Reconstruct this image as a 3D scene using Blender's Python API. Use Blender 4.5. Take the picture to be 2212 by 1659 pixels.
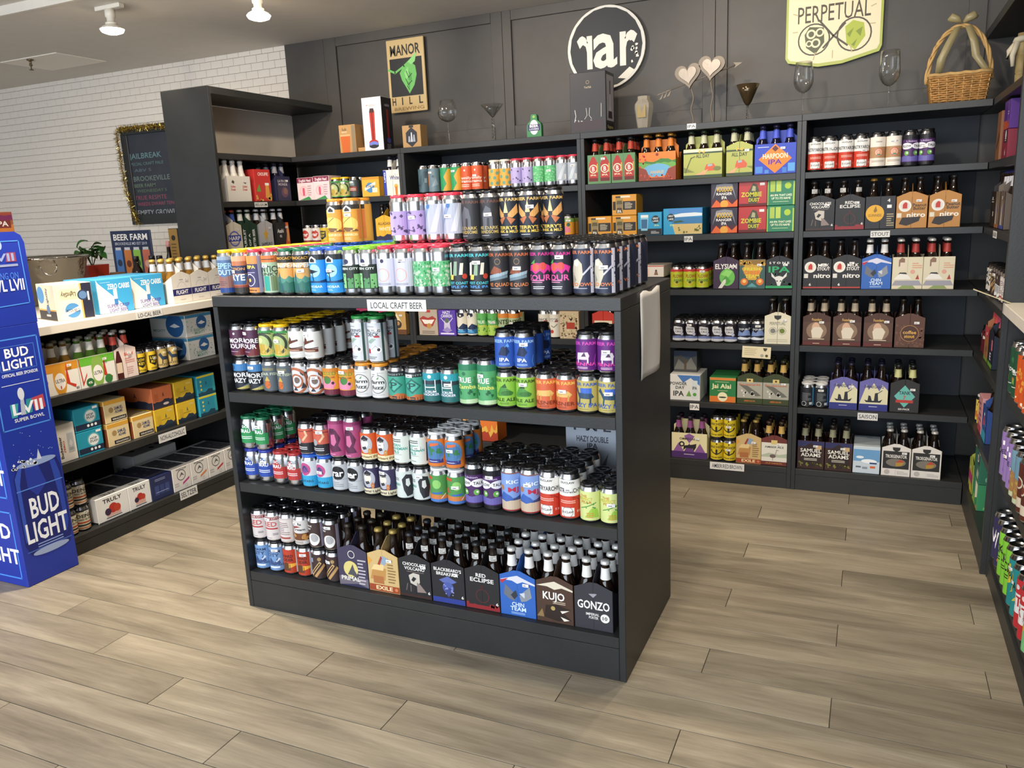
import bpy, bmesh, math, random
from mathutils import Vector, Matrix
from mathutils.geometry import tessellate_polygon
for o in list(bpy.data.objects): bpy.data.objects.remove(o)
S = bpy.context.scene
COL = S.collection
PI = math.pi
# ---------------------------------------------------------------- camera
YAW, PITCH, ROLL = 0.4275, 0.2153, -0.0447
cy, sy, cp, sp = math.cos(YAW), math.sin(YAW), math.cos(PITCH), math.sin(PITCH)
fwd = Vector((-sy*cp, cy*cp, -sp)); rgt = Vector((cy, sy, 0)); up = rgt.cross(fwd)
r2 = math.cos(ROLL)*rgt + math.sin(ROLL)*up; u2 = -math.sin(ROLL)*rgt + math.cos(ROLL)*up
cam = bpy.data.objects.new('camera', bpy.data.cameras.new('camera')); COL.objects.link(cam)
M = Matrix((r2, u2, -fwd)).transposed().to_4x4(); M.translation = Vector((2.1689, -2.1836, 1.4743))
cam.matrix_world = M
cam.data.sensor_width = 36; cam.data.lens = 1723.44/2212*36; cam.data.clip_start = .05
S.camera = cam
# ---------------------------------------------------------------- world, lights, exposure
w = bpy.data.worlds.new('world'); S.world = w; w.use_nodes = True
bg = w.node_tree.nodes['Background']; bg.inputs[0].default_value = (.78, .88, 1, 1); bg.inputs[1].default_value = .9
S.view_settings.view_transform = 'Standard'; S.view_settings.look = 'None'
S.view_settings.gamma = 1; S.view_settings.use_curve_mapping = False; S.view_settings.exposure = .4
def light(name, kind, loc, target, energy, color, **kw):
    d = bpy.data.lights.new(name, kind); d.energy = energy; d.color = color
    for k, v in kw.items(): setattr(d, k, v)
    o = bpy.data.objects.new(name, d); COL.objects.link(o); o.location = loc
    o.rotation_euler = (Vector(target)-Vector(loc)).to_track_quat('-Z', 'Y').to_euler()
    return o
DAY = (.80, .89, 1); WARM = (1, .86, .68)
light('storefront_daylight', 'AREA', (.3, -4.6, 1.6), (.3, 2, 1.0), 230, DAY, shape='RECTANGLE', size=6.5, size_y=2.2)
# ceiling spots (only the two left ones in view, some unseen added as fill)
SPOTS = [((-1.55, 1.1, 2.49), (-2.2, 1.75, .9), 85, 2.3), ((-.74, 1.3, 2.52), (-1.0, .9, 0), 60, 1.9),
         ((-.75, .13, 2.6), (-.1, -.35, 0), 260, 2.1), ((.2, 1.0, 2.58), (.85, 2.43, 2.0), 30, 1.5),
         ((1.25, 1.0, 2.58), (2.0, 2.43, 2.0), 30, 1.5), ((2.05, .9, 2.58), (2.07, .3, 0), 45, .7), ((1.7, 1.1, 2.58), (1.95, 1.0, 0), 55, 1.4),
         ((-.9, 1.0, 2.58), (-.5, 2.43, 1.9), 26, 1.4), ((-.25, 1.15, 2.58), (-1.49, 1.85, 1.95), 20, 1.0), ((1.45, -.75, 2.58), (1.1, 1.95, .9), 75, 1.6),  # middle spot is added to brighten the white upper back panel
         ((-.2, -1.1, 2.58), (-1.1, .8, .7), 80, 1.8), ((2.5, -.9, 2.58), (2.3, 1.6, .6), 40, 1.6)]  # first spot is added fill for the goods on the left counter
for p, t, e, a in SPOTS:
    light('track_and_fill_spot', 'SPOT', p, t, e, WARM, spot_size=a, spot_blend=.6, shadow_soft_size=.045)
# ---------------------------------------------------------------- helpers
def lin(h):
    h = h.lstrip('#')
    if len(h) == 3: h = ''.join(c*2 for c in h)
    f = lambda v: v/12.92 if v <= .04045 else ((v+.055)/1.055)**2.4
    return tuple(f(int(h[i:i+2], 16)/255) for i in (0, 2, 4))
MATS = {}
def mat(name, color='888', rough=.5, metal=0, bump=0, bscale=60, var=.0, vscale=12, trans=0, emit=0, ior=1.45, coat=0):
    if name in MATS: return MATS[name]
    m = bpy.data.materials.new(name); m.use_nodes = True; nt = m.node_tree; b = nt.nodes['Principled BSDF']
    c = lin(color) if isinstance(color, str) else color
    b.inputs['Base Color'].default_value = (*c, 1); b.inputs['Roughness'].default_value = rough
    b.inputs['Metallic'].default_value = metal; b.inputs['IOR'].default_value = ior
    b.inputs['Transmission Weight'].default_value = trans
    b.inputs['Coat Weight'].default_value = coat
    if emit: b.inputs['Emission Color'].default_value = (*c, 1); b.inputs['Emission Strength'].default_value = emit
    if bump or var:
        tc = nt.nodes.new('ShaderNodeTexCoord')
        if bump:
            n = nt.nodes.new('ShaderNodeTexNoise'); n.inputs['Scale'].default_value = bscale; n.inputs['Detail'].default_value = 3
            nt.links.new(tc.outputs['Object'], n.inputs['Vector'])
            bp = nt.nodes.new('ShaderNodeBump'); bp.inputs['Strength'].default_value = bump; bp.inputs['Distance'].default_value = .004
            nt.links.new(n.outputs['Fac'], bp.inputs['Height']); nt.links.new(bp.outputs['Normal'], b.inputs['Normal'])
        if var:
            n = nt.nodes.new('ShaderNodeTexNoise'); n.inputs['Scale'].default_value = vscale; n.inputs['Detail'].default_value = 4
            nt.links.new(tc.outputs['Object'], n.inputs['Vector'])
            r = nt.nodes.new('ShaderNodeValToRGB')
            r.color_ramp.elements[0].position = .3; r.color_ramp.elements[1].position = .7
            r.color_ramp.elements[0].color = (*[v*(1-var) for v in c], 1); r.color_ramp.elements[1].color = (*[min(1, v*(1+var)) for v in c], 1)
            nt.links.new(n.outputs['Fac'], r.inputs['Fac']); nt.links.new(r.outputs['Color'], b.inputs['Base Color'])
    MATS[name] = m; return m
def cmat(h, rough=.45): return mat('card_'+h+str(rough), h, rough)
def attr_mat(name, rough):
    m = mat(name, 'fff', rough); nt = m.node_tree
    a = nt.nodes.new('ShaderNodeVertexColor'); a.layer_name = 'Col'
    nt.links.new(a.outputs['Color'], nt.nodes['Principled BSDF'].inputs['Base Color']); return m
PRINT = attr_mat('printed_ink', .5); PAPERINK = attr_mat('paper_ink', .7)
DARK = mat('black_painted_wood', '292a2a', .42, bump=.08, bscale=180, var=.12, vscale=7)
NAVY = mat('charcoal_blue_panel', '2d3136', .6, var=.1, vscale=5)
WALLD = mat('charcoal_wall_paint', '46423e', .5, bump=.05, bscale=90, var=.06)
ALU = mat('brushed_aluminium', 'd4d6da', .22, 1)
CHROME = mat('polished_steel', 'd8d6d0', .08, 1, bump=.0)
CREAM = mat('white_laminate', 'd9d2c6', .4, var=.03)
PAPER = mat('white_paper', 'dcdad6', .75, var=.03)
def thin_glass(name, blend):
    m = mat(name, 'fff', 0); nt = m.node_tree; out = nt.nodes['Material Output']
    tr = nt.nodes.new('ShaderNodeBsdfTransparent'); tr.inputs[0].default_value = (.98, .985, .98, 1); gl = nt.nodes.new('ShaderNodeBsdfGlossy'); gl.inputs['Roughness'].default_value = .02
    fr = nt.nodes.new('ShaderNodeLayerWeight'); fr.inputs[0].default_value = blend; mx = nt.nodes.new('ShaderNodeMixShader')
    nt.links.new(fr.outputs['Facing'], mx.inputs[0]); nt.links.new(tr.outputs[0], mx.inputs[1]); nt.links.new(gl.outputs[0], mx.inputs[2]); nt.links.new(mx.outputs[0], out.inputs['Surface']); return m
GLASS = thin_glass('clear_glass', .28); GLASS2 = thin_glass('thick_clear_glass', .45)
KRAFT = mat('kraft_card', 'b98d58', .7, var=.08)

def link(o, parent=None):
    COL.objects.link(o)
    if parent is not None: o.parent = parent
    return o
def tag(o, label, cat, group=None):
    o['label'] = label; o['category'] = cat
    if group: o['group'] = group
    return o
def thing(name, label, cat, loc=(0, 0, 0), rz=0, group=None):
    o = bpy.data.objects.new(name, None); o.empty_display_size = .05; COL.objects.link(o)
    o.location = loc; o.rotation_euler = (0, 0, math.radians(rz)); return tag(o, label, cat, group)
def struct(o): o['kind'] = 'structure'; return o
def inst(name, me, parent=None, loc=(0, 0, 0), rz=0):
    o = bpy.data.objects.new(name, me); link(o, parent); o.location = loc; o.rotation_euler = (0, 0, rz); return o
class MB:
    def __init__(s): s.v = []; s.f = []; s.m = []; s.sm = []
    def add(s, vs, fs, mi=0, smooth=False):
        n = len(s.v); s.v += [tuple(p) for p in vs]
        for f in fs: s.f.append([i+n for i in f]); s.m.append(mi); s.sm.append(smooth)
        return s
    def box(s, x0, y0, z0, x1, y1, z1, mi=0):
        return s.add([(x, y, z) for x in (x0, x1) for y in (y0, y1) for z in (z0, z1)],
                     [(0, 1, 3, 2), (4, 6, 7, 5), (0, 4, 5, 1), (2, 3, 7, 6), (0, 2, 6, 4), (1, 5, 7, 3)], mi)
    def bbox(s, x0, y0, z0, x1, y1, z1, b=.002, mi=0):
        bm = bmesh.new(); r = bmesh.ops.create_cube(bm, size=1)
        for v in bm.verts: v.co = Vector(((x0+x1)/2+v.co.x*(x1-x0), (y0+y1)/2+v.co.y*(y1-y0), (z0+z1)/2+v.co.z*(z1-z0)))
        bmesh.ops.bevel(bm, geom=bm.edges[:], offset=b, segments=1, affect='EDGES', profile=.7)
        bm.verts.index_update(); s.add([v.co for v in bm.verts], [[v.index for v in f.verts] for f in bm.faces], mi); bm.free(); return s
    def lathe(s, prof, seg=20, cx=0, cy=0, mi=0, smooth=True, cap=True):
        n = len(prof); vs = []; fs = []
        for r, z in prof:
            for k in range(seg): a = 2*PI*k/seg; vs.append((cx+r*math.cos(a), cy+r*math.sin(a), z))
        for i in range(n-1):
            for k in range(seg): k2 = (k+1) % seg; fs.append((i*seg+k, i*seg+k2, (i+1)*seg+k2, (i+1)*seg+k))
        if cap: fs.append(tuple(range(seg-1, -1, -1))); fs.append(tuple(range((n-1)*seg, n*seg)))
        return s.add(vs, fs, mi, smooth)
    def tube(s, pts, r, seg=8, mi=0, smooth=True, closed=False):
        pts = [Vector(p) for p in pts]; n = len(pts); rr = r if isinstance(r, (list, tuple)) else [r]*n; vs = []; fs = []
        for i, p in enumerate(pts):
            t = (pts[min(i+1, n-1)]-pts[max(i-1, 0)]); t = t.normalized() if t.length else Vector((0, 0, 1))
            a = Vector((0, 0, 1)) if abs(t.z) < .9 else Vector((1, 0, 0)); u = t.cross(a).normalized(); v = t.cross(u)
            for k in range(seg): g = 2*PI*k/seg; vs.append(p+(u*math.cos(g)+v*math.sin(g))*rr[i])
        for i in range(n-1):
            for k in range(seg): k2 = (k+1) % seg; fs.append((i*seg+k, i*seg+k2, (i+1)*seg+k2, (i+1)*seg+k))
        fs.append(tuple(range(seg-1, -1, -1))); fs.append(tuple(range((n-1)*seg, n*seg)))
        return s.add(vs, fs, mi, smooth)
    def prism(s, poly, y0, y1, mi=0):       # polygon in X,Z extruded along Y
        n = len(poly); vs = [(x, y0, z) for x, z in poly]+[(x, y1, z) for x, z in poly]
        fs = [(i, (i+1) % n, n+(i+1) % n, n+i) for i in range(n)]
        tr = tessellate_polygon([[Vector((x, z, 0)) for x, z in poly]])
        fs += [tuple(t) for t in tr]+[tuple(n+i for i in reversed(t)) for t in tr]
        return s.add(vs, fs, mi)
    def mesh(s, mats):
        me = bpy.data.meshes.new('mesh'); me.from_pydata(s.v, [], s.f)
        for m in (mats if isinstance(mats, (list, tuple)) else [mats]): me.materials.append(m)
        me.polygons.foreach_set('material_index', s.m); me.polygons.foreach_set('use_smooth', s.sm)
        bm = bmesh.new(); bm.from_mesh(me); bmesh.ops.recalc_face_normals(bm, faces=bm.faces[:]); bm.to_mesh(me); bm.free()
        me.update(); return me
    def build(s, name, mats, parent=None, loc=(0, 0, 0), rz=0): return inst(name, s.mesh(mats), parent, loc, math.radians(rz))
# ---------------------------------------------------------------- print (vector artwork laid on real surfaces)
TXT = {}
def text_tris(t, bold=.022):
    k = (t, bold)
    if k not in TXT:
        cu = bpy.data.curves.new('t', 'FONT'); cu.body = t; cu.resolution_u = 2; cu.size = 1; cu.offset = bold
        ob = bpy.data.objects.new('t', cu); me = bpy.data.meshes.new_from_object(ob); me.calc_loop_triangles()
        vs = [(v.co.x, v.co.y) for v in me.vertices]; tr = [[vs[i] for i in l.vertices] for l in me.loop_triangles]
        xs = [p[0] for p in vs] or [0]; x0, x1 = min(xs), max(xs)
        TXT[k] = ([[((p[0]-(x0+x1)/2), p[1]-.345) for p in q] for q in tr], max(x1-x0, .01))
        bpy.data.objects.remove(ob); bpy.data.curves.remove(cu); bpy.data.meshes.remove(me)
    return TXT[k]
def poly_tris(pts):
    return [[pts[i] for i in t] for t in tessellate_polygon([[Vector((x, y, 0)) for x, y in pts]])]
def art(code, asp):
    """vector code -> list of (colour, triangles) ; x -1..1, y 0..1, 1 x-unit = asp y-units"""
    out = []
    for c in code.split(';'):
        a = c.split()
        if not a: continue
        k = a[0]
        if k in 'TNVUZ':
            col, cx, cyy, h, wd = a[1], *map(float, a[2:6]); tr, tw = text_tris(' '.join(a[6:]), {'N': .003, 'Z': .055}.get(k, .022))
            if k == 'V':   # reads upwards
                sy_ = wd/tw if wd else h*asp/.7; sx_ = h/.7
                out.append((col, [[(cx-p[1]*sx_, cyy+p[0]*sy_) for p in t] for t in tr]))
            else:
                sy_ = h/.7; sx_ = wd/tw if wd else sy_/asp
                if k == 'U': sy_, sx_ = -sy_, -sx_
                out.append((col, [[(cx+p[0]*sx_, cyy+p[1]*sy_) for p in t] for t in tr]))
            continue
        if k in 'PLB': col, f = a[1], list(map(float, a[2:]))
        else: col, f = a[-1], list(map(float, a[1:-1]))
        if k == 'B': y0, y1 = (f+[0, 1])[:2] if len(f) >= 2 else (0, 1); out.append((col, ('wrap', y0, y1)))
        elif k == 'R': x0, y0, x1, y1 = f; out.append((col, [[(x0, y0), (x1, y0), (x1, y1)], [(x0, y0), (x1, y1), (x0, y1)]]))
        elif k in 'EC':
            cx, cyy, rx = f[:3]; ry = f[3] if k == 'E' else rx*asp
            out.append((col, poly_tris([(cx+rx*math.cos(2*PI*i/20), cyy+ry*math.sin(2*PI*i/20)) for i in range(20)])))
        elif k == 'O':
            cx, cyy, rx, wd = f[:4]; ry = rx*asp; q = 1-wd; tr = []; p = [(math.cos(2*PI*i/24), math.sin(2*PI*i/24)) for i in range(25)]
            for i in range(24):
                A, Bq = p[i], p[i+1]; a1 = (cx+A[0]*rx, cyy+A[1]*ry); b1 = (cx+Bq[0]*rx, cyy+Bq[1]*ry); a2 = (cx+A[0]*rx*q, cyy+A[1]*ry*q); b2 = (cx+Bq[0]*rx*q, cyy+Bq[1]*ry*q)
                tr += [[a1, b1, b2], [a1, b2, a2]]
            out.append((col, tr))
        elif k == 'P': out.append((col, poly_tris(list(zip(f[::2], f[1::2])))))
        elif k == 'L':
            wd = f[0]/2; pts = [(x, y/asp) for x, y in zip(f[1::2], f[2::2])]; tr = []
            for (x0, y0), (x1, y1) in zip(pts, pts[1:]):
                d = math.hypot(x1-x0, y1-y0) or 1; nx, ny = -(y1-y0)/d*wd, (x1-x0)/d*wd; ex, ey = (x1-x0)/d*wd*.5, (y1-y0)/d*wd*.5
                q = [(x0+nx-ex, y0+ny-ey), (x1+nx+ex, y1+ny+ey), (x1-nx+ex, y1-ny+ey), (x0-nx-ex, y0-ny-ey)]; q = [(x, y*asp) for x, y in q]
                tr += [[q[0], q[1], q[2]], [q[0], q[2], q[3]]]
            out.append((col, tr))
        elif k == 'S':
            n, seed, x0, y0, x1, y1, sz = f; r = random.Random(seed); tr = []
            for i in range(int(n)):
                cx, cyy = r.uniform(x0, x1), r.uniform(y0, y1); a0 = r.uniform(0, 6); m = r.randint(4, 6)
                tr += poly_tris([(cx+sz*r.uniform(.4, 1)*math.cos(a0+2*PI*j/m), cyy+asp*sz*r.uniform(.4, 1)*math.sin(a0+2*PI*j/m)) for j in range(m)])
            out.append((col, tr))
        elif k == 'M':
            y0, y1, amp, seed = f; r = random.Random(seed); xs = [-1+i*.2 for i in range(11)]; ys = [y1+r.uniform(-amp, amp) for _ in xs]; tr = []
            for i in range(10): tr += [[(xs[i], y0), (xs[i+1], y0), (xs[i+1], ys[i+1])], [(xs[i], y0), (xs[i+1], ys[i+1]), (xs[i], ys[i])]]
            out.append((col, tr))
        elif k == 'F':     # lines of fine print
            n, x0, y0, x1, y1, seed = f; r = random.Random(seed); tr = []; st = (y1-y0)/n
            for i in range(int(n)):
                ya = y0+i*st; xb = x0+(x1-x0)*r.uniform(.6, 1); tr += [[(x0, ya), (xb, ya), (xb, ya+st*.42)], [(x0, ya), (xb, ya+st*.42), (x0, ya+st*.42)]]
            out.append((col, tr))
    return out
def clipx(poly, x0, x1):
    for sgn, lim in ((1, x0), (-1, x1)):
        o = []
        for i in range(len(poly)):
            p, q = poly[i-1], poly[i]; dp = (p[0]-lim)*sgn; dq = (q[0]-lim)*sgn
            if (dp < 0) != (dq < 0): t = dp/(dp-dq); o.append((p[0]+(q[0]-p[0])*t, p[1]+(q[1]-p[1])*t))
            if dq >= 0: o.append(q)
        poly = o
        if len(poly) < 3: return []
    return poly
def print_mesh(code, half_w, z0, z1, R=None, material=None, lift=.00025):
    """R given: wrapped round a can of radius R; otherwise a flat panel facing -Y"""
    asp = half_w/(z1-z0); vs = []; fs = []; cs = []
    ly = 0
    for col, tr in art(code, asp):
        c = lin(col); off = lift+ly*.00004; ly += 1
        if isinstance(tr, tuple):
            _, y0, y1 = tr; za, zb = z0+y0*(z1-z0), z0+y1*(z1-z0)
            if R:
                n = len(vs); rr = R+off-.0001
                for k in range(24): g = 2*PI*k/24; vs += [(rr*math.sin(g), -rr*math.cos(g), za), (rr*math.sin(g), -rr*math.cos(g), zb)]
                for k in range(24): k2 = (k+1) % 24; fs.append((n+2*k, n+2*k2, n+2*k2+1, n+2*k+1)); cs.append(c)
                continue
            tr = [[(-1, y0), (1, y0), (1, y1)], [(-1, y0), (1, y1), (-1, y1)]]
        for t in tr:
            sw = lambda p: [(y, x) for x, y in p]
            if min(p[1] for p in t) < 0 or max(p[1] for p in t) > 1: t = sw(clipx(sw(t), 0, 1))
            if t and not R and (min(p[0] for p in t) < -1 or max(p[0] for p in t) > 1): t = clipx(t, -1, 1)
            if not t: continue
            polys = [t]
            if R:
                st = 1/6; a, b = min(p[0] for p in t), max(p[0] for p in t); i0, i1 = math.floor(a/st), math.ceil(b/st)
                if i1-i0 > 1: polys = [q for q in (clipx(t, i*st, (i+1)*st) for i in range(i0, i1)) if q]
            for p in polys:
                n = len(vs)
                for x, y in p:
                    z = z0+y*(z1-z0)
                    if R: g = x*PI/2; vs.append(((R+off)*math.sin(g), -(R+off)*math.cos(g), z))
                    else: vs.append((x*half_w, -off, z))
                fs.append(tuple(range(n, n+len(p)))); cs.append(c)
    me = bpy.data.meshes.new('print'); me.from_pydata(vs, [], fs); me.materials.append(material or PRINT)
    ca = me.color_attributes.new('Col', 'FLOAT_COLOR', 'CORNER'); buf = []
    for f, c in zip(fs, cs): buf += [c[0], c[1], c[2], 1.0]*len(f)
    ca.data.foreach_set('color', buf)
    if R: me.polygons.foreach_set('use_smooth', [True]*len(fs))
    me.update(); return me
# ---------------------------------------------------------------- the room
XB = -1.49; YW = 2.436; ZC = 2.612
def plank_mat():
    m = mat('grey_oak_plank', '8a8171', .42); nt = m.node_tree; b = nt.nodes['Principled BSDF']; L = nt.links.new
    tc = nt.nodes.new('ShaderNodeTexCoord'); oi = nt.nodes.new('ShaderNodeObjectInfo'); mp = nt.nodes.new('ShaderNodeMapping')
    mp.inputs['Scale'].default_value = (1.3, 9, 9); ad = nt.nodes.new('ShaderNodeVectorMath'); ad.operation = 'ADD'
    sc = nt.nodes.new('ShaderNodeMath'); sc.operation = 'MULTIPLY'; sc.inputs[1].default_value = 57
    L(oi.outputs['Random'], sc.inputs[0]); L(tc.outputs['Object'], mp.inputs['Vector']); L(mp.outputs['Vector'], ad.inputs[0]); L(sc.outputs[0], ad.inputs[1])
    n1 = nt.nodes.new('ShaderNodeTexNoise'); n1.inputs['Scale'].default_value = 1.3; n1.inputs['Detail'].default_value = 8; n1.inputs['Roughness'].default_value = .62; n1.inputs['Distortion'].default_value = .5
    L(ad.outputs[0], n1.inputs['Vector'])
    r = nt.nodes.new('ShaderNodeValToRGB'); e = r.color_ramp.elements
    e[0].position = .28; e[0].color = (*lin('6f6656'), 1); e[1].position = .74; e[1].color = (*lin('a89e8a'), 1); x = e.new(.5); x.color = (*lin('8d8371'), 1)
    L(n1.outputs['Fac'], r.inputs['Fac'])
    m2 = nt.nodes.new('ShaderNodeMapping'); m2.inputs['Scale'].default_value = (4, 120, 120); L(tc.outputs['Object'], m2.inputs['Vector']); n2 = nt.nodes.new('ShaderNodeTexNoise'); n2.inputs['Scale'].default_value = 1.4; n2.inputs['Detail'].default_value = 5; n2.inputs['Distortion'].default_value = .6
    a2 = nt.nodes.new('ShaderNodeVectorMath'); a2.operation = 'ADD'; L(m2.outputs['Vector'], a2.inputs[0]); L(sc.outputs[0], a2.inputs[1]); L(a2.outputs[0], n2.inputs['Vector'])
    g2 = nt.nodes.new('ShaderNodeMapRange'); g2.inputs[1].default_value = .3; g2.inputs[2].default_value = .75; g2.inputs[3].default_value = .84; g2.inputs[4].default_value = 1.1; L(n2.outputs['Fac'], g2.inputs[0])
    gm = nt.nodes.new('ShaderNodeVectorMath'); gm.operation = 'SCALE'; L(r.outputs['Color'], gm.inputs[0]); L(g2.outputs[0], gm.inputs['Scale'])
    hs = nt.nodes.new('ShaderNodeHueSaturation'); mr = nt.nodes.new('ShaderNodeMapRange'); mr.inputs[3].default_value = .84; mr.inputs[4].default_value = 1.1
    L(oi.outputs['Random'], mr.inputs[0]); L(mr.outputs[0], hs.inputs['Value']); L(gm.outputs[0], hs.inputs['Color']); L(hs.outputs['Color'], b.inputs['Base Color'])
    bp = nt.nodes.new('ShaderNodeBump'); bp.inputs['Strength'].default_value = .12; bp.inputs['Distance'].default_value = .002; L(n1.outputs['Fac'], bp.inputs['Height']); L(bp.outputs['Normal'], b.inputs['Normal'])
    return m
PLANK = plank_mat(); GROUT = mat('dark_joint', '4a443a', .8)
fl = struct(MB().box(-5.2, -4.7, -.06, 3.3, 2.6, -.005).build('floor', GROUT))
LP, WP = 1.205, .1525
pm = MB().bbox(0, 0, -.006, LP-.0022, WP-.0022, 0, .0008).mesh(PLANK)
OFF = [.527, .142, .915]
for k in range(-7, 19):
    y = -.777+WP*k; j = OFF[k % 3]
    x = j-LP*6
    while x < 3.2:
        if x+LP > -5.1 and x < 3.1: inst('plank', pm, fl, (x+.001, y+.001, 0))
        x += LP
# white tiled part of the back wall
BRICK = mat('white_glazed_brick', 'e2d9cd', .3, bump=.05, bscale=30, var=.03, vscale=2)
wb = struct(MB().box(XB-4.0, YW+.004, 0, XB, YW+.1, 2.75).build('wall_back_brick', mat('grey_mortar', 'bdb4a8', .85)))
BW, BH = .1019, .0505; br = []
bmesh_ = MB().bbox(-BW/2+.0012, -.005, -BH/2+.0012, BW/2-.0012, .004, BH/2-.0012, .0012).mesh(BRICK)
bvis = []; brest = MB()
for i in range(52):
    z = ZC+.02-BH/2-i*BH
    if i % 2: brest.bbox(XB-BW/2+.0012, -.005, z-BH/2+.0012, XB-.0006, .004, z+BH/2-.0012, .0012)
    for c in range(40):
        x = XB-BW/2-c*BW-(BW/2 if i % 2 else 0)
        if x < XB-3.9: continue
        if z > .9: bvis.append((-x*1.0+.3*abs(z-1.8), x, z))
        else: brest.bbox(x-BW/2+.0012, -.005, z-BH/2+.0012, x+BW/2-.0012, .004, z+BH/2-.0012, .0012)
# the bricks that show largest: left of the tall unit, above the counter
inview = [b for b in bvis if -4.3 < b[1] < XB and b[2] > 1.2 and not (-3.0 < b[1] < -2.66 and 1.52 < b[2] < 2.16) and (b[1] < -2.55 or b[2] > 2.22)]
inview.sort(); pick = inview[:296]; pset = {(b[1], b[2]) for b in pick}
for _, x, z in pick: inst('brick', bmesh_, wb, (x, YW, z))
for _, x, z in bvis:
    if (x, z) not in pset: brest.bbox(x-BW/2+.0012, -.005, z-BH/2+.0012, x+BW/2-.0012, .004, z+BH/2-.0012, .0012)
o = brest.build('brick_field', BRICK, wb, (0, YW, 0)); o['kind'] = 'stuff'
# charcoal panelled part of the back wall
wd = struct(MB().box(XB, YW, 0, 3.2, YW+.1, 2.75).build('wall_back', WALLD))
tb = .016
def board(x0, z0, x1, z1, nm): MB().bbox(x0, YW-tb, z0, x1, YW+.002, z1, .0015).build(nm, WALLD, wd)
for x0, x1 in ((-1.175, -1.08), (.036, .108), (.1095, .166), (1.283, 1.348), (1.3495, 1.412), (2.529, 2.606)): board(x0, 1.85, x1, ZC, 'panel_stile')
board(XB, 1.85, -1.176, ZC, 'panel_stile')
for x0, x1 in ((-1.079, .035), (.167, 1.282), (1.413, 2.528)): board(x0, 2.556, x1, ZC, 'panel_rail'); board(x0, 1.85, x1, 1.966, 'panel_rail')
# ceiling: lowered soffit over the shelves, main ceiling nearer the street
CEIL = mat('grey_ceiling_paint', 'd6cfc4', .8, var=.02, bump=.04, bscale=120)
struct(MB().box(-5.2, .95, ZC, 3.3, 2.6, 2.8).build('ceiling_soffit', CEIL))
struct(MB().box(-5.2, -4.7, 2.655, 3.3, .93, 2.8).build('ceiling', CEIL))
struct(MB().box(-5.2, .93, ZC-.004, 3.3, .95, 2.7).build('trim_1', CREAM))
struct(MB().box(-5.3, -4.7, 0, -5.2, 2.6, 2.8).build('wall_left', mat('pale_wall_paint', 'cfc6ba', .7, var=.02)))
struct(MB().box(3.2, -4.7, 0, 3.3, 2.6, 2.8).build('wall_right', WALLD))
fr = MB()
fr.box(-5.2, -4.8, 0, 3.3, -4.7, .35); fr.box(-5.2, -4.8, 2.5, 3.3, -4.7, 2.8)
for x in (-5.2, -2.4, .3, 3.1): fr.box(x, -4.8, .35, x+.15, -4.7, 2.5)
struct(fr.build('wall_front', mat('dark_storefront_frame', '3a3836', .5)))
# ceiling patch with sprinkler
o = MB().bbox(-3.35, 1.72, ZC-.006, -2.79, 2.11, ZC, .002).build('ceiling_access_panel', mat('cream_panel_paint', 'f2eadc', .7)); tag(o, 'cream square access panel set in the grey ceiling', 'ceiling panel')
t = thing('fire_sprinkler', 'small metal fire sprinkler hanging from the ceiling panel', 'sprinkler', (-3.1, 1.76, ZC-.006))
BRASS = mat('dull_brass', '7a6a50', .4, .8)
MB().lathe([(.022, 0), (.022, -.006), (.008, -.012), (.008, -.03), (.011, -.034), (.011, -.04), (.004, -.044)], 12).build('pipe', BRASS, t)
MB().lathe([(.001, -.07), (.015, -.068), (.015, -.066), (.003, -.06), (.003, -.044)], 12).build('deflector', BRASS, t)
# track lights
WHP = mat('white_lamp_metal', 'd8d2c4', .4)
BULB = mat('lit_bulb', (1, .78, .5), .3, emit=38)
def track_light(x, y, n, label):
    t = thing('track_light', label, 'track light', (x, y, ZC), 0, 'ceiling spotlights')
    MB().bbox(-.09, -.018, -.022, .09, .018, 0, .003).build('track', WHP, t)
    MB().lathe([(.026, -.022), (.026, -.06), (.02, -.064), (.02, -.085)], 16).build('adapter', WHP, t)
    MB().lathe([(.02, -.082), (.03, -.088), (.03, -.094), (.018, -.097)], 16).build('socket', WHP, t)
    MB().lathe([(.018, -.088), (.03, -.098), (.052, -.11), (.06, -.12)], 20, cap=False).build('bulb_reflector', WHP, t)
    MB().lathe([(.06, -.12), (.052, -.134), (.03, -.142), (.002, -.144)], 20).build('bulb', BULB, t)
track_light(-1.55, 1.1, 0, 'lit white track spotlight with glowing bulb, left one')
track_light(-.74, 1.3, 0, 'lit white track spotlight cut by the picture top')
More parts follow.
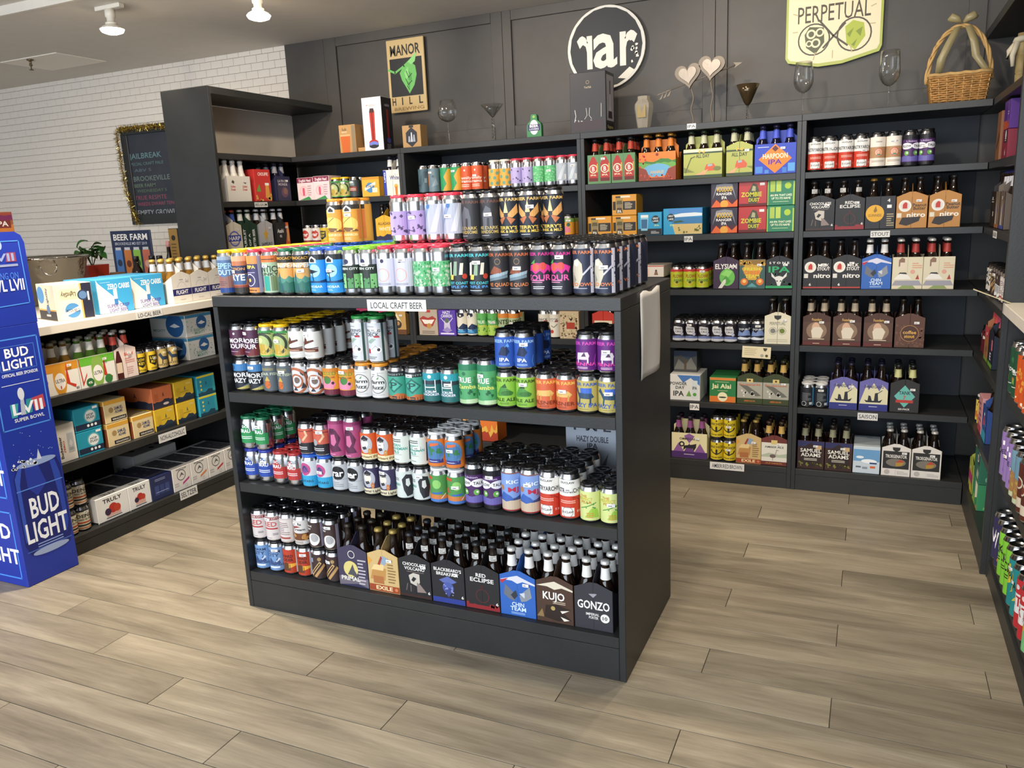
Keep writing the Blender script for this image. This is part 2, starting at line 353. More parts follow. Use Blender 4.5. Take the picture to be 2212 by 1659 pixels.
# ---------------------------------------------------------------- shelving
def shelf_unit(name, label, x0, y0, x1, y1, H, levels, th=.03, side=.0205, plinth=None, back=True, topcap=True, grp=None, axis='x', mats=None, sides=(1, 1), backmat=None, backtop=None, sideH=None, sidesH=None):
    """open front faces -Y (axis x), +X (axis l) or -X (axis r)"""
    t = thing(name, label, 'shelf', ((x0+x1)/2, (y0+y1)/2, 0), 0, grp); cx, cyy = (x0+x1)/2, (y0+y1)/2
    def part(nm, a, b, c, d, e, f, m=DARK): return MB().bbox(a-cx, b-cyy, c, d-cx, e-cyy, f, .0012).build(nm, m, t)
    sH = sidesH or H
    if axis == 'x':
        if sides[0]: part('side_panel', x0, y0, 0, x0+side, y1, H-(th if topcap else 0))
        if sides[1]: part('side_panel', x1-side, y0, 0, x1, y1, H-(th if topcap else 0))
        a, b = x0+side*sides[0], x1-side*sides[1]
        if topcap: part('top_board', x0, y0, H-th, x1, y1, H)
        for z in levels: part('shelf_board', a, y0+.002, z-th, b, y1-.012, z)
        if plinth: part('plinth', a, y0+.003, 0, b, y0+.02, plinth)
        if back: part('back_panel', a, y1-.011, .0, b, y1, H-th, NAVY)
    else:
        f = x1 if axis == 'l' else x0
        if sides[0]: part('side_panel', x0, y0, 0, x1, y0+side, sH)
        if sides[1]: part('side_panel', x0, y1-side, 0, x1, y1, sH)
        a, b = y0+side*sides[0], y1-side*sides[1]
        bx0, bx1 = (x0, x0+.011) if axis == 'l' else (x1-.011, x1)
        for z in levels: part('shelf_board', x0+(.012 if axis == 'l' else .002), a, z-th, x1-(.002 if axis == 'l' else .012), b, z)
        if plinth: part('plinth', *( (x1-.02, a, 0, x1-.003, b, plinth) if axis == 'l' else (x0+.003, a, 0, x0+.02, b, plinth)))
        if topcap: part('top_board', x0, a, H-.038, x1, b, H)
        part('back_panel', bx0, a, 0, bx1, b, backtop or H-.04, NAVY)
        if backtop: part('upper_back_panel', bx0, a, backtop, bx1, b, H-.04, backmat)
    return t
LV = [1.585, 1.31, 1.03, .752, .435, .112]
YB = 1.951; YK = 2.416
for (a, b), lb in zip(((-1.1455, -.3598), (-.3592, .7402), (.7408, 1.8372), (1.8378, 2.6095)), ('corner bay of black wall shelving beside the left tall unit', 'black wall shelving bay below the hop sign', 'black wall shelving bay below the round sign', 'black wall shelving bay below the basket')):
    shelf_unit('wall_shelf', lb, a, YB, b, YK, 1.849, LV, plinth=.082, grp='wall shelving bays', sides=(int(a > -1), int(b < 2.5)))
shelf_unit('tall_shelf', 'tall black corner shelving unit with open white backed top', -1.491, 1.31, -1.1465, YW-.018, 2.197, [1.849]+LV, axis='l', sides=(1, 0), plinth=.082, backtop=1.85, backmat=mat('white_panel_paint', 'ddd2c4', .6, var=.02))
shelf_unit('tall_shelf', 'tall black corner shelving unit at the right edge', 2.6105, 1.18, 2.965, YW-.018, 2.197, [1.849]+LV, axis='r', sides=(1, 0), plinth=.082, backtop=1.85, backmat=DARK)
# island
t = thing('island_shelf', 'free standing black island shelf in the middle of the floor', 'shelf', (.762, .305, 0))
def ip(nm, a, b, c, d, e, f): MB().bbox(a-.762, b-.305, c, d-.762, e-.305, f, .0015).build(nm, DARK, t)
ip('side_panel', 0, 0, 0, .0215, .61, 1.177); ip('side_panel', 1.5025, 0, 0, 1.524, .61, 1.177)
ip('top_board', 0, 0, 1.178, 1.524, .61, 1.216)
for z in (.8615, .512, .149): ip('shelf_board', .022, .002, z-.037, 1.502, .608, z)
ip('plinth', .022, .001, 0, 1.502, .02, .111); ip('plinth', .022, .59, 0, 1.502, .609, .111)
# left counter and its white top, right counter
def counter(label, x0, x1, y0, y1, axis, lv, depth):
    t = thing('counter_shelf', label, 'shelf', ((x0+x1)/2, (y0+y1)/2, 0)); cx, c2 = (x0+x1)/2, (y0+y1)/2
    def part(nm, a, b, c, d, e, f, m=DARK): return MB().bbox(a-cx, b-c2, c, d-cx, e-c2, f, .0012).build(nm, m, t)
    part('side_panel', x0, y0, 0, x1, y0+.02, 1.026); part('side_panel', x0, y1-.02, 0, x1, y1, 1.026)
    bx = (x0, x0+.012) if axis == 'l' else (x1-.012, x1)
    part('back_panel', bx[0], y0+.02, 0, bx[1], y1-.02, 1.026, NAVY)
    for z in lv: part('shelf_board', x0+.012, y0+.021, z-.04 if z > .2 else z-.03, x1-.001 if axis == 'l' else x1-.012, y1-.021, z)
    pl = (x1-.02, x1-.002) if axis == 'l' else (x0+.002, x0+.02)
    part('plinth', pl[0], y0+.021, 0, pl[1], y1-.021, min(lv)-.031)
counter('long black counter shelf with white top on the left', -1.7, -1.11, .062, 1.3085, 'l', (.75, .44, .09), .6)
counter('black counter shelf at the right edge of the picture', 2.63, 3.19, -1.2, 1.1785, 'r', (.75, .435, .1), .5)
o = MB().bbox(-2.95, .06, 1.0265, -1.104, 1.3085, 1.066, .002).build('countertop', CREAM); tag(o, 'white laminate countertop above the left shelves', 'countertop')
o = MB().bbox(-2.95, 1.309, 1.0265, -1.495, 2.42, 1.066, .002).build('countertop', CREAM); tag(o, 'white laminate countertop running behind to the brick wall', 'countertop')
o = MB().bbox(-2.9, .1, 0, -1.75, 2.4, 1.026, .002).build('cabinet_base', DARK); tag(o, 'dark cabinet base under the rear of the left countertop', 'cabinet')
o = MB().bbox(2.61, -1.2, 1.0265, 3.19, 1.1785, 1.066, .002).build('countertop', CREAM); tag(o, 'white laminate countertop at the right edge', 'countertop')
# ---------------------------------------------------------------- signs, tags
def tagplate(txt, loc, w, h, rz, label, col='e4e0d8', ink='2c2c30', rot=0):
    o = MB().bbox(-w/2, -.0008, -h/2, w/2, 0, h/2, .0003).build('shelf_tag', PAPER, None, loc, rz); tag(o, label, 'shelf tag', 'printed shelf tags')
    inst('print', print_mesh(f'N {ink} 0 .5 .55 1.75 {txt}', w/2, -h/2, h/2, material=PAPERINK, lift=.0011), o); return o
tagplate('LOCAL CRAFT BEER', (.778, -.0005, 1.189), .222, .037, 0, 'long white tag reading local craft beer, island top edge')
for tx, l, w, h, lb in (('IPA', (1.321, 1.9505, 1.836), .044, .026, 'white tag reading IPA on the uppermost shelf edge'), ('IPA', (1.308, 1.9515, 1.287), .044, .03, 'white tag reading IPA on the second shelf edge'),
        ('IPA', (1.343, 1.9515, .408), .05, .036, 'white tag reading IPA on the fifth shelf edge'), ('STOUT', (2.196, 1.9515, 1.288), .082, .03, 'white tag reading stout'), ('SAISON', (2.184, 1.9515, .41), .09, .036, 'white tag reading saison'),
        ('AMBER/RED/BROWN', (1.516, 1.9515, .092), .178, .04, 'long white tag reading amber red brown')): tagplate(tx, l, w, h, 0, lb)
tagplate('BELGIUM', (-1.1475, 1.635, 1.566), .112, .028, 90, 'white tag reading Belgium on the tall unit')
tagplate('LO-CAL BEER', (-1.1035, .69, 1.045), .16, .036, 90, 'white tag reading lo-cal beer on the white counter edge')
tagplate('NON-ALCOHOLIC', (-1.109, .731, .408), .18, .045, 90, 'white tag reading non-alcoholic')
tagplate('SELTZER', (-1.1085, .784, .072), .12, .05, 90, 'white tag reading seltzer')
tagplate('LAGER', (2.611, 1.56, 1.292), .11, .028, -90, 'tiny white tag on the right tall unit')
o = MB().bbox(-.07, -.0008, -.03, .07, 0, .03, .0003).build('price_card', mat('cream_card', 'e0d4b0', .7), None, (1.654, 1.9515, .712)); tag(o, 'cream price card with small emblems hanging from the shelf edge', 'price card')
o.rotation_euler = (0, math.radians(2), 0)
inst('print', print_mesh('F 4 -.85 .25 .2 .9 3 c2b48e;P 4a4234 .45 .9 .75 .9 .7 .7 .6 .62 .5 .7;C .4 .25 .12 a8a494;C .72 .25 .1 4a4a24', .07, -.03, .03, material=PAPERINK, lift=.0012), o)
o = MB().bbox(0, -.012, -.0006, .13, .012, .0006, .0002).build('paper_strip', mat('cream_card', 'e0d4b0', .7), None, (2.63, 1.15, 1.0675)); tag(o, 'curled cream paper strip sticking out over the right counter', 'paper strip'); o.rotation_euler = (0, math.radians(-22), math.radians(172))
# paper on the island end
b = MB(); nx, ny = 7, 14; vs = []
for i in range(nx+1):
    for j in range(ny+1):
        u, v = i/nx, j/ny; y = .19+.243*u-.012*v*u; z = 1.207-.002*u-.272*v+(.006*math.sin(u*9) if j == 0 else 0); vs.append((1.5262+.004*math.sin(u*7+v*3)*v+.003+.004*v*u, y, z))
b.add(vs, [(i*(ny+1)+j, (i+1)*(ny+1)+j, (i+1)*(ny+1)+j+1, i*(ny+1)+j+1) for i in range(nx) for j in range(ny)], 0, True)
o = b.build('paper_sheet', PAPER); tag(o, 'blank white paper sheet taped to the island end panel', 'paper'); md = o.modifiers.new('s', 'SOLIDIFY'); md.thickness = .0005
def sign(name, label, w, h, loc, col, code, rz=0, th=.012, cat='sign', tilt=0, poly=None):
    t = thing(name, label, cat, loc, rz)
    b = MB()
    if poly: b.prism([(x*w/2, z*h) for x, z in poly], 0, th)
    else: b.bbox(-w/2, 0, 0, w/2, th, h, .003)
    o = b.build('board', cmat(col, .35), t); inst('print', print_mesh(code, w/2, 0, h, lift=.0006), o); t.rotation_euler.x = tilt; return t
sign('wall_sign', 'tall cream metal sign with green hop cone on the dark wall', .27, .435, (-.553, 2.405, 2.105), 'c9ad7a', 'R -.86 .22 .86 .74 16181c;T 26221e 0 .85 .14 1.6 MANOR;P 6ab85e -.35 .54 -.1 .64 .2 .69 .5 .62 .55 .5 .4 .36 .12 .25 -.05 .34 -.25 .44;P 4f9a48 .02 .6 .26 .52 .3 .4 .1 .44;P 8ad07a -.1 .54 .1 .62 .14 .5 -.02 .44;P 4f9a48 .02 .4 .2 .42 .14 .3;L 6ab85e .09 -.95 .6 -.6 .55 -.1 .63 .2 .69;P 8ad07a .1 .68 .3 .73 .6 .8 .5 .68 .3 .64;L 16181c .03 .0 .56 .12 .47 .3 .52;L 16181c .03 -.05 .46 .08 .37 .28 .42;L 16181c .03 .02 .36 .12 .3;T 26221e -.75 .155 .1 .2 H;T 26221e -.3 .155 .1 .06 I;T 26221e .15 .155 .1 .16 L;T 26221e .7 .155 .1 .2 L;N 8a6a3a .05 .05 .045 1.6 BREWING')
circ = [(math.cos(2*PI*k/48), .5+.5*math.sin(2*PI*k/48)) for k in range(48)]
sign('wall_sign', 'round black and white sign with lowercase letters on the dark wall', .452, .442, (.748, 2.404, 2.115), 'd8d4ca', 'C 0 .5 .93 15191e;T e8e2d4 -.55 .56 .57 -.4 r;T e8e2d4 -.02 .56 .57 .62 a;T e8e2d4 .58 .56 .57 .44 r;P e8e2d4 .3 .12 .55 .1 .72 .2 .6 .24;S 10 3 .62 .25 .8 .6 .05 e8e2d4', poly=circ, th=.018)
pw = [(-1, 1), (-1, .12), (-.94, .07), (-.3, .0), (.2, .01), (.95, .1), (1, .16), (1, 1)]
sign('wall_sign', 'cream shield sign with infinity loop and two hops, cut by picture top', .452, .44, (1.935, 2.404, 2.115), 'a0aa3c', 'P e6d9b4 -.95 .97 -.95 .13 -.9 .095 -.3 .035 .2 .045 .9 .13 .95 .18 .95 .97;N 4a4030 0 .83 .15 1.3 TROEGS;N 4a4030 0 .575 .18 1.5 PERPETUAL;O -.4 .3 .34 .09 4a4438;O .43 .31 .36 .09 4a4438;L 4a4438 .04 -.2 .2 .24 .44;L 4a4438 .04 -.3 .5 0 .32 .3 .2;P 55583e -.6 .36 -.5 .44 -.2 .42 -.18 .26 -.36 .14 -.56 .22;O -.46 .36 .1 .4 e6d9b4;O -.28 .37 .09 .4 e6d9b4;O -.36 .26 .1 .4 e6d9b4;O -.5 .26 .07 .4 e6d9b4;P a8b440 .24 .4 .4 .46 .62 .42 .66 .28 .46 .14 .28 .22;P 7a8a2c .28 .32 .42 .38 .34 .28;P 7a8a2c .46 .34 .6 .38 .56 .28;P 7a8a2c .38 .2 .5 .26 .44 .18;L b8a878 .02 -.85 .6 -.75 .58;L b8a878 .02 -.85 .4 -.75 .4;L b8a878 .02 -.4 .08 -.36 .16;L b8a878 .02 0 .08 0 .16;L b8a878 .02 .4 .12 .36 .2;L b8a878 .02 .85 .4 .75 .4;L b8a878 .02 .85 .6 .75 .58', poly=pw, th=.018)
t = sign('counter_sign', 'navy rectangular sign with four coloured cans, standing on the counter', .4, .31, (-2.45, 1.8, 1.0675), '24304e', 'T f0ece4 0 .86 .13 1.7 BEER FARM;N c8ccd8 0 .72 .06 1.6 BROOKEVILLE MD EST 2019;R -.86 .06 -.5 .58 4a78b8;R -.4 .06 -.04 .58 c87a3c;R .06 .06 .42 .58 8ac04a;R .52 .06 .88 .58 c8705a;R -.82 .58 -.54 .64 c8ccd2;R -.36 .58 -.08 .64 c8ccd2;R .1 .58 .38 .64 c8ccd2;R .56 .58 .84 .64 c8ccd2;C -.68 .3 .12 26344e;C -.22 .28 .12 6a3020;C .24 .3 .13 2a5a2c;C .7 .28 .12 e0b0a0', rz=-3)
t.location.z = 1.0675+.07; MB().bbox(-.18, -.03, -.07, .18, .05, 0, .002).build('stand', cmat('2a2c34', .5), t)
# chalkboard with tinsel
t = thing('chalkboard', 'black framed chalkboard with chalk lettering on brick wall', 'chalkboard', (-2.66, 2.4, 1.485))
CB = mat('chalkboard_slate', '30343c', .7, var=.12, vscale=6); w2, h2 = .44, .725
MB().bbox(-w2+.06, .012, .07, w2-.06, .024, h2-.06, .002).build('slate', CB, t)
f = MB(); f.bbox(-w2, 0, 0, w2, .028, .075, .003); f.bbox(-w2, 0, h2-.06, w2, .028, h2, .003); f.bbox(-w2, 0, .075, -w2+.065, .028, h2-.06, .003); f.bbox(w2-.065, 0, .075, w2, .028, h2-.06, .003)
f.build('frame', mat('black_frame', '2c2e30', .45), t)
o = inst('lettering', print_mesh('N 66868a -.5 .7 .055 .75 JAILBREAK;N 5a7478 -.5 .62 .03 .8 SPECIAL CRAFT PALE;N 5a6a72 -.6 .555 .03 .4 ABV 5;N 6e7c74 -.42 .47 .05 .85 BROOKEVILLE;N 6a7a64 -.6 .4 .035 .5 BEER FARM;N 5a6a54 -.45 .345 .03 .7 WEDNESDAY 5;N 86495a -.5 .275 .042 .75 TRUE RESPITE;N 94485c -.4 .21 .035 .85 WEEDS DWARF TEN;N 9a9e9e -.3 .12 .055 1.1 EMPTY GROWLERS', w2, 0, h2, material=PAPERINK), t); o.location.y = .0118
r = random.Random(8); b = MB(); path = [(-3.0, 1.49), (-3.04, 1.56), (-3.09, 1.75), (-3.1, 2.0), (-3.105, 2.17), (-3.06, 2.195), (-2.8, 2.19), (-2.5, 2.175), (-2.25, 2.19)]
for i in range(len(path)-1):
    (xa, za), (xb, zb) = path[i], path[i+1]; n = int(math.hypot(xb-xa, zb-za)*1500)
    for k in range(n):
        q = r.random(); p = Vector((xa+(xb-xa)*q, 2.376, za+(zb-za)*q)); d = Vector((r.gauss(0, 1), r.gauss(0, .6), r.gauss(0, 1))).normalized()*r.uniform(.018, .036)
        s = d.cross(Vector((r.gauss(0, 1), r.gauss(0, 1), r.gauss(0, 1)))).normalized()*.0012
        if p.y+d.y > 2.397: d.y = -abs(d.y)
        b.add([p-s, p+s, p+d+s, p+d-s], [(0, 1, 2, 3)])
o = b.build('tinsel_garland', mat('gold_tinsel', 'c8b060', .18, 1)); tag(o, 'gold tinsel garland draped round the chalkboard edge', 'garland')
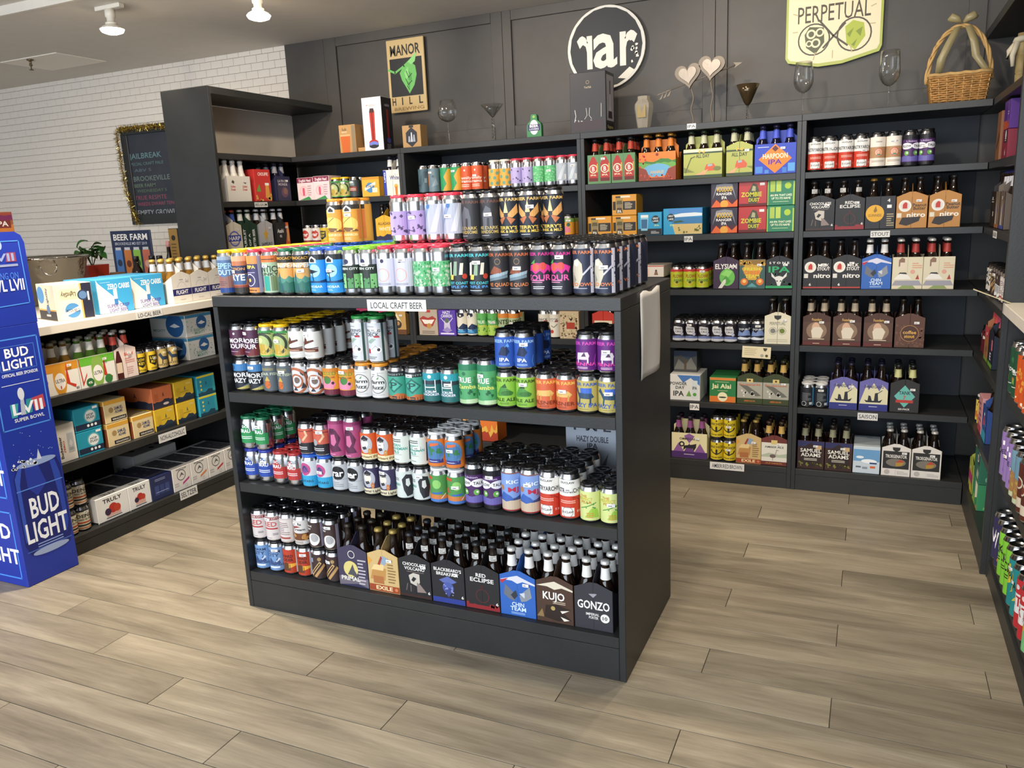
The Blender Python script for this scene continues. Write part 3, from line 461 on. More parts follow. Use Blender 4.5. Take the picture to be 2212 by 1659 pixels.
# ---------------------------------------------------------------- artwork: key|what it looks like|vector code
CANS = """
deeper|slate blue tall cans with lighthouse|B 4f6c96;R -1 0 1 .13 1f3f80;P 8a6058 -1 .13 -1 .35 -.4 .5 .2 .42 1 .5 1 .13;F 3 -.5 .2 .6 .34 3 5a4a52;R -1 .9 1 1 8799ad;T 9fd0ee 0 .74 .15 1.8 DEEPER;T b9dcf2 0 .56 .14 1.6 STOUT
rye|copper brown tall cans with a blue shield|B b56f4a;R -1 0 1 .14 302c2b;R -1 .14 1 .2 8a3f2e;R -1 .52 1 .74 2d3454;T e0a060 0 .65 .07 1.5 SECTION;P 3d5c86 -.7 .22 .7 .22 .9 .5 -.9 .5;T f4f4f4 0 .42 .17 1.4 5RYE;R -1 .86 1 1 d9a07a
neipa|orange and indigo tall cans|B cf8a48;R -1 .14 1 .78 3a3560;R .55 0 .8 1 8d8aa0;T e8d25a -.1 .7 .09 1.0 NEIPA;O -.1 .34 .42 .12 cfd3e0;E -.1 .34 .1 .05 e8d25a;F 2 -.5 .5 .4 .58 1 b9b6d0;T 4a2a18 -.1 .07 .04 .9 refreshing
antics|mint tall cans with striped creatures|B 9db59a;R -1 .82 1 1 c96f3a;T 243a2a 0 .64 .16 1.7 ANTICS;R -.7 .05 -.4 .45 7d6f88;R -.3 .05 .1 .45 2f9c8d;R .2 .05 .6 .45 6b7f5a;T 2a3f2d 0 .5 .08 1.5 FUNKY;L 222 .05 -.5 .9 .5 .9
juniper|forest green tall cans with mountains|B d6a15c;R -1 .8 1 1 2a2a28;T d8a23c 0 .92 .07 1.5 MONOCACY;T f3efe2 0 .73 .12 1.8 JUNIPER;R -1 .66 1 .68 2a2a28;M 0 .42 .05 3 4c8878;M 0 .28 .04 8 2f6b5f;P 2c4f63 -.6 0 -.3 .6 0 0;R -1 0 1 .06 2d4f45
sandbar|sky blue tall cans with a palm|B 2d8fd8;R -1 .86 1 1 20242a;C .1 .58 .42 9fd3f2;P fff -.3 .78 .3 .78 .3 .88 0 .96 -.3 .88;P 20242a -.2 .8 .2 .8 .2 .86 0 .92 -.2 .86;L 172635 .08 0 .3 -.05 .52;P 172635 -.5 .5 -.05 .5 .4 .56 0 .6 -.4 .62;R -1 .26 1 .31 1a3f6a;P 18395e .3 .3 1 .3 1 .36;T cfe6f7 0 .16 .06 1.2 SANDBAR;F 2 -.4 .05 .4 .12 4 a9d2ee
greencity|silver tall cans with a green skyline|R -1 .1 1 .72 26302a;T e6efe6 0 .62 .055 1.5 GREEN CITY;R -.9 .12 -.5 .42 5e9c62;R -.45 .12 -.1 .5 8dc98a;R 0 .12 .4 .38 4d8a55;R .45 .12 .9 .48 76b574;S 22 5 -.9 .14 .9 .45 .07 1d2a20;C 0 .8 .16 2c2f55;F 1 -.4 .7 .4 .74 2 dfe6df
silverdot|plain silver tall cans with small dots|R -1 .16 1 .86 c4c6d8;C 0 .8 .12 2e2b52;O 0 .45 .42 .12 d9a6a0;F 2 -.45 .2 .5 .26 2 7f8092
clover|silver tall cans with green clover print|R -1 .16 1 .78 5fae78;S 46 7 -1 .18 1 .76 .14 b4c8b4;S 40 9 -1 .18 1 .76 .09 2f8a50
westcoast|black tall cans with surfboards, teal lettering|B 20262c;T 54c2cc 0 .9 .07 1.7 BEER FARM;P e8e4d4 -.6 .42 -.35 .42 -.3 .75 -.5 .72;P 8aa48a -.2 .42 .05 .42 .12 .76 -.08 .76;P d6d2c2 .2 .44 .42 .44 .5 .72 .3 .72;P e6c860 -.5 .32 -.2 .32 -.16 .44 -.46 .44;C .55 .4 .16 b8402f;T 56c6d4 0 .24 .06 1.5 WEST COAST;T 5a9ad8 0 .15 .06 1.4 TRIPLE IPA;F 1 -.7 .05 .7 .09 3 c9cdd2
quad|black tall cans with a brown monk hood|B 26262a;T b5623c 0 .9 .07 1.7 BEER FARM;O .1 .74 .18 .2 8a6a48;P 8a4d34 -.5 .46 -.1 .64 .3 .56 .35 .42;P 8fa6b4 -.8 .3 .7 .44 .75 .52 -.7 .4;P 6a808e -.7 .26 .7 .36 .7 .43 -.8 .32;T c47a4a 0 .2 .08 1.6 THE QUAD;F 1 -.6 .1 .6 .14 3 8f8f94
sour|black tall cans with dripping pink fruit|B 22242f;T c23a8c 0 .9 .07 1.7 BEER FARM;P c4308c -.8 .5 -.6 .64 -.1 .7 .5 .66 .85 .6 .7 .46 .55 .54 .3 .44 .1 .52 -.2 .44 -.5 .52;C -.2 .6 .24 d0584a;C .25 .62 .22 c24a44;P 4f9c52 -.55 .68 -.2 .78 -.25 .68;T d858a0 0 .36 .13 1.5 SOUR;F 2 -.5 .24 .5 .32 3 e090b8;F 2 -.4 .1 .4 .18 5 d8d8e0
owl|navy tall cans with a white owl on birch|B 262c42;R .55 0 .8 1 c2c2d2;S 8 3 .56 .1 .8 .95 .06 32384a;T c4744a -.15 .92 .07 1.5 BEER FARM;P b9b4a4 -.6 .12 -.75 .5 -.5 .74 -.2 .78 .05 .66 .1 .4 -.2 .1;P 8e8a7c -.55 .2 -.6 .48 -.3 .3;C -.3 .68 .18 d8d2c2;L b8b8c6 .1 .1 .42 .6 .62;T c4744a -.1 .2 .075 1.5 BIRD OWL;F 1 -.7 .1 .5 .14 5 a0a4b4
crab|silver tall cans with lilac crab label, red carrier|R -1 .14 1 .76 a294c8;S 14 4 -.9 .2 .9 .72 .15 4a3f66;L 4a3f66 .05 -.7 .68 -.3 .74;L 4a3f66 .05 .2 .3 .6 .36;L 4a3f66 .05 -.5 .28 -.1 .24
bluesilver|silver tall cans with pale blue swirl|R -1 .14 1 .9 a8b2c6;P 7f92b4 -1 .2 -.2 .9 .1 .9 -.7 .2;P c8d0de 0 .2 .6 .9 .9 .9 .4 .2;C -.1 .84 .14 3f6ea8
darkme|charcoal tall cans with a ghostly figure|B 2c2d31;T 6a4a42 0 .9 .07 1.7 BEER FARM;P 5a5d66 -.35 .2 -.4 .6 -.1 .8 .2 .72 .3 .5 .3 .2;P 2c2d31 -.1 .2 -.05 .5 .1 .5 .1 .2;T b5a060 0 .26 .075 1.4 ME DARK;T b5a060 0 .16 .075 1.4 HANDSOME;F 1 -.5 .06 .3 .1 3 9a9a9e
mild|black tall cans with golden butterfly|B 1d2430;T d6b26a 0 .92 .07 1.7 BEER FARM;P c9985c 0 .52 -.75 .82 -.8 .6 -.4 .48;P c9985c 0 .52 .75 .82 .8 .6 .4 .48;P b06a44 0 .52 -.6 .44 -.3 .32;P b06a44 0 .52 .6 .44 .3 .32;P ecc890 -.15 .6 0 .9 .15 .6;C 0 .54 .14 2a2a30;T e2c25a 0 .24 .075 1.4 TERRY'S;T e2c25a 0 .15 .065 1.5 DARK & MILD;F 1 -.5 .06 .4 .1 3 b9b9be
harvest|golden ochre tall cans with a meadow|B c8913a;R -1 .88 1 1 2a2724;P fff -.3 .8 .3 .8 .3 .9 0 .98 -.3 .9;P 2a2724 -.2 .82 .2 .82 .2 .87 0 .94 -.2 .87;E 0 .48 .75 .2 d8b860;P 6b4a2c -.75 .34 -.3 .4 .3 .38 .75 .32 .7 .28 -.7 .28;L 6b4a2c .04 -.4 .5 .2 .66;R .72 .08 1 .86 c47038;T efd9a0 0 .2 .06 1.3 GOLDENROD;F 2 -.5 .06 .5 .14 4 e6cd96
packing|white tall cans with playing cards|B c6cad0;R .55 0 .72 1 2e4a44;R -.9 0 -.72 1 2e4a44;F 1 -.5 .9 .4 .93 1 777;T 3a3f48 -.05 .8 .07 1.1 PACKING;T 3a3f48 -.05 .7 .09 .9 DECK;R .05 .62 .4 .67 b03038;P 8fa89a -.5 .5 -.1 .6 .2 .58 -.2 .46;E .1 .3 .4 .1 eef0f2;L 8890a0 .04 -.2 .3 .1 .4 .4 .32;P b03038 -.5 .2 -.3 .2 -.25 .3 -.4 .34 -.55 .28;C .3 .3 .1 2c3038;F 2 -.5 .06 .3 .14 3 666
zamba|green tall cans with mint leaves|B 4f9c66;R -1 .84 1 1 2f7a58;S 9 3 -.9 .3 .9 .8 .17 3d8050;R -1 0 1 .1 a8c898;F 5 .1 .01 .9 .12 5 d8e8c8;T f0f2ea -.1 .6 .13 1.1 TRUE;T d8d870 .1 .43 .1 1.3 Zamba;S 6 8 -.8 .2 .8 .34 .16 24603c;C 0 .76 .12 2a6a4a
pillow|purple tall cans with speech bubbles|B 4a2a5e;R -1 .84 1 1 17161c;E -.45 .62 .5 .11 e8e6ea;E .5 .62 .5 .11 e8e6ea;T 222 -.45 .62 .075 .8 PILLOW;T 222 .5 .62 .075 .7 TALK;C -.4 .38 .2 6aa84e;C .35 .38 .2 6aa84e;C -.35 .39 .08 dff0d0;C .4 .39 .08 dff0d0;P 6a62a8 -1 .1 -1 .26 -.5 .3 0 .26 .5 .3 1 .26 1 .1;R -1 0 1 .08 17161c;T c9b4d8 0 .78 .05 .9 Union
kick|pale blue tall cans with a beach figure|B 7f9cd4;R -1 0 1 .03 a03038;P c8b49c -1 .03 -1 .26 1 .3 1 .03;P 3a4a7a -1 .26 -.2 .3 .6 .34 1 .4 1 .28;C -.3 .6 .18 b07850;P 3f63b0 -.6 .3 -.2 .5 .3 .4 .5 .3 0 .24;T f0f4fa .45 .76 .09 .8 KIC;T b83048 .5 .56 .12 .7 MJ;R -1 .97 1 1 8a5a50;R -1 .85 -.6 .95 fff
pastry|white and red tall cans|B e6e4de 0 .97;R -1 0 1 .56 c8402c;T 3a3a3c 0 .9 .05 .9 DUCLAW;T 3c3a3c 0 .7 .11 1.8 PASTRYARCHY;L 8a2a20 .05 .3 .52 .6 .5 .8 .44;F 2 -.5 .38 .5 .47 2 f0c8b8;R -.45 .04 .4 .26 efece6;T 333 -.02 .15 .055 .75 DUCLAW;O -.02 .15 .34 .08 777;T f0e0d8 .72 .16 .05 .3 7.5
magenta|glossy magenta tall cans with a portrait|B a84a78;R -1 .9 1 1 8a3560;P 5a2444 -.5 .2 -.6 .5 -.3 .76 .2 .74 .5 .5 .3 .3 .5 .14 -.2 .1;P c46a94 -.25 .34 -.2 .6 .1 .62 .2 .4 0 .28;R -.3 .66 .1 .78 4a1c38;F 1 -.7 .04 .4 .08 3 dfa8c4
tealgray|slate teal tall cans|B 4c6670;P 3d5560 -1 .1 .2 .9 .8 .9 -.4 0;R .3 .4 .6 .6 7d949c;T 25343a -.4 .3 .06 .5 ink
orangegray|blue grey and orange tall cans|B 6f8490;P d07a3a -1 .1 -.3 .3 -.4 .8 -1 .95;P 8fa0ac 0 .2 .5 .6 .8 .3;C .2 .65 .15 50646e
swirl|green and orange swirled tall cans|B 2f9a62;P e0a53c -.2 0 .3 .3 0 .6 .5 .95 1 .95 1 0;P 58b868 -1 .5 -.4 .7 -.7 .9 -1 .9;P e0a53c -1 .2 -.7 .4 -.8 .1
family|orange tall cans with script lettering|B cf5a36;C 0 .82 .1 efe0d0;T f2e6dc 0 .5 .11 1.6 Family;T f2e6dc 0 .36 .11 1.6 Drama;F 2 -.6 .12 .5 .26 2 f0d8c8
dots|mustard tall cans with green dots|R -1 .08 1 .8 d8a446;C -.6 .66 .18 6a9a84;C .05 .7 .18 6a9a84;C .65 .62 .18 6a9a84;C -.3 .46 .18 6a9a84;C .35 .42 .18 6a9a84;C -.65 .26 .18 6a9a84;C 0 .2 .18 6a9a84;C .65 .2 .18 6a9a84
crab2|silver tall cans with lilac crab label, wall shelf|R -1 .14 1 .8 b2a6d6;S 10 4 -.9 .2 .9 .72 .13 4a3f66
clover2|silver tall cans with leaf green print|R -1 .14 1 .8 5fb878;S 40 7 -1 .16 1 .78 .12 9ad0a8
ice|silver tall cans with icy grey label|R -1 .14 1 .86 aeb6c0;P c8d0d8 -.4 .2 .3 .8 .6 .8 0 .2;R .3 .2 .55 .4 e8e8ea;L 333 .03 .36 .22 .36 .38
latte|cream and tan tall cans with coral roundel|B e9e0d2;R -1 .28 1 .66 b08a62;C 0 .47 .36 cf6a54;C 0 .47 .29 e2b49a;O 0 .48 .18 .3 cf8a6a;P 4a8a6a -.2 .36 .2 .36 .1 .42 -.1 .42;T 6a5a4a 0 .84 .05 .5 Union;F 2 -.6 .14 .6 .22 2 a08a74
peaks|white and navy tall cans with a wave|B e6e0d0;P 24365a -1 .5 -.3 .3 .3 .52 1 .4 1 .2 -1 .3;P 2f6ea8 -1 .3 0 .2 1 .3 1 .05 -1 .05;P 58a8d8 -.8 .1 0 .26 .6 .1;P 23263a -.4 1 -.45 .86 0 .78 .45 .86 .4 1;C 0 .88 .12 e6e0d0
zamba2|bright green tall cans with mint leaves, back shelf|B 5fae5c;S 9 3 -.9 .5 .9 .9 .17 3d8a48;R -1 0 1 .4 a8cc58;T f0f2ea -.1 .6 .13 1.1 TRUE;T e8e060 .1 .44 .09 1.2 Zamba;S 6 8 -.8 .12 .8 .34 .15 3a8a48
antics2|orange and mint tall cans, back shelf|B a8b890;R -1 .8 1 1 d8883a;T 243a2a 0 .62 .2 1.7 ANTS;R -.6 .05 -.2 .4 c87a3a;R 0 .05 .4 .42 4a9a88
packing2|white tall cans with playing cards, back shelf|B e2ded2;T 4a4f58 0 .76 .1 1.1 DECK;R .1 .66 .5 .72 a03a3a;L 6a7a6a .08 -.3 .5 0 .42 .4 .56;C -.2 .24 .2 b84038
bhazy|blue and black short cans, white block lettering|B 20242c;R -1 .72 1 1 3f7ab0;C -.3 .86 .16 2a5a88;T f4f4f4 .05 .56 .17 1.7 BMORE;T f4f4f4 .05 .34 .17 1.2 HAZY;P b8ac60 -.2 0 1 .2 1 0;P 5f88a8 .3 .1 1 .26 1 .2
bsour|plum short cans, white block lettering|B 4a2440;P 6e2a30 -.2 0 1 .5 1 0;C 0 .85 .08 e8dce4;T f2f0f2 .05 .58 .17 1.6 BMORE;T f2f0f2 .05 .36 .17 1.3 SOUR;F 1 -.5 .14 .2 .18 2 c9a8b8
pine|grey short cans with orange pineapple|B 565f66;F 2 -.5 .8 .5 .9 2 a89a50;T b8c0a8 0 .66 .1 1.7 CLEAR FISH;E 0 .24 .22 .16 c0642c;P b8a050 -.2 .38 0 .58 .2 .38;S 5 2 -.15 .16 .15 .34 .05 8a4a20
angel|lime short cans with an angel picture|B a8b878;R -1 .9 1 1 3f8a48;R -1 0 1 .06 4a9a4a;O 0 .5 .75 .25 3a4236;P c8b460 -.2 .2 .1 .2 .3 .5 .6 .3 .9 .2 .5 .05 -.2 .05;C -.1 .62 .2 d8cc9a;P b89a3c -.3 .1 .3 .1 .2 .48 -.25 .48;L 2a2e24 .06 .1 .92 .7 .86
plane|white short cans with a brown plane|B dadad6;P 5a3026 -.8 .56 .5 .7 .55 .64 -.2 .5 -.4 .4 -.5 .5;P 5a3026 -.35 .56 -.1 .8 .05 .7 0 .56;R -1 .24 .8 .36 6a3a28;F 1 -.7 .27 .6 .34 2 c8a890;L 4a2a22 .06 -1 .4 0 .36 .8 .4;F 2 -.6 .08 .6 .16 3 999
spiral|white short cans with terracotta spiral|B ccd0d4;S 8 2 -1 .6 1 .95 .2 3a3f46;O 0 .45 .95 .2 a86444;O .1 .45 .5 .25 a86444;C .15 .48 .22 6a5a52;P 30343a -.8 .2 -.6 .5 -.4 .2;P 30343a .4 .15 .6 .4 .8 .2;P 30343a -.2 .08 0 .24 .2 .08
pig|amber short cans with a pink pig|B d8952e;R -1 0 1 .2 6a2436;R -1 .84 1 1 c07a28;T 6a8a34 0 .8 .12 1.5 BLESSED;P d884a0 -.7 .24 -.7 .48 -.3 .58 .5 .54 .7 .4 .5 .22;C .1 .56 .28 3f7a3a;C .5 .44 .1 40202c;T 9a3a2a 0 .66 .06 1.3 PIG
fuzz|white short cans with round farm emblem|B d4d4d2;O 0 .5 .62 .06 2a2a2a;T 222 0 .58 .13 1.0 farm;T 222 0 .38 .13 .9 fuzz;P 4a8a4a -.05 .68 .15 .78 .1 .68;F 1 -.6 .1 .5 .14 2 aaa;F 1 -.5 .9 .5 .93 2 aaa
hp|teal short cans with diamond monogram|B 3f9a86;R -1 .82 1 1 23282c;T 8a9a94 0 .89 .06 1.4 HEIGHTS;P 2c6a60 -.6 .5 0 .78 .6 .5 0 .22;P 52b09c -.45 .5 0 .7 .45 .5 0 .3;T 23504a 0 .5 .22 .5 P;M 0 .16 .06 4 b86a3a;R -1 0 1 .1 2a2c30;F 1 -.5 .03 .4 .08 3 d08a50
scrum|deep teal short cans with goalposts|B 2a6a6a;R -1 .74 1 1 2f96a4;P 2f3a44 -1 .6 -1 .74 1 .74 1 .6;T eef 0 .34 .08 .8 SCRUM;T eef 0 .24 .08 1.2 & ROOKER;L e8eef0 .06 -.35 .4 -.35 .76;L e8eef0 .06 .35 .4 .35 .76;L e8eef0 .06 -.35 .5 .35 .5;C 0 .88 .12 dfeaea
paleale|lime green short cans with a toad|B 86b844;T 3a4a1e 0 .88 .1 1.7 BEER FARM;P 4a8a40 -.5 .4 -.2 .66 .2 .6 .6 .46 .5 .36 -.4 .34;P 2f5a2c -.2 .64 .1 .78 .2 .62;E .2 .44 .4 .08 3a7034;T 26401c 0 .22 .11 1.5 PALE ALE;F 2 -.3 .06 .3 .14 2 4a6a24
pilsner|orange short cans with a golden bull|B c8603c;T e6b858 0 .88 .1 1.7 BEER FARM;P d6b068 -.6 .42 -.5 .6 .4 .62 .65 .5 .5 .42;L c89a50 .1 -.45 .3 -.42 .46;L c89a50 .1 .4 .3 .42 .46;L c89a50 .08 -.2 .3 -.2 .44;T 7a3424 0 .2 .12 1.6 PILSNER;F 2 -.3 .05 .3 .13 2 8a3a28
hazyipa|sand yellow short cans with a blue horse|B b0a45e;T 3a5aa8 0 .88 .1 1.7 BEER FARM;R -.2 .58 .5 .76 3f66c0;P 2f4a66 -.7 .66 -.5 .78 -.3 .6 .5 .58 .65 .46 .4 .4 -.3 .42 -.5 .6;L 2f4a66 .1 -.3 .22 -.25 .46;L 2f4a66 .1 .4 .22 .42 .46;T 3a58a4 0 .2 .13 1.7 HAZY IPA;F 1 -.3 .06 .3 .1 2 8a7f48
blueipa|royal blue short cans with laurel|B 2c54a8;T 9ac0ea .1 .86 .1 1.5 BEER FARM;P 16284a -.3 .4 -.1 .66 .2 .7 .4 .5 .2 .36;P 5a96dc .1 .66 .3 .8 .4 .66;T e8eef8 .05 .24 .12 .6 IPA;L 4a86d0 .06 -.85 .2 -.7 .4 -.8 .6;L 4a86d0 .06 .8 .05 .7 .2 .8 .4;F 2 -.3 .06 .4 .14 2 a8c4ea
vienna|purple short cans with a white cow|B 5a2070;T c84ab0 0 .86 .1 1.7 BEER FARM;P d0c8d0 -.4 .34 -.35 .56 .3 .58 .4 .46 .3 .34;P 4a3a54 -.1 .44 .1 .58 .2 .44;L d0c8d0 .09 -.3 .24 -.3 .4;L d0c8d0 .09 .3 .24 .3 .4;T d84aa0 0 .2 .1 1.7 VIENNA;F 2 -.4 .05 .3 .13 2 e0c0d8;L 9a3aa0 .06 .8 .1 .7 .3 .8 .5
dcblue|silver short cans with blue dome badge|R -.75 .16 .75 .62 2c4aa0;P 2c4aa0 -.5 .62 0 .95 .5 .62;T f0f2f6 0 .66 .14 .8 BRAU;T f0f2f6 0 .84 .1 .4 DC;F 2 -.5 .34 .5 .48 2 e0e6f2;S 10 3 -.9 .02 .9 .14 .1 2a2c36
dcred|silver short cans with red dome badge|R -.75 .16 .75 .62 b03634;P b03634 -.5 .62 0 .95 .5 .62;T f0f2f6 0 .66 .14 .8 BRAU;T f0f2f6 0 .84 .1 .4 DC;F 2 -.5 .34 .5 .48 2 f2e0e0;S 10 3 -.9 .02 .9 .14 .1 2a2c36
dcgreen|silver short cans with green dome badge|R -.75 .16 .75 .62 2f8a50;P 2f8a50 -.5 .62 0 .95 .5 .62;T f0f2f6 0 .66 .14 .8 BRAU;T f0f2f6 0 .84 .1 .4 DC;F 2 -.5 .34 .5 .48 2 e0f2e6;S 10 3 -.9 .02 .9 .14 .1 2a2c36
bike|silver and turquoise short cans with pink disc|B c8ccd2 .42 1;R -1 0 1 .42 2f9ac8;C 0 .68 .46 b8487e;C 0 .68 .28 6a4a8a;L 2a2a3a .06 -.3 .58 0 .8 .3 .58;T 243a4a .1 .2 .09 1.0 CATARG
rarcan|silver short cans with round black emblem|B b9bcc0;C 0 .66 .5 17181a;T f2f2f2 0 .66 .26 .85 rar;F 3 -.45 .12 .4 .34 2 8a8e94;L 9a9ea4 .03 -1 .42 0 .4 1 .43
poelight|dark purple short cans with a bearded portrait|B 3a3454;R -1 0 1 .2 d8cfae;E -.05 .58 .5 .34 b0b2ba;C -.1 .6 .28 e4dccc;P 26242e -.4 .78 -.1 .92 .2 .8 .1 .7 -.3 .7;P 26242e -.3 .46 0 .5 .05 .4 -.2 .36;E .25 .32 .12 .12 c47a4a;T 4a3a44 0 .1 .09 1.6 Imperial Light
poeipa|orange short cans with a bearded portrait|B cc5a28;R -1 0 1 .2 e0d4a8;E -.05 .58 .5 .34 b8bac0;C -.1 .6 .28 ece6d8;P 26242e -.4 .78 -.1 .92 .2 .8 .1 .7 -.3 .7;P 26242e -.3 .46 0 .5 .05 .4 -.2 .36;E .25 .3 .12 .12 c4883a;T 7a5a34 0 .1 .09 1.7 Tale Heart IPA
bohem|white short cans with a curly haired woman|B ccd4d0;T 2a8a7a -.5 .5 .1 .9 BOHEMIAN;T 2a8a7a -.6 .36 .1 .5 PILS;P 2c2e34 .2 .3 .1 .7 .4 .9 .8 .86 .95 .5 .8 .1 .4 .05;P d8dcd8 .35 .5 .38 .72 .6 .74 .66 .5 .5 .42;F 2 -.8 .66 -.1 .78 2 3a3e44
born|white short cans with teal block lettering|B d2d8d0;F 2 -.55 .78 .2 .92 2 3a3e44;T 2a9a88 -.2 .66 .1 .7 BORN;T 2a9a88 0 .53 .1 1.2 BOHEMIAN;T 2a9a88 -.25 .4 .1 .55 PILS;F 1 -.5 .3 .2 .33 2 888;P 2c3a4a .7 .1 .75 .8 1 .8 1 .1;F 1 -.4 .1 0 .16 2 888
crisp|green short cans with a canoe scene|B 4f8f4c;R -1 0 1 .1 4a78c0;P c87a40 -1 .1 -1 .3 1 .24 1 .1;P 3f66b0 -.2 .34 .6 .38 .5 .3 -.1 .28;C .2 .66 .3 8ac46a;P b85a3a -.8 .5 -.4 .6 -.3 .4 -.7 .36;R -.8 .84 -.1 .95 c0502f;L e8e4da .05 .5 .14 .8 .3
lagoon|orange short cans with a blue globe|B d0742e;C 0 .55 .75 5a8ab8;C 0 .55 .6 4a78a8;S 9 3 -.4 .42 .4 .7 .18 3a7a4a;P d86a3a -.3 .72 .3 .78 .3 .86 -.3 .84;R -.5 .12 .6 .26 3a3a7a;F 1 -.4 .17 .5 .22 1 d8d8f0
pear|pale lime short cans with pear lettering|B cfd88c;T b8862c -.2 .84 .08 .5 THE;T c2b02c -.1 .74 .09 1.0 PERFECT;T b8862c 0 .63 .09 .7 PEAR;P 9ac44a -.1 .1 .3 .42 .7 .4 .8 .1;F 3 0 .1 .6 .3 3 c88a3a;L 3f8a3a .05 -.4 .4 .1 .5 .6 .62;S 5 4 -.2 .42 .6 .6 .08 3f8a3a
pinkpeel|coral and black short cans with orange peel|B c0604c .4 .96;R -1 0 1 .4 24242a;R -1 .84 1 .88 8a3a30;L e0b890 .14 .1 .5 .4 .7 .3 .86;C -.3 .46 .24 9aa0a4;F 2 -.6 .14 .4 .28 2 d8d8dc
charm|steel blue short cans with navy lettering|B 6f93c0;T 24365c -.1 .82 .11 1.2 CHARM;T 24365c -.1 .66 .13 1.0 CITY;P 3a5080 -.5 .3 -.3 .56 0 .34 .3 .56 .5 .3 0 .22;P c8d4e4 .1 .4 .4 .56 .5 .48 .2 .36;T 2a3f6a 0 .24 .08 1.4 MEADWORKS;R -.4 .1 .4 .17 dfe4ec
cider|rust red short cans with a barn|B b23c24;R -1 0 -.6 1 c4a08a;R .65 0 1 1 c8ccd2;P e0a83c .1 .2 .65 .3 .65 .4 .1 .4;P 5a3a24 -.4 .1 -.4 .36 -.1 .46 .2 .36 .2 .1;T 3a1a14 .05 .72 .12 .8 HARD;T 3a1a14 .05 .56 .12 .8 CIDER
dessert|dark brown short cans with wafer sticks|B 3a2a2c;P c8a46a -.6 .1 .3 .7 .45 .62 -.4 .04;P b8905a -.2 .06 .6 .6 .7 .5 0 .02;P 2a1c1e -.5 .12 .3 .64 .34 .6 -.44 .08;P 8a92b0 -.6 .6 -.2 .66 -.2 .84 -.6 .8;P d8b870 -.8 .05 -.5 .3 -.3 .1;C .3 .8 .14 a88a5a
redbox|grey short cans with a red outlined name|B cfc6c4;R -1 .84 1 .96 8a3a3a;T e0d4d0 0 .9 .07 1.4 CHARM CITY;T b85a54 0 .66 .2 1.1 RED;R -.6 .44 .6 .5 a83a38;F 2 .2 .2 .6 .3 2 555;F 1 -.5 .06 .4 .1 3 777
notes|grey short cans with ingredient text|B bdb2b0;R -.7 .06 .7 .94 cfc6c2;F 7 -.6 .3 .5 .86 2 8a7a7a;R -.5 .12 .5 .2 a05048
pie|white short cans with apple pie picture|B cfccc8;T 2a2428 -.1 .84 .1 1.1 Apple Pie;T 2a2428 .2 .62 .1 1.0 Cream;P 8a2a28 -.6 .7 .1 .76 .4 .72 -.3 .66;R -1 .16 1 .46 6a3f24;S 12 3 -.8 .18 .8 .46 .2 c08a4c;F 2 -.6 .04 .5 .14 2 6a5a50
coconut|dark brown short cans with a split coconut|B 3c2c2a;R .75 0 1 1 8a8698;T d8d4d0 -.3 .86 .09 .9 Coconut;T d8d4d0 -.35 .74 .09 .8 Porter;E .2 .3 .45 .26 e6e4e0;E .25 .36 .3 .17 a8a8a8
lowkey|yellow short cans with a black shield|B d8b62c;P 23221e -.5 .8 .5 .8 .5 .4 0 .22 -.5 .4;T e8c83c 0 .66 .14 .75 LOW;T e8c83c 0 .46 .14 .65 KEY;F 2 -.4 .06 .4 .16 2 3a3620
tanhorse|tan short cans with a dark horse|B b59c60;P 2c3a4c -.6 .7 -.4 .82 -.2 .6 .5 .56 .6 .4 -.3 .4;L 2c3a4c .1 -.3 .2 -.25 .46;L 2c3a4c .1 .45 .2 .45 .46;T 4a4a48 0 .14 .1 1.5 HAZY IPA;R -.2 .74 .4 .86 d8cda0
denz|cream short cans with black name band|B ded8c0;R -1 .9 1 1 2a2a2a;T 26262a 0 .68 .17 1.5 DENZ;T 26262a 0 .5 .08 1.2 HARD SELTZER;R -1 .3 1 .38 b8502c;R -1 .16 1 .24 2a2a2a;R -1 .04 1 .1 c87a4a
darkstack|dark grey short cans with red label patch|B 3a4446;R -.6 .3 .6 .6 8a3a30;F 2 -.5 .36 .5 .54 2 d8c8b8;R -.3 .66 .3 .9 7a8a8a
rarred|white short cans with red disc|B d8d0c8;C 0 .6 .5 b83a2c;T f2ece4 0 .6 .24 .8 rar;R -1 0 1 .2 8a2a24
bootblack|charcoal short cans with an orange boot print|B 34343a;C 0 .6 .45 b8b8bc;P 26262a -.2 .46 .2 .46 .25 .74 -.2 .74;P d07a2c -1 .06 -.5 .24 0 .14 .5 .26 1 .06
flamingo|orange short cans with a pink flamingo|B e09a34;R -1 .78 1 1 7a9a4a;P d8788a -.5 .2 -.4 .5 0 .56 .4 .4 .3 .2;C .15 .64 .2 2a5a4a;R -1 0 1 .1 b85a2a
limecan|pale green short cans|B 7aa858;C 0 .55 .4 b8c070;F 2 -.4 .2 .4 .36 2 3a6a34;R -1 .9 1 1 c8c8a0
flower|lime short cans with red fruit lettering|B b8c832;R -1 .86 1 1 c03c3c;O .1 .5 .7 .1 d8a02c;T 9a3a1c .25 .62 .18 1.1 FLOWE;T 3f7a3a .3 .38 .16 1.0 POWE;C .1 .3 .14 5a2a1c
grandcru|silver short cans with black starry label|B 221c24 .22 .92;R -1 0 1 .2 d4d4d8;P d0d0d4 -.5 .78 -.2 .8 .4 .74 .5 .5 .2 .34 -.3 .36 -.55 .56;T 3a3a44 0 .66 .1 .7 GRAND;T 3a3a44 0 .5 .1 .6 CRU;C .4 .36 .16 b8bcd0;P 26222a -.3 1 .3 1 .25 .86 0 .8 -.25 .86;P 6a78a8 -1 .2 0 .28 1 .2 1 .12 -1 .12;F 1 -.5 .04 .4 .09 2 777
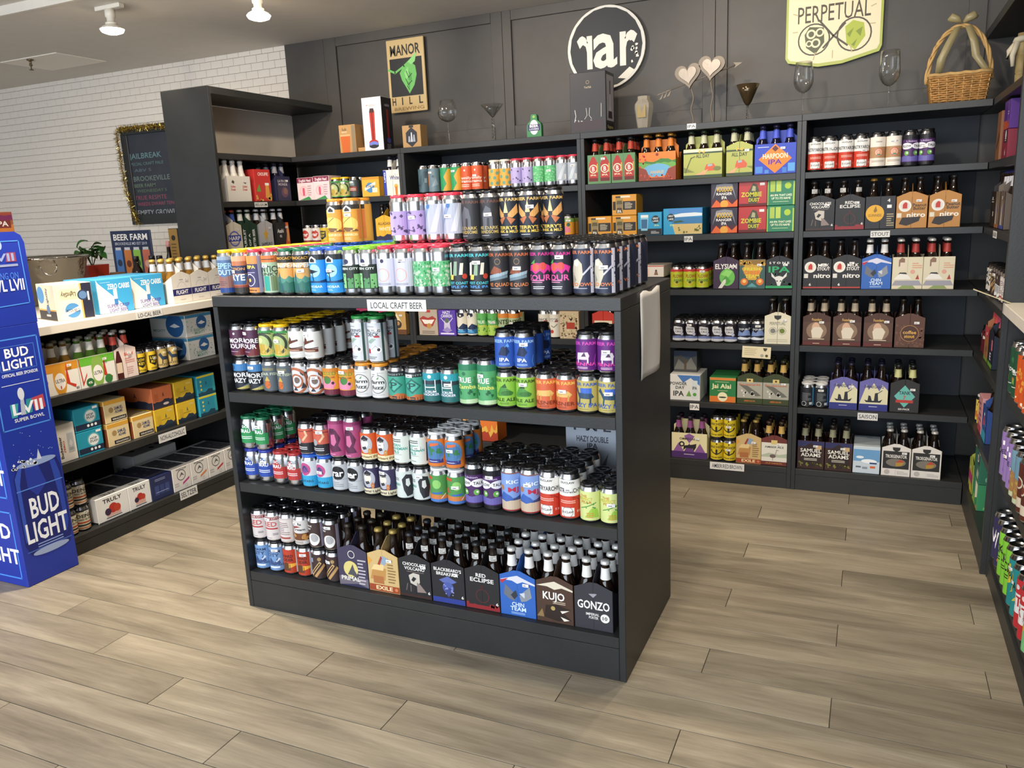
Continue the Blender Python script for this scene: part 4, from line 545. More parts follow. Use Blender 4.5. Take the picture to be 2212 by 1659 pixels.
wolf|black short cans with a blue wolf|B 1d222e;P 7a90c0 -.8 .3 -.6 .6 -.2 .5 .1 .68 .5 .6 .8 .3 .3 .36;S 10 2 -.9 .6 .9 .95 .05 e8eef4;P d8dce4 -1 .18 -.4 .28 .3 .22 1 .28 1 .12 -1 .12;T e0e4ec 0 .7 .08 1.1 DOUBLE
anchor|yellow short cans with a black anchor|B d6bc24;T 2c2a24 0 .74 .14 1.5 ANCHOR;P 2c2a24 -.7 .52 -.5 .4 0 .26 .5 .4 .7 .52 .6 .6 .4 .44 .1 .36 .1 .6 -.1 .6 -.1 .36 -.4 .44 -.6 .6;T 3a3628 0 .12 .07 1.3 STEAM BEER;C 0 .92 .08 2c2a24
inkblue|black and blue short cans with white lids|B 25282e;F 6 -.5 .3 .4 .74 2 7a7e84;R .2 .06 .7 .2 c8c8c8;P 4a86b0 .5 0 .5 1 1 1 1 0;O -.3 .12 .24 .2 c8c8c8
redink|dark red short cans|B 5a1c24;S 9 3 -.8 .1 .8 .9 .2 8a3038;R -.4 .7 .1 .86 e0e0e0
scriptcan|white short cans with black scribbled lettering|B ded8ce;S 40 6 -.9 .1 .9 .9 .13 2a2624;R -.6 .7 .2 .8 2a2624
yolk|pale yellow tall can pack with white lids|B e8c85c;S 7 3 -.8 .1 .8 .5 .18 2c2430;C .3 .3 .28 d87a3a;C -.2 .2 .2 f0e8c8
edo|dark green tall can|B 1f4a34;T e8ece4 0 .52 .08 1.4 TOLEDO;C -.1 .36 .2 b87a2c;P 6aa84a -.2 .3 .1 .4 .1 .26;S 8 2 -.8 .6 .8 .9 .2 2f6a44;F 1 -.6 .2 .5 .24 2 cfd8cc
amber|orange red tall can|B c4501e;S 24 5 -1 .1 1 .8 .2 d8903a;S 12 2 -1 0 1 .14 .16 f0dcc0;R -.7 .8 -.4 .88 f0ece6
violet|lilac tall can|B 8a70ac;T 2c2440 -.2 .66 .1 .8 NOZ;T 2c2440 0 .54 .1 .9 ZDE;S 10 3 -1 0 1 .4 .25 5a4078;R .3 .7 .5 .8 f0ecf4
hopblue|blue grey and tan tall can|B 6f94a8;R -1 0 1 .1 c8d0a8;P a87a4c -1 .1 -1 .5 -.2 .6 .5 .5 1 .1;S 12 4 -.8 .15 .8 .5 .16 b89a4c;R -.6 .74 -.3 .84 f4f0e8
bourbon|maroon brown tall can|B 5a2a20;R -.8 .1 .8 .3 d8c8b0;C 0 .6 .4 d8cdb8;C 0 .6 .3 7a3a2a
plum|dark purple tall can with white script|B 2c2850;L e8e4f0 .12 -.6 .3 -.2 .7 .1 .4 .4 .8;S 8 3 -.8 .06 .8 .3 .16 c87a4a;R -.9 .66 -.3 .8 e8e4f0
lime|lime green tall can with black brush lettering|B 84cc3c;T 1c2a14 0 .62 .2 1.5 KICK;F 2 -.5 .36 .5 .48 2 1c2a14
tealyel|teal and yellow tall can|B 1f8a8c;P d8c43c -1 .3 .2 .5 .1 .9 -1 .8;T 24302a -.1 .64 .16 1.2 ZIPPA;P d8c43c .2 .3 .9 .4 .9 .6;R -.9 .1 -.4 .26 f0f0e8
redcan|red and white tall can|B c42c34;R -1 .3 1 .7 ece8e4;T b82c34 0 .55 .2 1.4 FRT;C .3 .84 .16 e8d8d0
yelgreen|yellow and green tall can|B d8b834;R -1 0 1 .4 7ac07a;C 0 .6 .3 c86a2c
"""
# key|look|type (e gabled end, f flat end, w wide side)|card colour|glass,cap,neck label|front artwork
CARTS = """
primal|violet grey bottle carrier with wolf and moon|e|3c3850|d,302a22,-|R -1 .0 1 .24 6a6470;C -.15 .46 .5 d0c27a;P 4a4a52 -.4 .3 -.2 .44 0 .6 .1 .44 .3 .3 .1 .26 -.1 .3;T e0dcd0 -.2 .2 .11 1.3 PRIMAL;F 8 .35 .08 .95 .8 3 b8b0b8;O -.05 .86 .24 .18 d8d4cc;P 30304e -1 0 .3 .08 1 0
exile|tan bottle carrier with a sailing ship|e|c8ab74|d,a08a4a,-|R -1 0 1 .17 9c4426;T f0dca8 0 .09 .1 1.1 EXILE;P b8884c -.9 .3 -.7 .6 .2 .62 .1 .3;P e0c48a -.8 .56 -.6 .7 .1 .72 0 .56;P a86a3c -.7 .2 -.7 .4 0 .4 0 .2;P 8aa0b4 -.3 .8 0 .96 .4 .9 .1 .7;P 9c3a2c -.35 .72 -.1 .95 0 .9 -.2 .7;F 7 .3 .26 .92 .8 3 8a6a40;P d89a3c -1 .66 -.7 .8 -1 .9;C .8 .09 .1 c87a4a
volcano|black bottle carrier with skull volcano, white capitals|e|222226|d,2a2a2c,lab|T e8e4de 0 .86 .08 1.5 CHOCOLATE;T e8e4de 0 .75 .08 1.3 VOLCANO;F 1 -.5 .66 .6 .69 2 8a7a70;P c4bcb0 -.3 .36 -.4 .56 -.1 .64 .3 .62 .3 .4 .1 .3;P 222226 -.25 .44 -.1 .54 .1 .5 -.1 .4;P 8a7a74 .1 .4 .3 .36 .7 .16 .1 .14;L 6a5e58 .06 -.5 .34 -.6 .16;L 6a5e58 .06 -.3 .3 -.3 .14;R -1 0 1 .07 3a2420;T e8e4de .86 .16 .07 .14 6
blackbeard|black bottle carrier with blue bearded figure|e|232226|d,2a2a2c,lab|T e8e4de 0 .86 .08 1.7 BLACKBEARD'S;T e8e4de 0 .75 .08 1.4 BREAKFAST;R -1 0 1 .13 2c3c8a;P 5a68a8 -.55 .58 0 .7 .55 .58 .3 .52 -.3 .52;C 0 .4 .34 4a5aa0;P 3a4484 -.3 .4 0 .14 .3 .4;S 12 3 -.3 .2 .3 .5 .07 8a94c8;T e8e4de .86 .2 .07 .14 6
redeclipse|black bottle carrier with dark red flask|e|232224|d,2a2a2c,lab|T e8e4de -.05 .86 .09 .6 RED;T e8e4de 0 .74 .1 1.4 ECLIPSE;R -1 0 1 .1 8c2428;S 7 2 -.9 .08 .9 .14 .16 8c2428;O 0 .34 .4 .12 5a2426;R -.1 .5 .1 .62 3a1c1e;T e8e4de .86 .18 .07 .14 6
twindragon|blue bottle carrier with two winged beasts|e|2f62b4|d,dcdad4,e8e6e2|P d4d4e4 -1 .86 0 1 1 .84 1 .8 .3 .86 0 .8 -.3 .86;P 6a6e78 -.8 .5 -.7 .76 -.3 .6 -.1 .5 -.2 .36 -.5 .4;P 8a9098 .8 .5 .7 .76 .3 .6 .1 .5 .2 .36 .5 .4;P 30343c -.4 .5 -.1 .64 0 .5 -.2 .4;P c8ccd6 .1 .56 .4 .6 .4 .46;T cfe0f4 0 .28 .1 .7 CHIN;T cfe0f4 0 .17 .1 .9 TEAM;F 2 -.4 .04 .4 .1 2 a8c4ec;P b83038 -1 .84 -.5 .92 -.9 .76
kujo|brown bottle carrier with snarling dog, white brush name|e|4a3428|d,dcdad4,e8e6e2|P dcd2bc -1 .86 0 1 1 .84 1 .8 .4 .86 0 .8 -.4 .86;T f0ece4 -.05 .64 .18 1.2 KUJO;F 2 -.1 .46 .6 .54 2 c8b8a0;P 2a1c16 -.6 .1 -.5 .4 .1 .44 .9 .36 .4 .28 .9 .1 .2 .04;P e8e0d0 .3 .3 .8 .34 .4 .24;P e8e0d0 .3 .16 .8 .1 .5 .06;C -.1 .34 .12 b09a5a;P 8a7248 -1 .1 -.7 .3 -.6 .1
gonzo|charcoal bottle carrier with white brush name|e|35333a|d,dcdad4,e8e6e2|T f2f0ec 0 .58 .19 1.7 GONZO;T e0ded8 -.05 .36 .06 .7 IMPERIAL;T e0ded8 0 .28 .06 .5 PORTER;C .6 .3 .24 e8e6e0;T 26242a .6 .3 .08 .25 10;P 9a98a0 -.25 .84 0 .76 .2 .86 .05 .86
phoenix|tan bottle carrier with phoenix medallion|e|c49a5a|d,302a22,-|R -1 0 1 .2 6a4326;P 8a5a34 -1 .2 -.4 .8 0 .2;P e8d8a8 0 .9 .5 .5 -.5 .5;C .1 .42 .4 3a2e28;C .1 .46 .2 b8884c
ufo|white and blue bottle carrier with a beer glass|f|e6dfd0|b,26262a,e0ddd6|R -1 0 -.68 1 2a3ca0;V fff -.84 .72 .14 .4 UFO;T 2a3a86 .2 .7 .16 1.0 White;C .35 .36 .2 e0a844;P c8782c .25 0 .45 0 .5 .34 .2 .34
allagash|yellow bottle carrier with skyline|e|e0ac30|d,26262a,-|R -1 0 1 .2 2c2a4a;M .1 .3 .06 4 2c2a4a;T 6a4a20 0 .78 .11 1.5 ALLAGASH;T f0e4c0 0 .56 .14 1.3 WHITE
brook|green carrier with printed red bottles|f|5f8a5a|d,26262a,b8402c|P b02c24 -.9 .08 -.9 .7 -.6 .95 -.4 .95 -.1 .7 -.1 .08;P b02c24 .1 .08 .1 .7 .4 .95 .6 .95 .9 .7 .9 .08;C -.5 .52 .36 cfe0c0;C -.5 .52 .28 c03028;C .5 .52 .36 cfe0c0;C .5 .52 .28 c03028;T f2ece0 -.5 .52 .16 .24 B;T f2ece0 .5 .52 .16 .24 B;P d89a34 -.2 .4 -.1 .4 -.1 .7 -.2 .7;P d89a34 .8 .4 .9 .4 .9 .7 .8 .7;R -.9 .08 -.1 .2 6a1c18;R .1 .08 .9 .2 6a1c18;T f0e0c0 -.5 .3 .06 .5 IPA;T f0e0c0 .5 .3 .06 .5 IPA
kona|orange bottle carrier with green island bay|w|d87a2c|d,c88a3a,d87a2c|M .5 .72 .07 4 3f7a34;M .46 .62 .05 6 6aa04a;E 0 .36 .75 .24 6aa8cc;P 8a3a24 -1 0 -1 .5 -.6 .4 -.4 .1 .4 .1 .6 .4 1 .5 1 0;S 26 5 -1 .02 1 .22 .06 c84a2c;T d8b070 0 .3 .1 .7 HANALEI;C 0 .92 .08 8a2a20;S 8 6 -1 .5 -.6 .95 .08 c83c2c
alldayw|olive green bottle carrier with a red car, wide|w|a8ac58|d,2c3a2c,b8b89a|R -1 .9 1 1 dcd8b8;R -1 .84 1 .9 3a4c34;R -1 0 1 .1 34462f;T 3a3f2a 0 .76 .12 .7 ALL DAY;T d8a83c -.05 .91 .09 .3 N;P c85a3c .1 .3 .2 .46 .55 .48 .7 .34 .66 .24 .15 .22;P 8fb0b4 .25 .38 .5 .4 .5 .46 .28 .46;P d8a07a -.4 .1 .3 .3 .1 .1;P 7a8044 -1 .4 -.4 .2 -1 .2;L 5a6034 .05 -.9 .2 -.6 .7 -.4 .75;E .75 .3 .2 .08 6f7640
allday|olive green bottle carrier with a red car, narrow|e|a8ac58|d,2c3a2c,b8b89a|R -1 .8 1 .86 3a4c34;R -1 0 1 .1 34462f;T 3a3f2a 0 .7 .12 1.2 ALL DAY;T d8a83c 0 .87 .09 .5 N;P c85a3c -.3 .34 -.2 .5 .3 .52 .6 .38 .5 .26 -.3 .24;P 8fb0b4 -.1 .42 .2 .44 .2 .5 -.1 .5;P d8a07a -.9 .1 -.1 .3 -.4 .1;P 7a8044 .5 .3 1 .3 1 .2
harpoon|royal blue bottle carrier with orange diamond|w|2f48b8|b,2a2440,4a5ac8|P f08028 0 1 .8 .5 0 0.02 -.8 .5;T f4e4c8 0 .6 .16 1.2 HARPOON;T 4a2a9a 0 .4 .16 .65 IPA;P 5a2a30 -.16 .84 0 .95 .16 .84 0 .74;R -.95 .04 -.6 .26 4a86d0;R .62 .06 .95 .34 5aa0dc;R -.5 .02 -.3 .14 4a86d0;R .35 .02 .56 .2 3f78c8;F 1 -.85 .9 -.3 .94 2 dfe4f4
elysian|dark purple bottle carrier with a hop cone|e|3c2840|d,3a3a40,-|T ece6e0 0 .78 .17 1.7 ELYSIAN;E .1 .4 .6 .3 6ab850;P 8ed06a -.4 .5 0 .66 .5 .6 .2 .4;P 4f9a3e -.3 .3 0 .46 .4 .26 .1 .14;P d8d8c8 -.6 .02 -.2 .3 0 .34 0 .22 -.3 .02
cheek|multicolour bottle carrier with two glowing lamps|f|3a5a58|d,2a3230,-|P 8a6a30 -1 .8 1 .8 1 1 -1 1;S 20 3 -1 .8 1 .98 .14 d8a83c;P c8a03c -.8 .7 -.5 .82 .5 .82 .8 .7 .3 .3 -.3 .3;T e0d04a 0 .68 .1 1.2 FRESH;T e8682c 0 .56 .12 1.3 CHEEK;T e0c83c 0 .43 .12 1.1 TEAM;C -.6 .24 .28 d8742c;C .6 .24 .28 d8742c;C -.6 .26 .14 f0c070;C .6 .26 .14 f0c070;P 5a9aa0 -.4 .06 0 .2 .4 .06
stoneipa|black bottle carrier with green letters|e|24262a|d,24262a,-|T e8e8e6 0 .88 .07 1.5 S T O N E;T 2ca868 0 .66 .2 1.6 IPA;S 14 4 -1 .12 1 .5 .18 2a4a38;P dcdcd8 -.3 .4 -.6 .56 -.55 .42 -.25 .3 -.1 .1 .1 .1 .25 .3 .55 .42 .6 .56 .3 .4 0 .44;P 24262a -.15 .3 -.05 .24 -.2 .24;P 24262a .15 .3 .05 .24 .2 .24;R -1 .02 1 .1 2c9a5c
perpcart|cream bottle carrier with infinity emblem|e|dcd6bc|d,55544a,-|T 8a8678 0 .72 .1 1.2 PERPETUAL;O -.35 .46 .3 .1 8a8678;O .35 .46 .3 .1 8a8678;C -.35 .46 .2 7a7a74;C .35 .46 .2 6a7a2c;L 8a8678 .03 -.3 .38 .3 .54;F 2 -.8 .08 .8 .2 2 bdb79c;P 33322e -.28 1 .28 1 .24 .9 0 .84 -.24 .9
trout|dark green bottle carrier with a leaping trout|e|3a4424|d,3a3a2a,c8a45a|R -1 .2 1 .8 a8a698;P 6a6a60 -.9 .7 -.2 .66 .6 .42 .9 .3 .5 .28 0 .36 -.3 .5;S 10 3 -.7 .25 .3 .5 .14 d0d0c8;C .3 .36 .06 222;R -.25 .78 .25 .92 d8c078;C 0 .85 .08 3a2a1c;T c8682c 0 .7 .07 1.7 Two Hearted IPA;T c8742c 0 .1 .06 .9 AMERICAN IPA
fox|purple and cream bottle carrier with harlequin diamonds|w|e0d6a8|d,2a2430,8a4a80|P 8a5a98 -.9 .26 -.6 .62 -.3 .26 -.6 -.0;P 8a5a98 -.3 .9 0 .6 .3 .9 0 1;P 8a5a98 .3 .26 .6 .62 .9 .26 .6 0;P 6a3f80 -.3 .26 0 .6 .3 .26 0 0;R -1 0 1 .26 4a2a66;P 26222a -.35 .3 -.3 .5 .2 .56 .4 .6 .38 .44 .25 .3 .2 .4 -.2 .4;O -.42 .56 .16 .5 26222a;T 4a3a4a 0 .78 .09 1.1 OMMEGANG;F 1 -.3 .14 .3 .19 2 d8cce0
heron|brown and white bottle carrier with a heron|e|6a3028|d,3a2a22,c8a45a|R -1 .14 1 .84 dcd8ca;T 4a4a48 0 .68 .07 1.5 AMBER ALE;P b0b8a0 -1 .36 -.4 .46 .4 .4 1 .46 1 .3 -1 .3;E -.1 .34 .24 .07 6a5a58;L 8a8a84 .05 .1 .38 .2 .58 .34 .56;L 7a6a60 .04 -.1 .3 -.1 .18;R -.24 .78 .24 .94 d8c078;T b8783c 0 .07 .05 1.4 AMBER
harp4|black bottle carrier with yellow harp disc|f|26252a|d,8a6a2c,-|C -.35 .48 .62 e0a82c;P 8a6a24 -.45 .56 -.3 .72 -.2 .56 -.36 .5;T 8a6a24 -.35 .42 .08 .9 GUINNESS;T e0dcd6 .55 .88 .1 .2 4;R .45 .64 .75 .74 eee;F 6 .45 .08 .95 .5 2 b0a078
nitrotan|caramel bottle carrier with a red hand badge|e|b8803c|d,26262a,-|C -.45 .68 .42 e8e4da;C -.45 .68 .3 dad4c8;P c0362c -.6 .6 -.6 .72 -.5 .78 -.4 .8 -.3 .76 -.3 .6;T 3a2a1c .5 .7 .1 .9 Peanut;T 3a2a1c .5 .6 .1 .8 Butter;T f2ecdf .3 .4 .15 1.2 nitro;P 2c2420 -.8 .12 -.6 .32 .6 .34 .5 .2 -.3 .06;R -.95 .32 -.65 .46 dfd6c2;L 4a3020 .02 0 0 0 .95
nitroblk|black bottle carrier with a red hand badge|e|242326|d,26262a,-|C -.5 .72 .42 e8e4da;C -.5 .72 .3 dad4c8;P c0362c -.65 .64 -.65 .76 -.5 .84 -.4 .82 -.35 .76 -.35 .64;T eeeae4 .45 .78 .1 .8 MILK;T eeeae4 .45 .66 .1 .9 STOUT;T eeeae4 .35 .44 .15 1.2 nitro;R -.95 .36 -.65 .5 d8d4cc;T eeeae4 -.5 .14 .08 .16 6;R -1 .02 1 .06 b83a30
waiter|cream bottle carrier with a bow tied waiter|f|d8ceb0|d,d8d4cc,a83a34|P 8a6a58 -.6 .7 -.6 .92 -.4 1 -.2 .96 -.2 .8;P dccdb4 -.5 .6 -.5 .84 -.1 .84 -.1 .6;P 2a282c -.5 .52 -.1 .52 0 .46 -.6 .46;P e8e4da -.9 .3 -.5 .48 0 .46 .3 .3;P 9a98a0 -1 .1 -.8 .26 .8 .26 1 .1;C .35 .54 .16 d8a08a;P a83a30 .55 .3 .7 .46 .8 .3;F 3 .3 .66 .95 .86 2 d89a78;P 8a9a5a -.6 0 -.3 .1 .4 .1 .6 0
founder|dark brown bottle carrier with a bearded old man|e|4a2c20|d,2a2420,b8a890|R -1 .16 1 .8 56392a;E 0 .5 .75 .3 8a7058;E -.05 .58 .3 .2 d0a88c;P d8cdb8 -.4 .5 -.2 .62 .3 .62 .5 .5 .3 .24 -.3 .24;T d0a85a 0 .88 .09 .7 Founders;R -1 0 1 .12 5e241c;F 1 -.6 .2 .6 .25 2 e0d0b8;F 1 -.25 .05 .25 .09 2 d8c8b0
coffee|brown leaf patterned bottle carrier with round badge|e|5a3a2c|d,2a2420,-|S 40 3 -1 .02 1 .8 .14 6e4a38;C 0 .46 .58 4a2c20;O 0 .46 .62 .05 c08a4a;T d8a850 0 .5 .11 .9 coffee;T d8a850 0 .37 .11 .7 stout
canoe|lavender and cream bottle carrier with canoeists|e|6a66a8|d,26243a,-|P dcd6b0 -1 .2 -.5 .9 0 .2;P dcd6b0 0 .95 .5 .6 0 .2 -.5 .6;P dcd6b0 0 .2 .6 .9 1 .7 1 .2;R -1 0 1 .22 2f3480;P 2a2a34 -.65 .36 -.5 .28 .5 .28 .65 .4 .4 .34 -.4 .34;P 2a2a34 -.4 .34 -.35 .52 -.2 .5 -.1 .34;P 2a2a34 .05 .34 .1 .6 .3 .62 .35 .34;L 2a2a34 .05 .2 .56 .6 .7;T 4a4468 0 .82 .09 1.4 OMMEGANG;F 1 -.3 .12 .3 .17 2 c8c8e4
tank|black bottle carrier with teal diamond|e|2c2b2a|d,26262a,c8c88a|P 6ab8ac 0 .92 .72 .54 0 .16 -.72 .54;T 2a3a44 0 .66 .12 .8 TANK;T c8402c 0 .5 .12 .2 7;R -.6 .32 .6 .42 b83a30;T e0dcd4 0 .1 .06 .8 SIX-PACK
boston|dark brown bottle carrier with hops, white serif name|f|3a2018|d,2a2624,8a8a70|R -1 .8 1 1 2c2c5a;P 2a1812 -.8 .2 -.8 .7 0 .95 .8 .7 .8 .2 0 .04;T eae6dc 0 .66 .13 1.6 SAMUEL;T eae6dc 0 .5 .13 1.5 ADAMS;F 2 -.5 .3 .5 .4 2 d8d0c0;S 12 3 -.9 .08 -.2 .24 .1 7a7a30;S 10 5 .2 .08 .9 .24 .1 7a7a30;R .35 .72 .8 .86 c8a878
troeg|white framed black bottle carrier with gear emblem|e|e0dad2|d,c8c6c0,-|R -.92 .24 .92 .86 2c2a28;T e6e2da 0 .68 .11 1.5 TROEGENATOR;E 0 .46 .7 .14 7a7468;P c0442c 0 .46 .3 .58 .6 .5;P b08a34 0 .46 .6 .48 .4 .36 0 .33;C -.6 .12 .2 b8b0a8;F 3 .1 .06 .9 .18 2 b8b0b0;P 2c2a28 -.28 1 .28 1 .24 .9 0 .84 -.24 .9
gulden|white carrier with white bottles and red lettering|w|e0dbd2|w,ece8e0,e8e4dc|P 4a4a44 -.6 .76 -.4 .7 -.35 .8 -.5 .86;T c04a48 -.5 .6 .09 .4 Gulden;T c04a48 -.5 .48 .09 .4 Draak;P 4a4a44 .4 .76 .6 .7 .65 .8 .5 .86;T c04a48 .5 .6 .09 .4 Gulden;T c04a48 .5 .48 .09 .4 Draak
monde|midnight blue carrier with foil necked bottles|f|2a2c48|b,22242e,9a9ca4|T b8b4b8 -.1 .82 .1 1.4 LA FIN DU;T b8b4b8 -.1 .68 .1 1.3 MONDE;C .1 .36 .5 5a4058;C .2 .4 .3 7a5a4a
harp|cream carrier with a blue oval badge|e|dcd2be|d,a8402c,3a5ab0|O 0 .46 .7 .2 6a6ab8;R -.8 .36 .8 .6 2f3fa0;T f2f0ea 0 .48 .15 1.4 HARP;F 1 -.3 .26 .3 .3 2 6a6ab8
pursuit|dark green carrier with vertical white lettering|e|1f3a2c|g,c8c4bc,d8d4c8|V eee -.7 .42 .3 .78 PURSUIT;V eee -.1 .38 .22 .5 OF A;V eee .5 .42 .3 .76 BETTER BEER
sapporo|silver carrier with a gold star|e|b4b4b8|d,c8c8cc,c8c8cc|P d8a83c 0 .84 .12 .64 .36 .6 .16 .48 .22 .3 0 .42 -.22 .3 -.16 .48 -.36 .6 -.12 .64;T 3a3a44 0 .16 .12 1.5 SAPPORO
asahi|black carrier with a printed bottle on the right|f|26262a|d,d8d8dc,c8c8cc|T f0f0f0 -.3 .66 .16 .9 Asahi;T f0f0f0 -.3 .44 .1 .3 02;P d8622c .3 0 .6 .5 .5 1 .9 1 1 .5 1 0;P d8a060 .65 .2 .65 .8 .8 .95 .92 .8 .92 .2
flight|white carrier with navy band and clear bottles|e|e2ddd4|c,d8b45a,c8ccd4|R -1 .26 1 .5 2a2a66;T f2f2f4 0 .38 .14 1.3 FLIGHT;L b8b8bc .03 -.5 .56 -.3 .7 0 .76;L b8b8bc .03 .5 .56 .3 .7 0 .76;F 1 -.2 .82 .2 .87 2 8a8a90;F 1 -.3 .1 .3 .14 2 b0aaa0
ultraor|white and orange wide carrier with amber bottles|w|e8e4da|c,8a8a80,e6e2d8|R -1 .72 1 1 d8902c;P c03c28 -.95 1 -.85 .2 -.6 .5 -.62 .4 -.9 .05 -1 1;P c03c28 .4 1 .5 .3 .8 .2 .75 .1 .3 .3;E 0 .5 .34 .6 d8952e;E 0 .4 .28 .28 f0ece4;T 4a4a50 0 .42 .12 .5 ULTRA;T c03c28 0 .2 .1 .06 I;T 5a5a5a -.85 .08 .08 .2 2.5;T 5a5a5a .85 .08 .08 .16 85
ultragr|white and lime wide carrier with green bottles|w|e8e4da|g2,8a8a80,e6e2d8|R -1 .72 1 1 6ab83a;P c03c28 -.95 1 -.85 .2 -.6 .5 -.62 .4 -.9 .05 -1 1;P c03c28 .4 1 .5 .3 .8 .2 .75 .1 .3 .3;E 0 .5 .34 .6 8ab050;E 0 .4 .28 .28 f0ece4;T 4a4a50 0 .42 .12 .5 ULTRA;C -.5 .14 .22 2f6a34;C .55 .14 .22 3a7a3a;T f0f0e8 -.5 .14 .08 .24 4%
redale|cream and pink carrier with a printed bottle|e|e6d2c8|d,c8c4bc,c84a3a|P 4a1c1c -.95 0 -.95 .6 -.75 .95 -.55 .95 -.35 .6 -.35 0;R -.9 .2 -.4 .55 e0c8b0;T c85a44 .3 .8 .1 .8 Blood;F 3 -.1 .5 .8 .7 2 d88a80;F 4 0 .12 .7 .4 3 d8a8a0
lagun|red bottle carrier with cream panel|e|c43a2c|d,26262a,-|R -.8 .04 .8 .72 e4d8c0;T 9a7a6a 0 .52 .1 1.3 LAGUNITAS;T b8402f 0 .3 .12 .5 IPA
rdark|dark brown carrier with bottles|f|2c2420|d,26262a,-|R .1 .3 .4 .44 e0dcd4;F 2 -.6 .7 .4 .84 2 c8c0b4
rsilver|grey brown carrier with white neck labels|f|7a6a5a|d,2a2a6a,d8d4d8|P c8c0b8 -.6 .1 -.3 .9 -.1 .1;P 6a5aa0 -.2 .5 .2 .7 .4 .4;R -1 0 1 .1 a86a3a
rsilver2|taupe carrier with blue capped bottles|f|6a5c50|d,2a2a6a,d8d4d8|P d0c8c0 -.4 .1 0 .9 .2 .1;P 6a5aa0 .1 .5 .5 .7 .7 .4;R -1 0 1 .1 3a4a9a
rfruit|pink and brown carrier with fruit pictures|f|a86a44|d,26262a,c84a48|R -1 .7 1 1 c84a54;C 0 .35 .4 8a7a3a;C 0 .35 .24 5a4a6a;R -1 0 1 .1 7a9a3a
rnavy|navy carrier with pink label|e|1c2434|d,8a94a4,c84a68|R .2 .5 .8 .8 c86a84;T e8e8ec 0 .3 .2 .5 E;R -1 0 1 .12 6a9a3a
rblue|blue and turquoise carrier|f|2f4a8a|d,4a3a2a,-|R -1 0 1 .3 3a9ab8;P c0486a -.6 .4 0 .8 .5 .5;S 10 2 -1 .3 1 .9 .14 5a8ad0
rainbow|lime and magenta carrier|e|a8b048|d,b8bcd0,-|R -1 .3 1 .6 b83a78;P d8c83c -1 0 0 .3 1 .1 1 0;P 3a2a5a -1 0 -.4 .2 -.2 0
"""
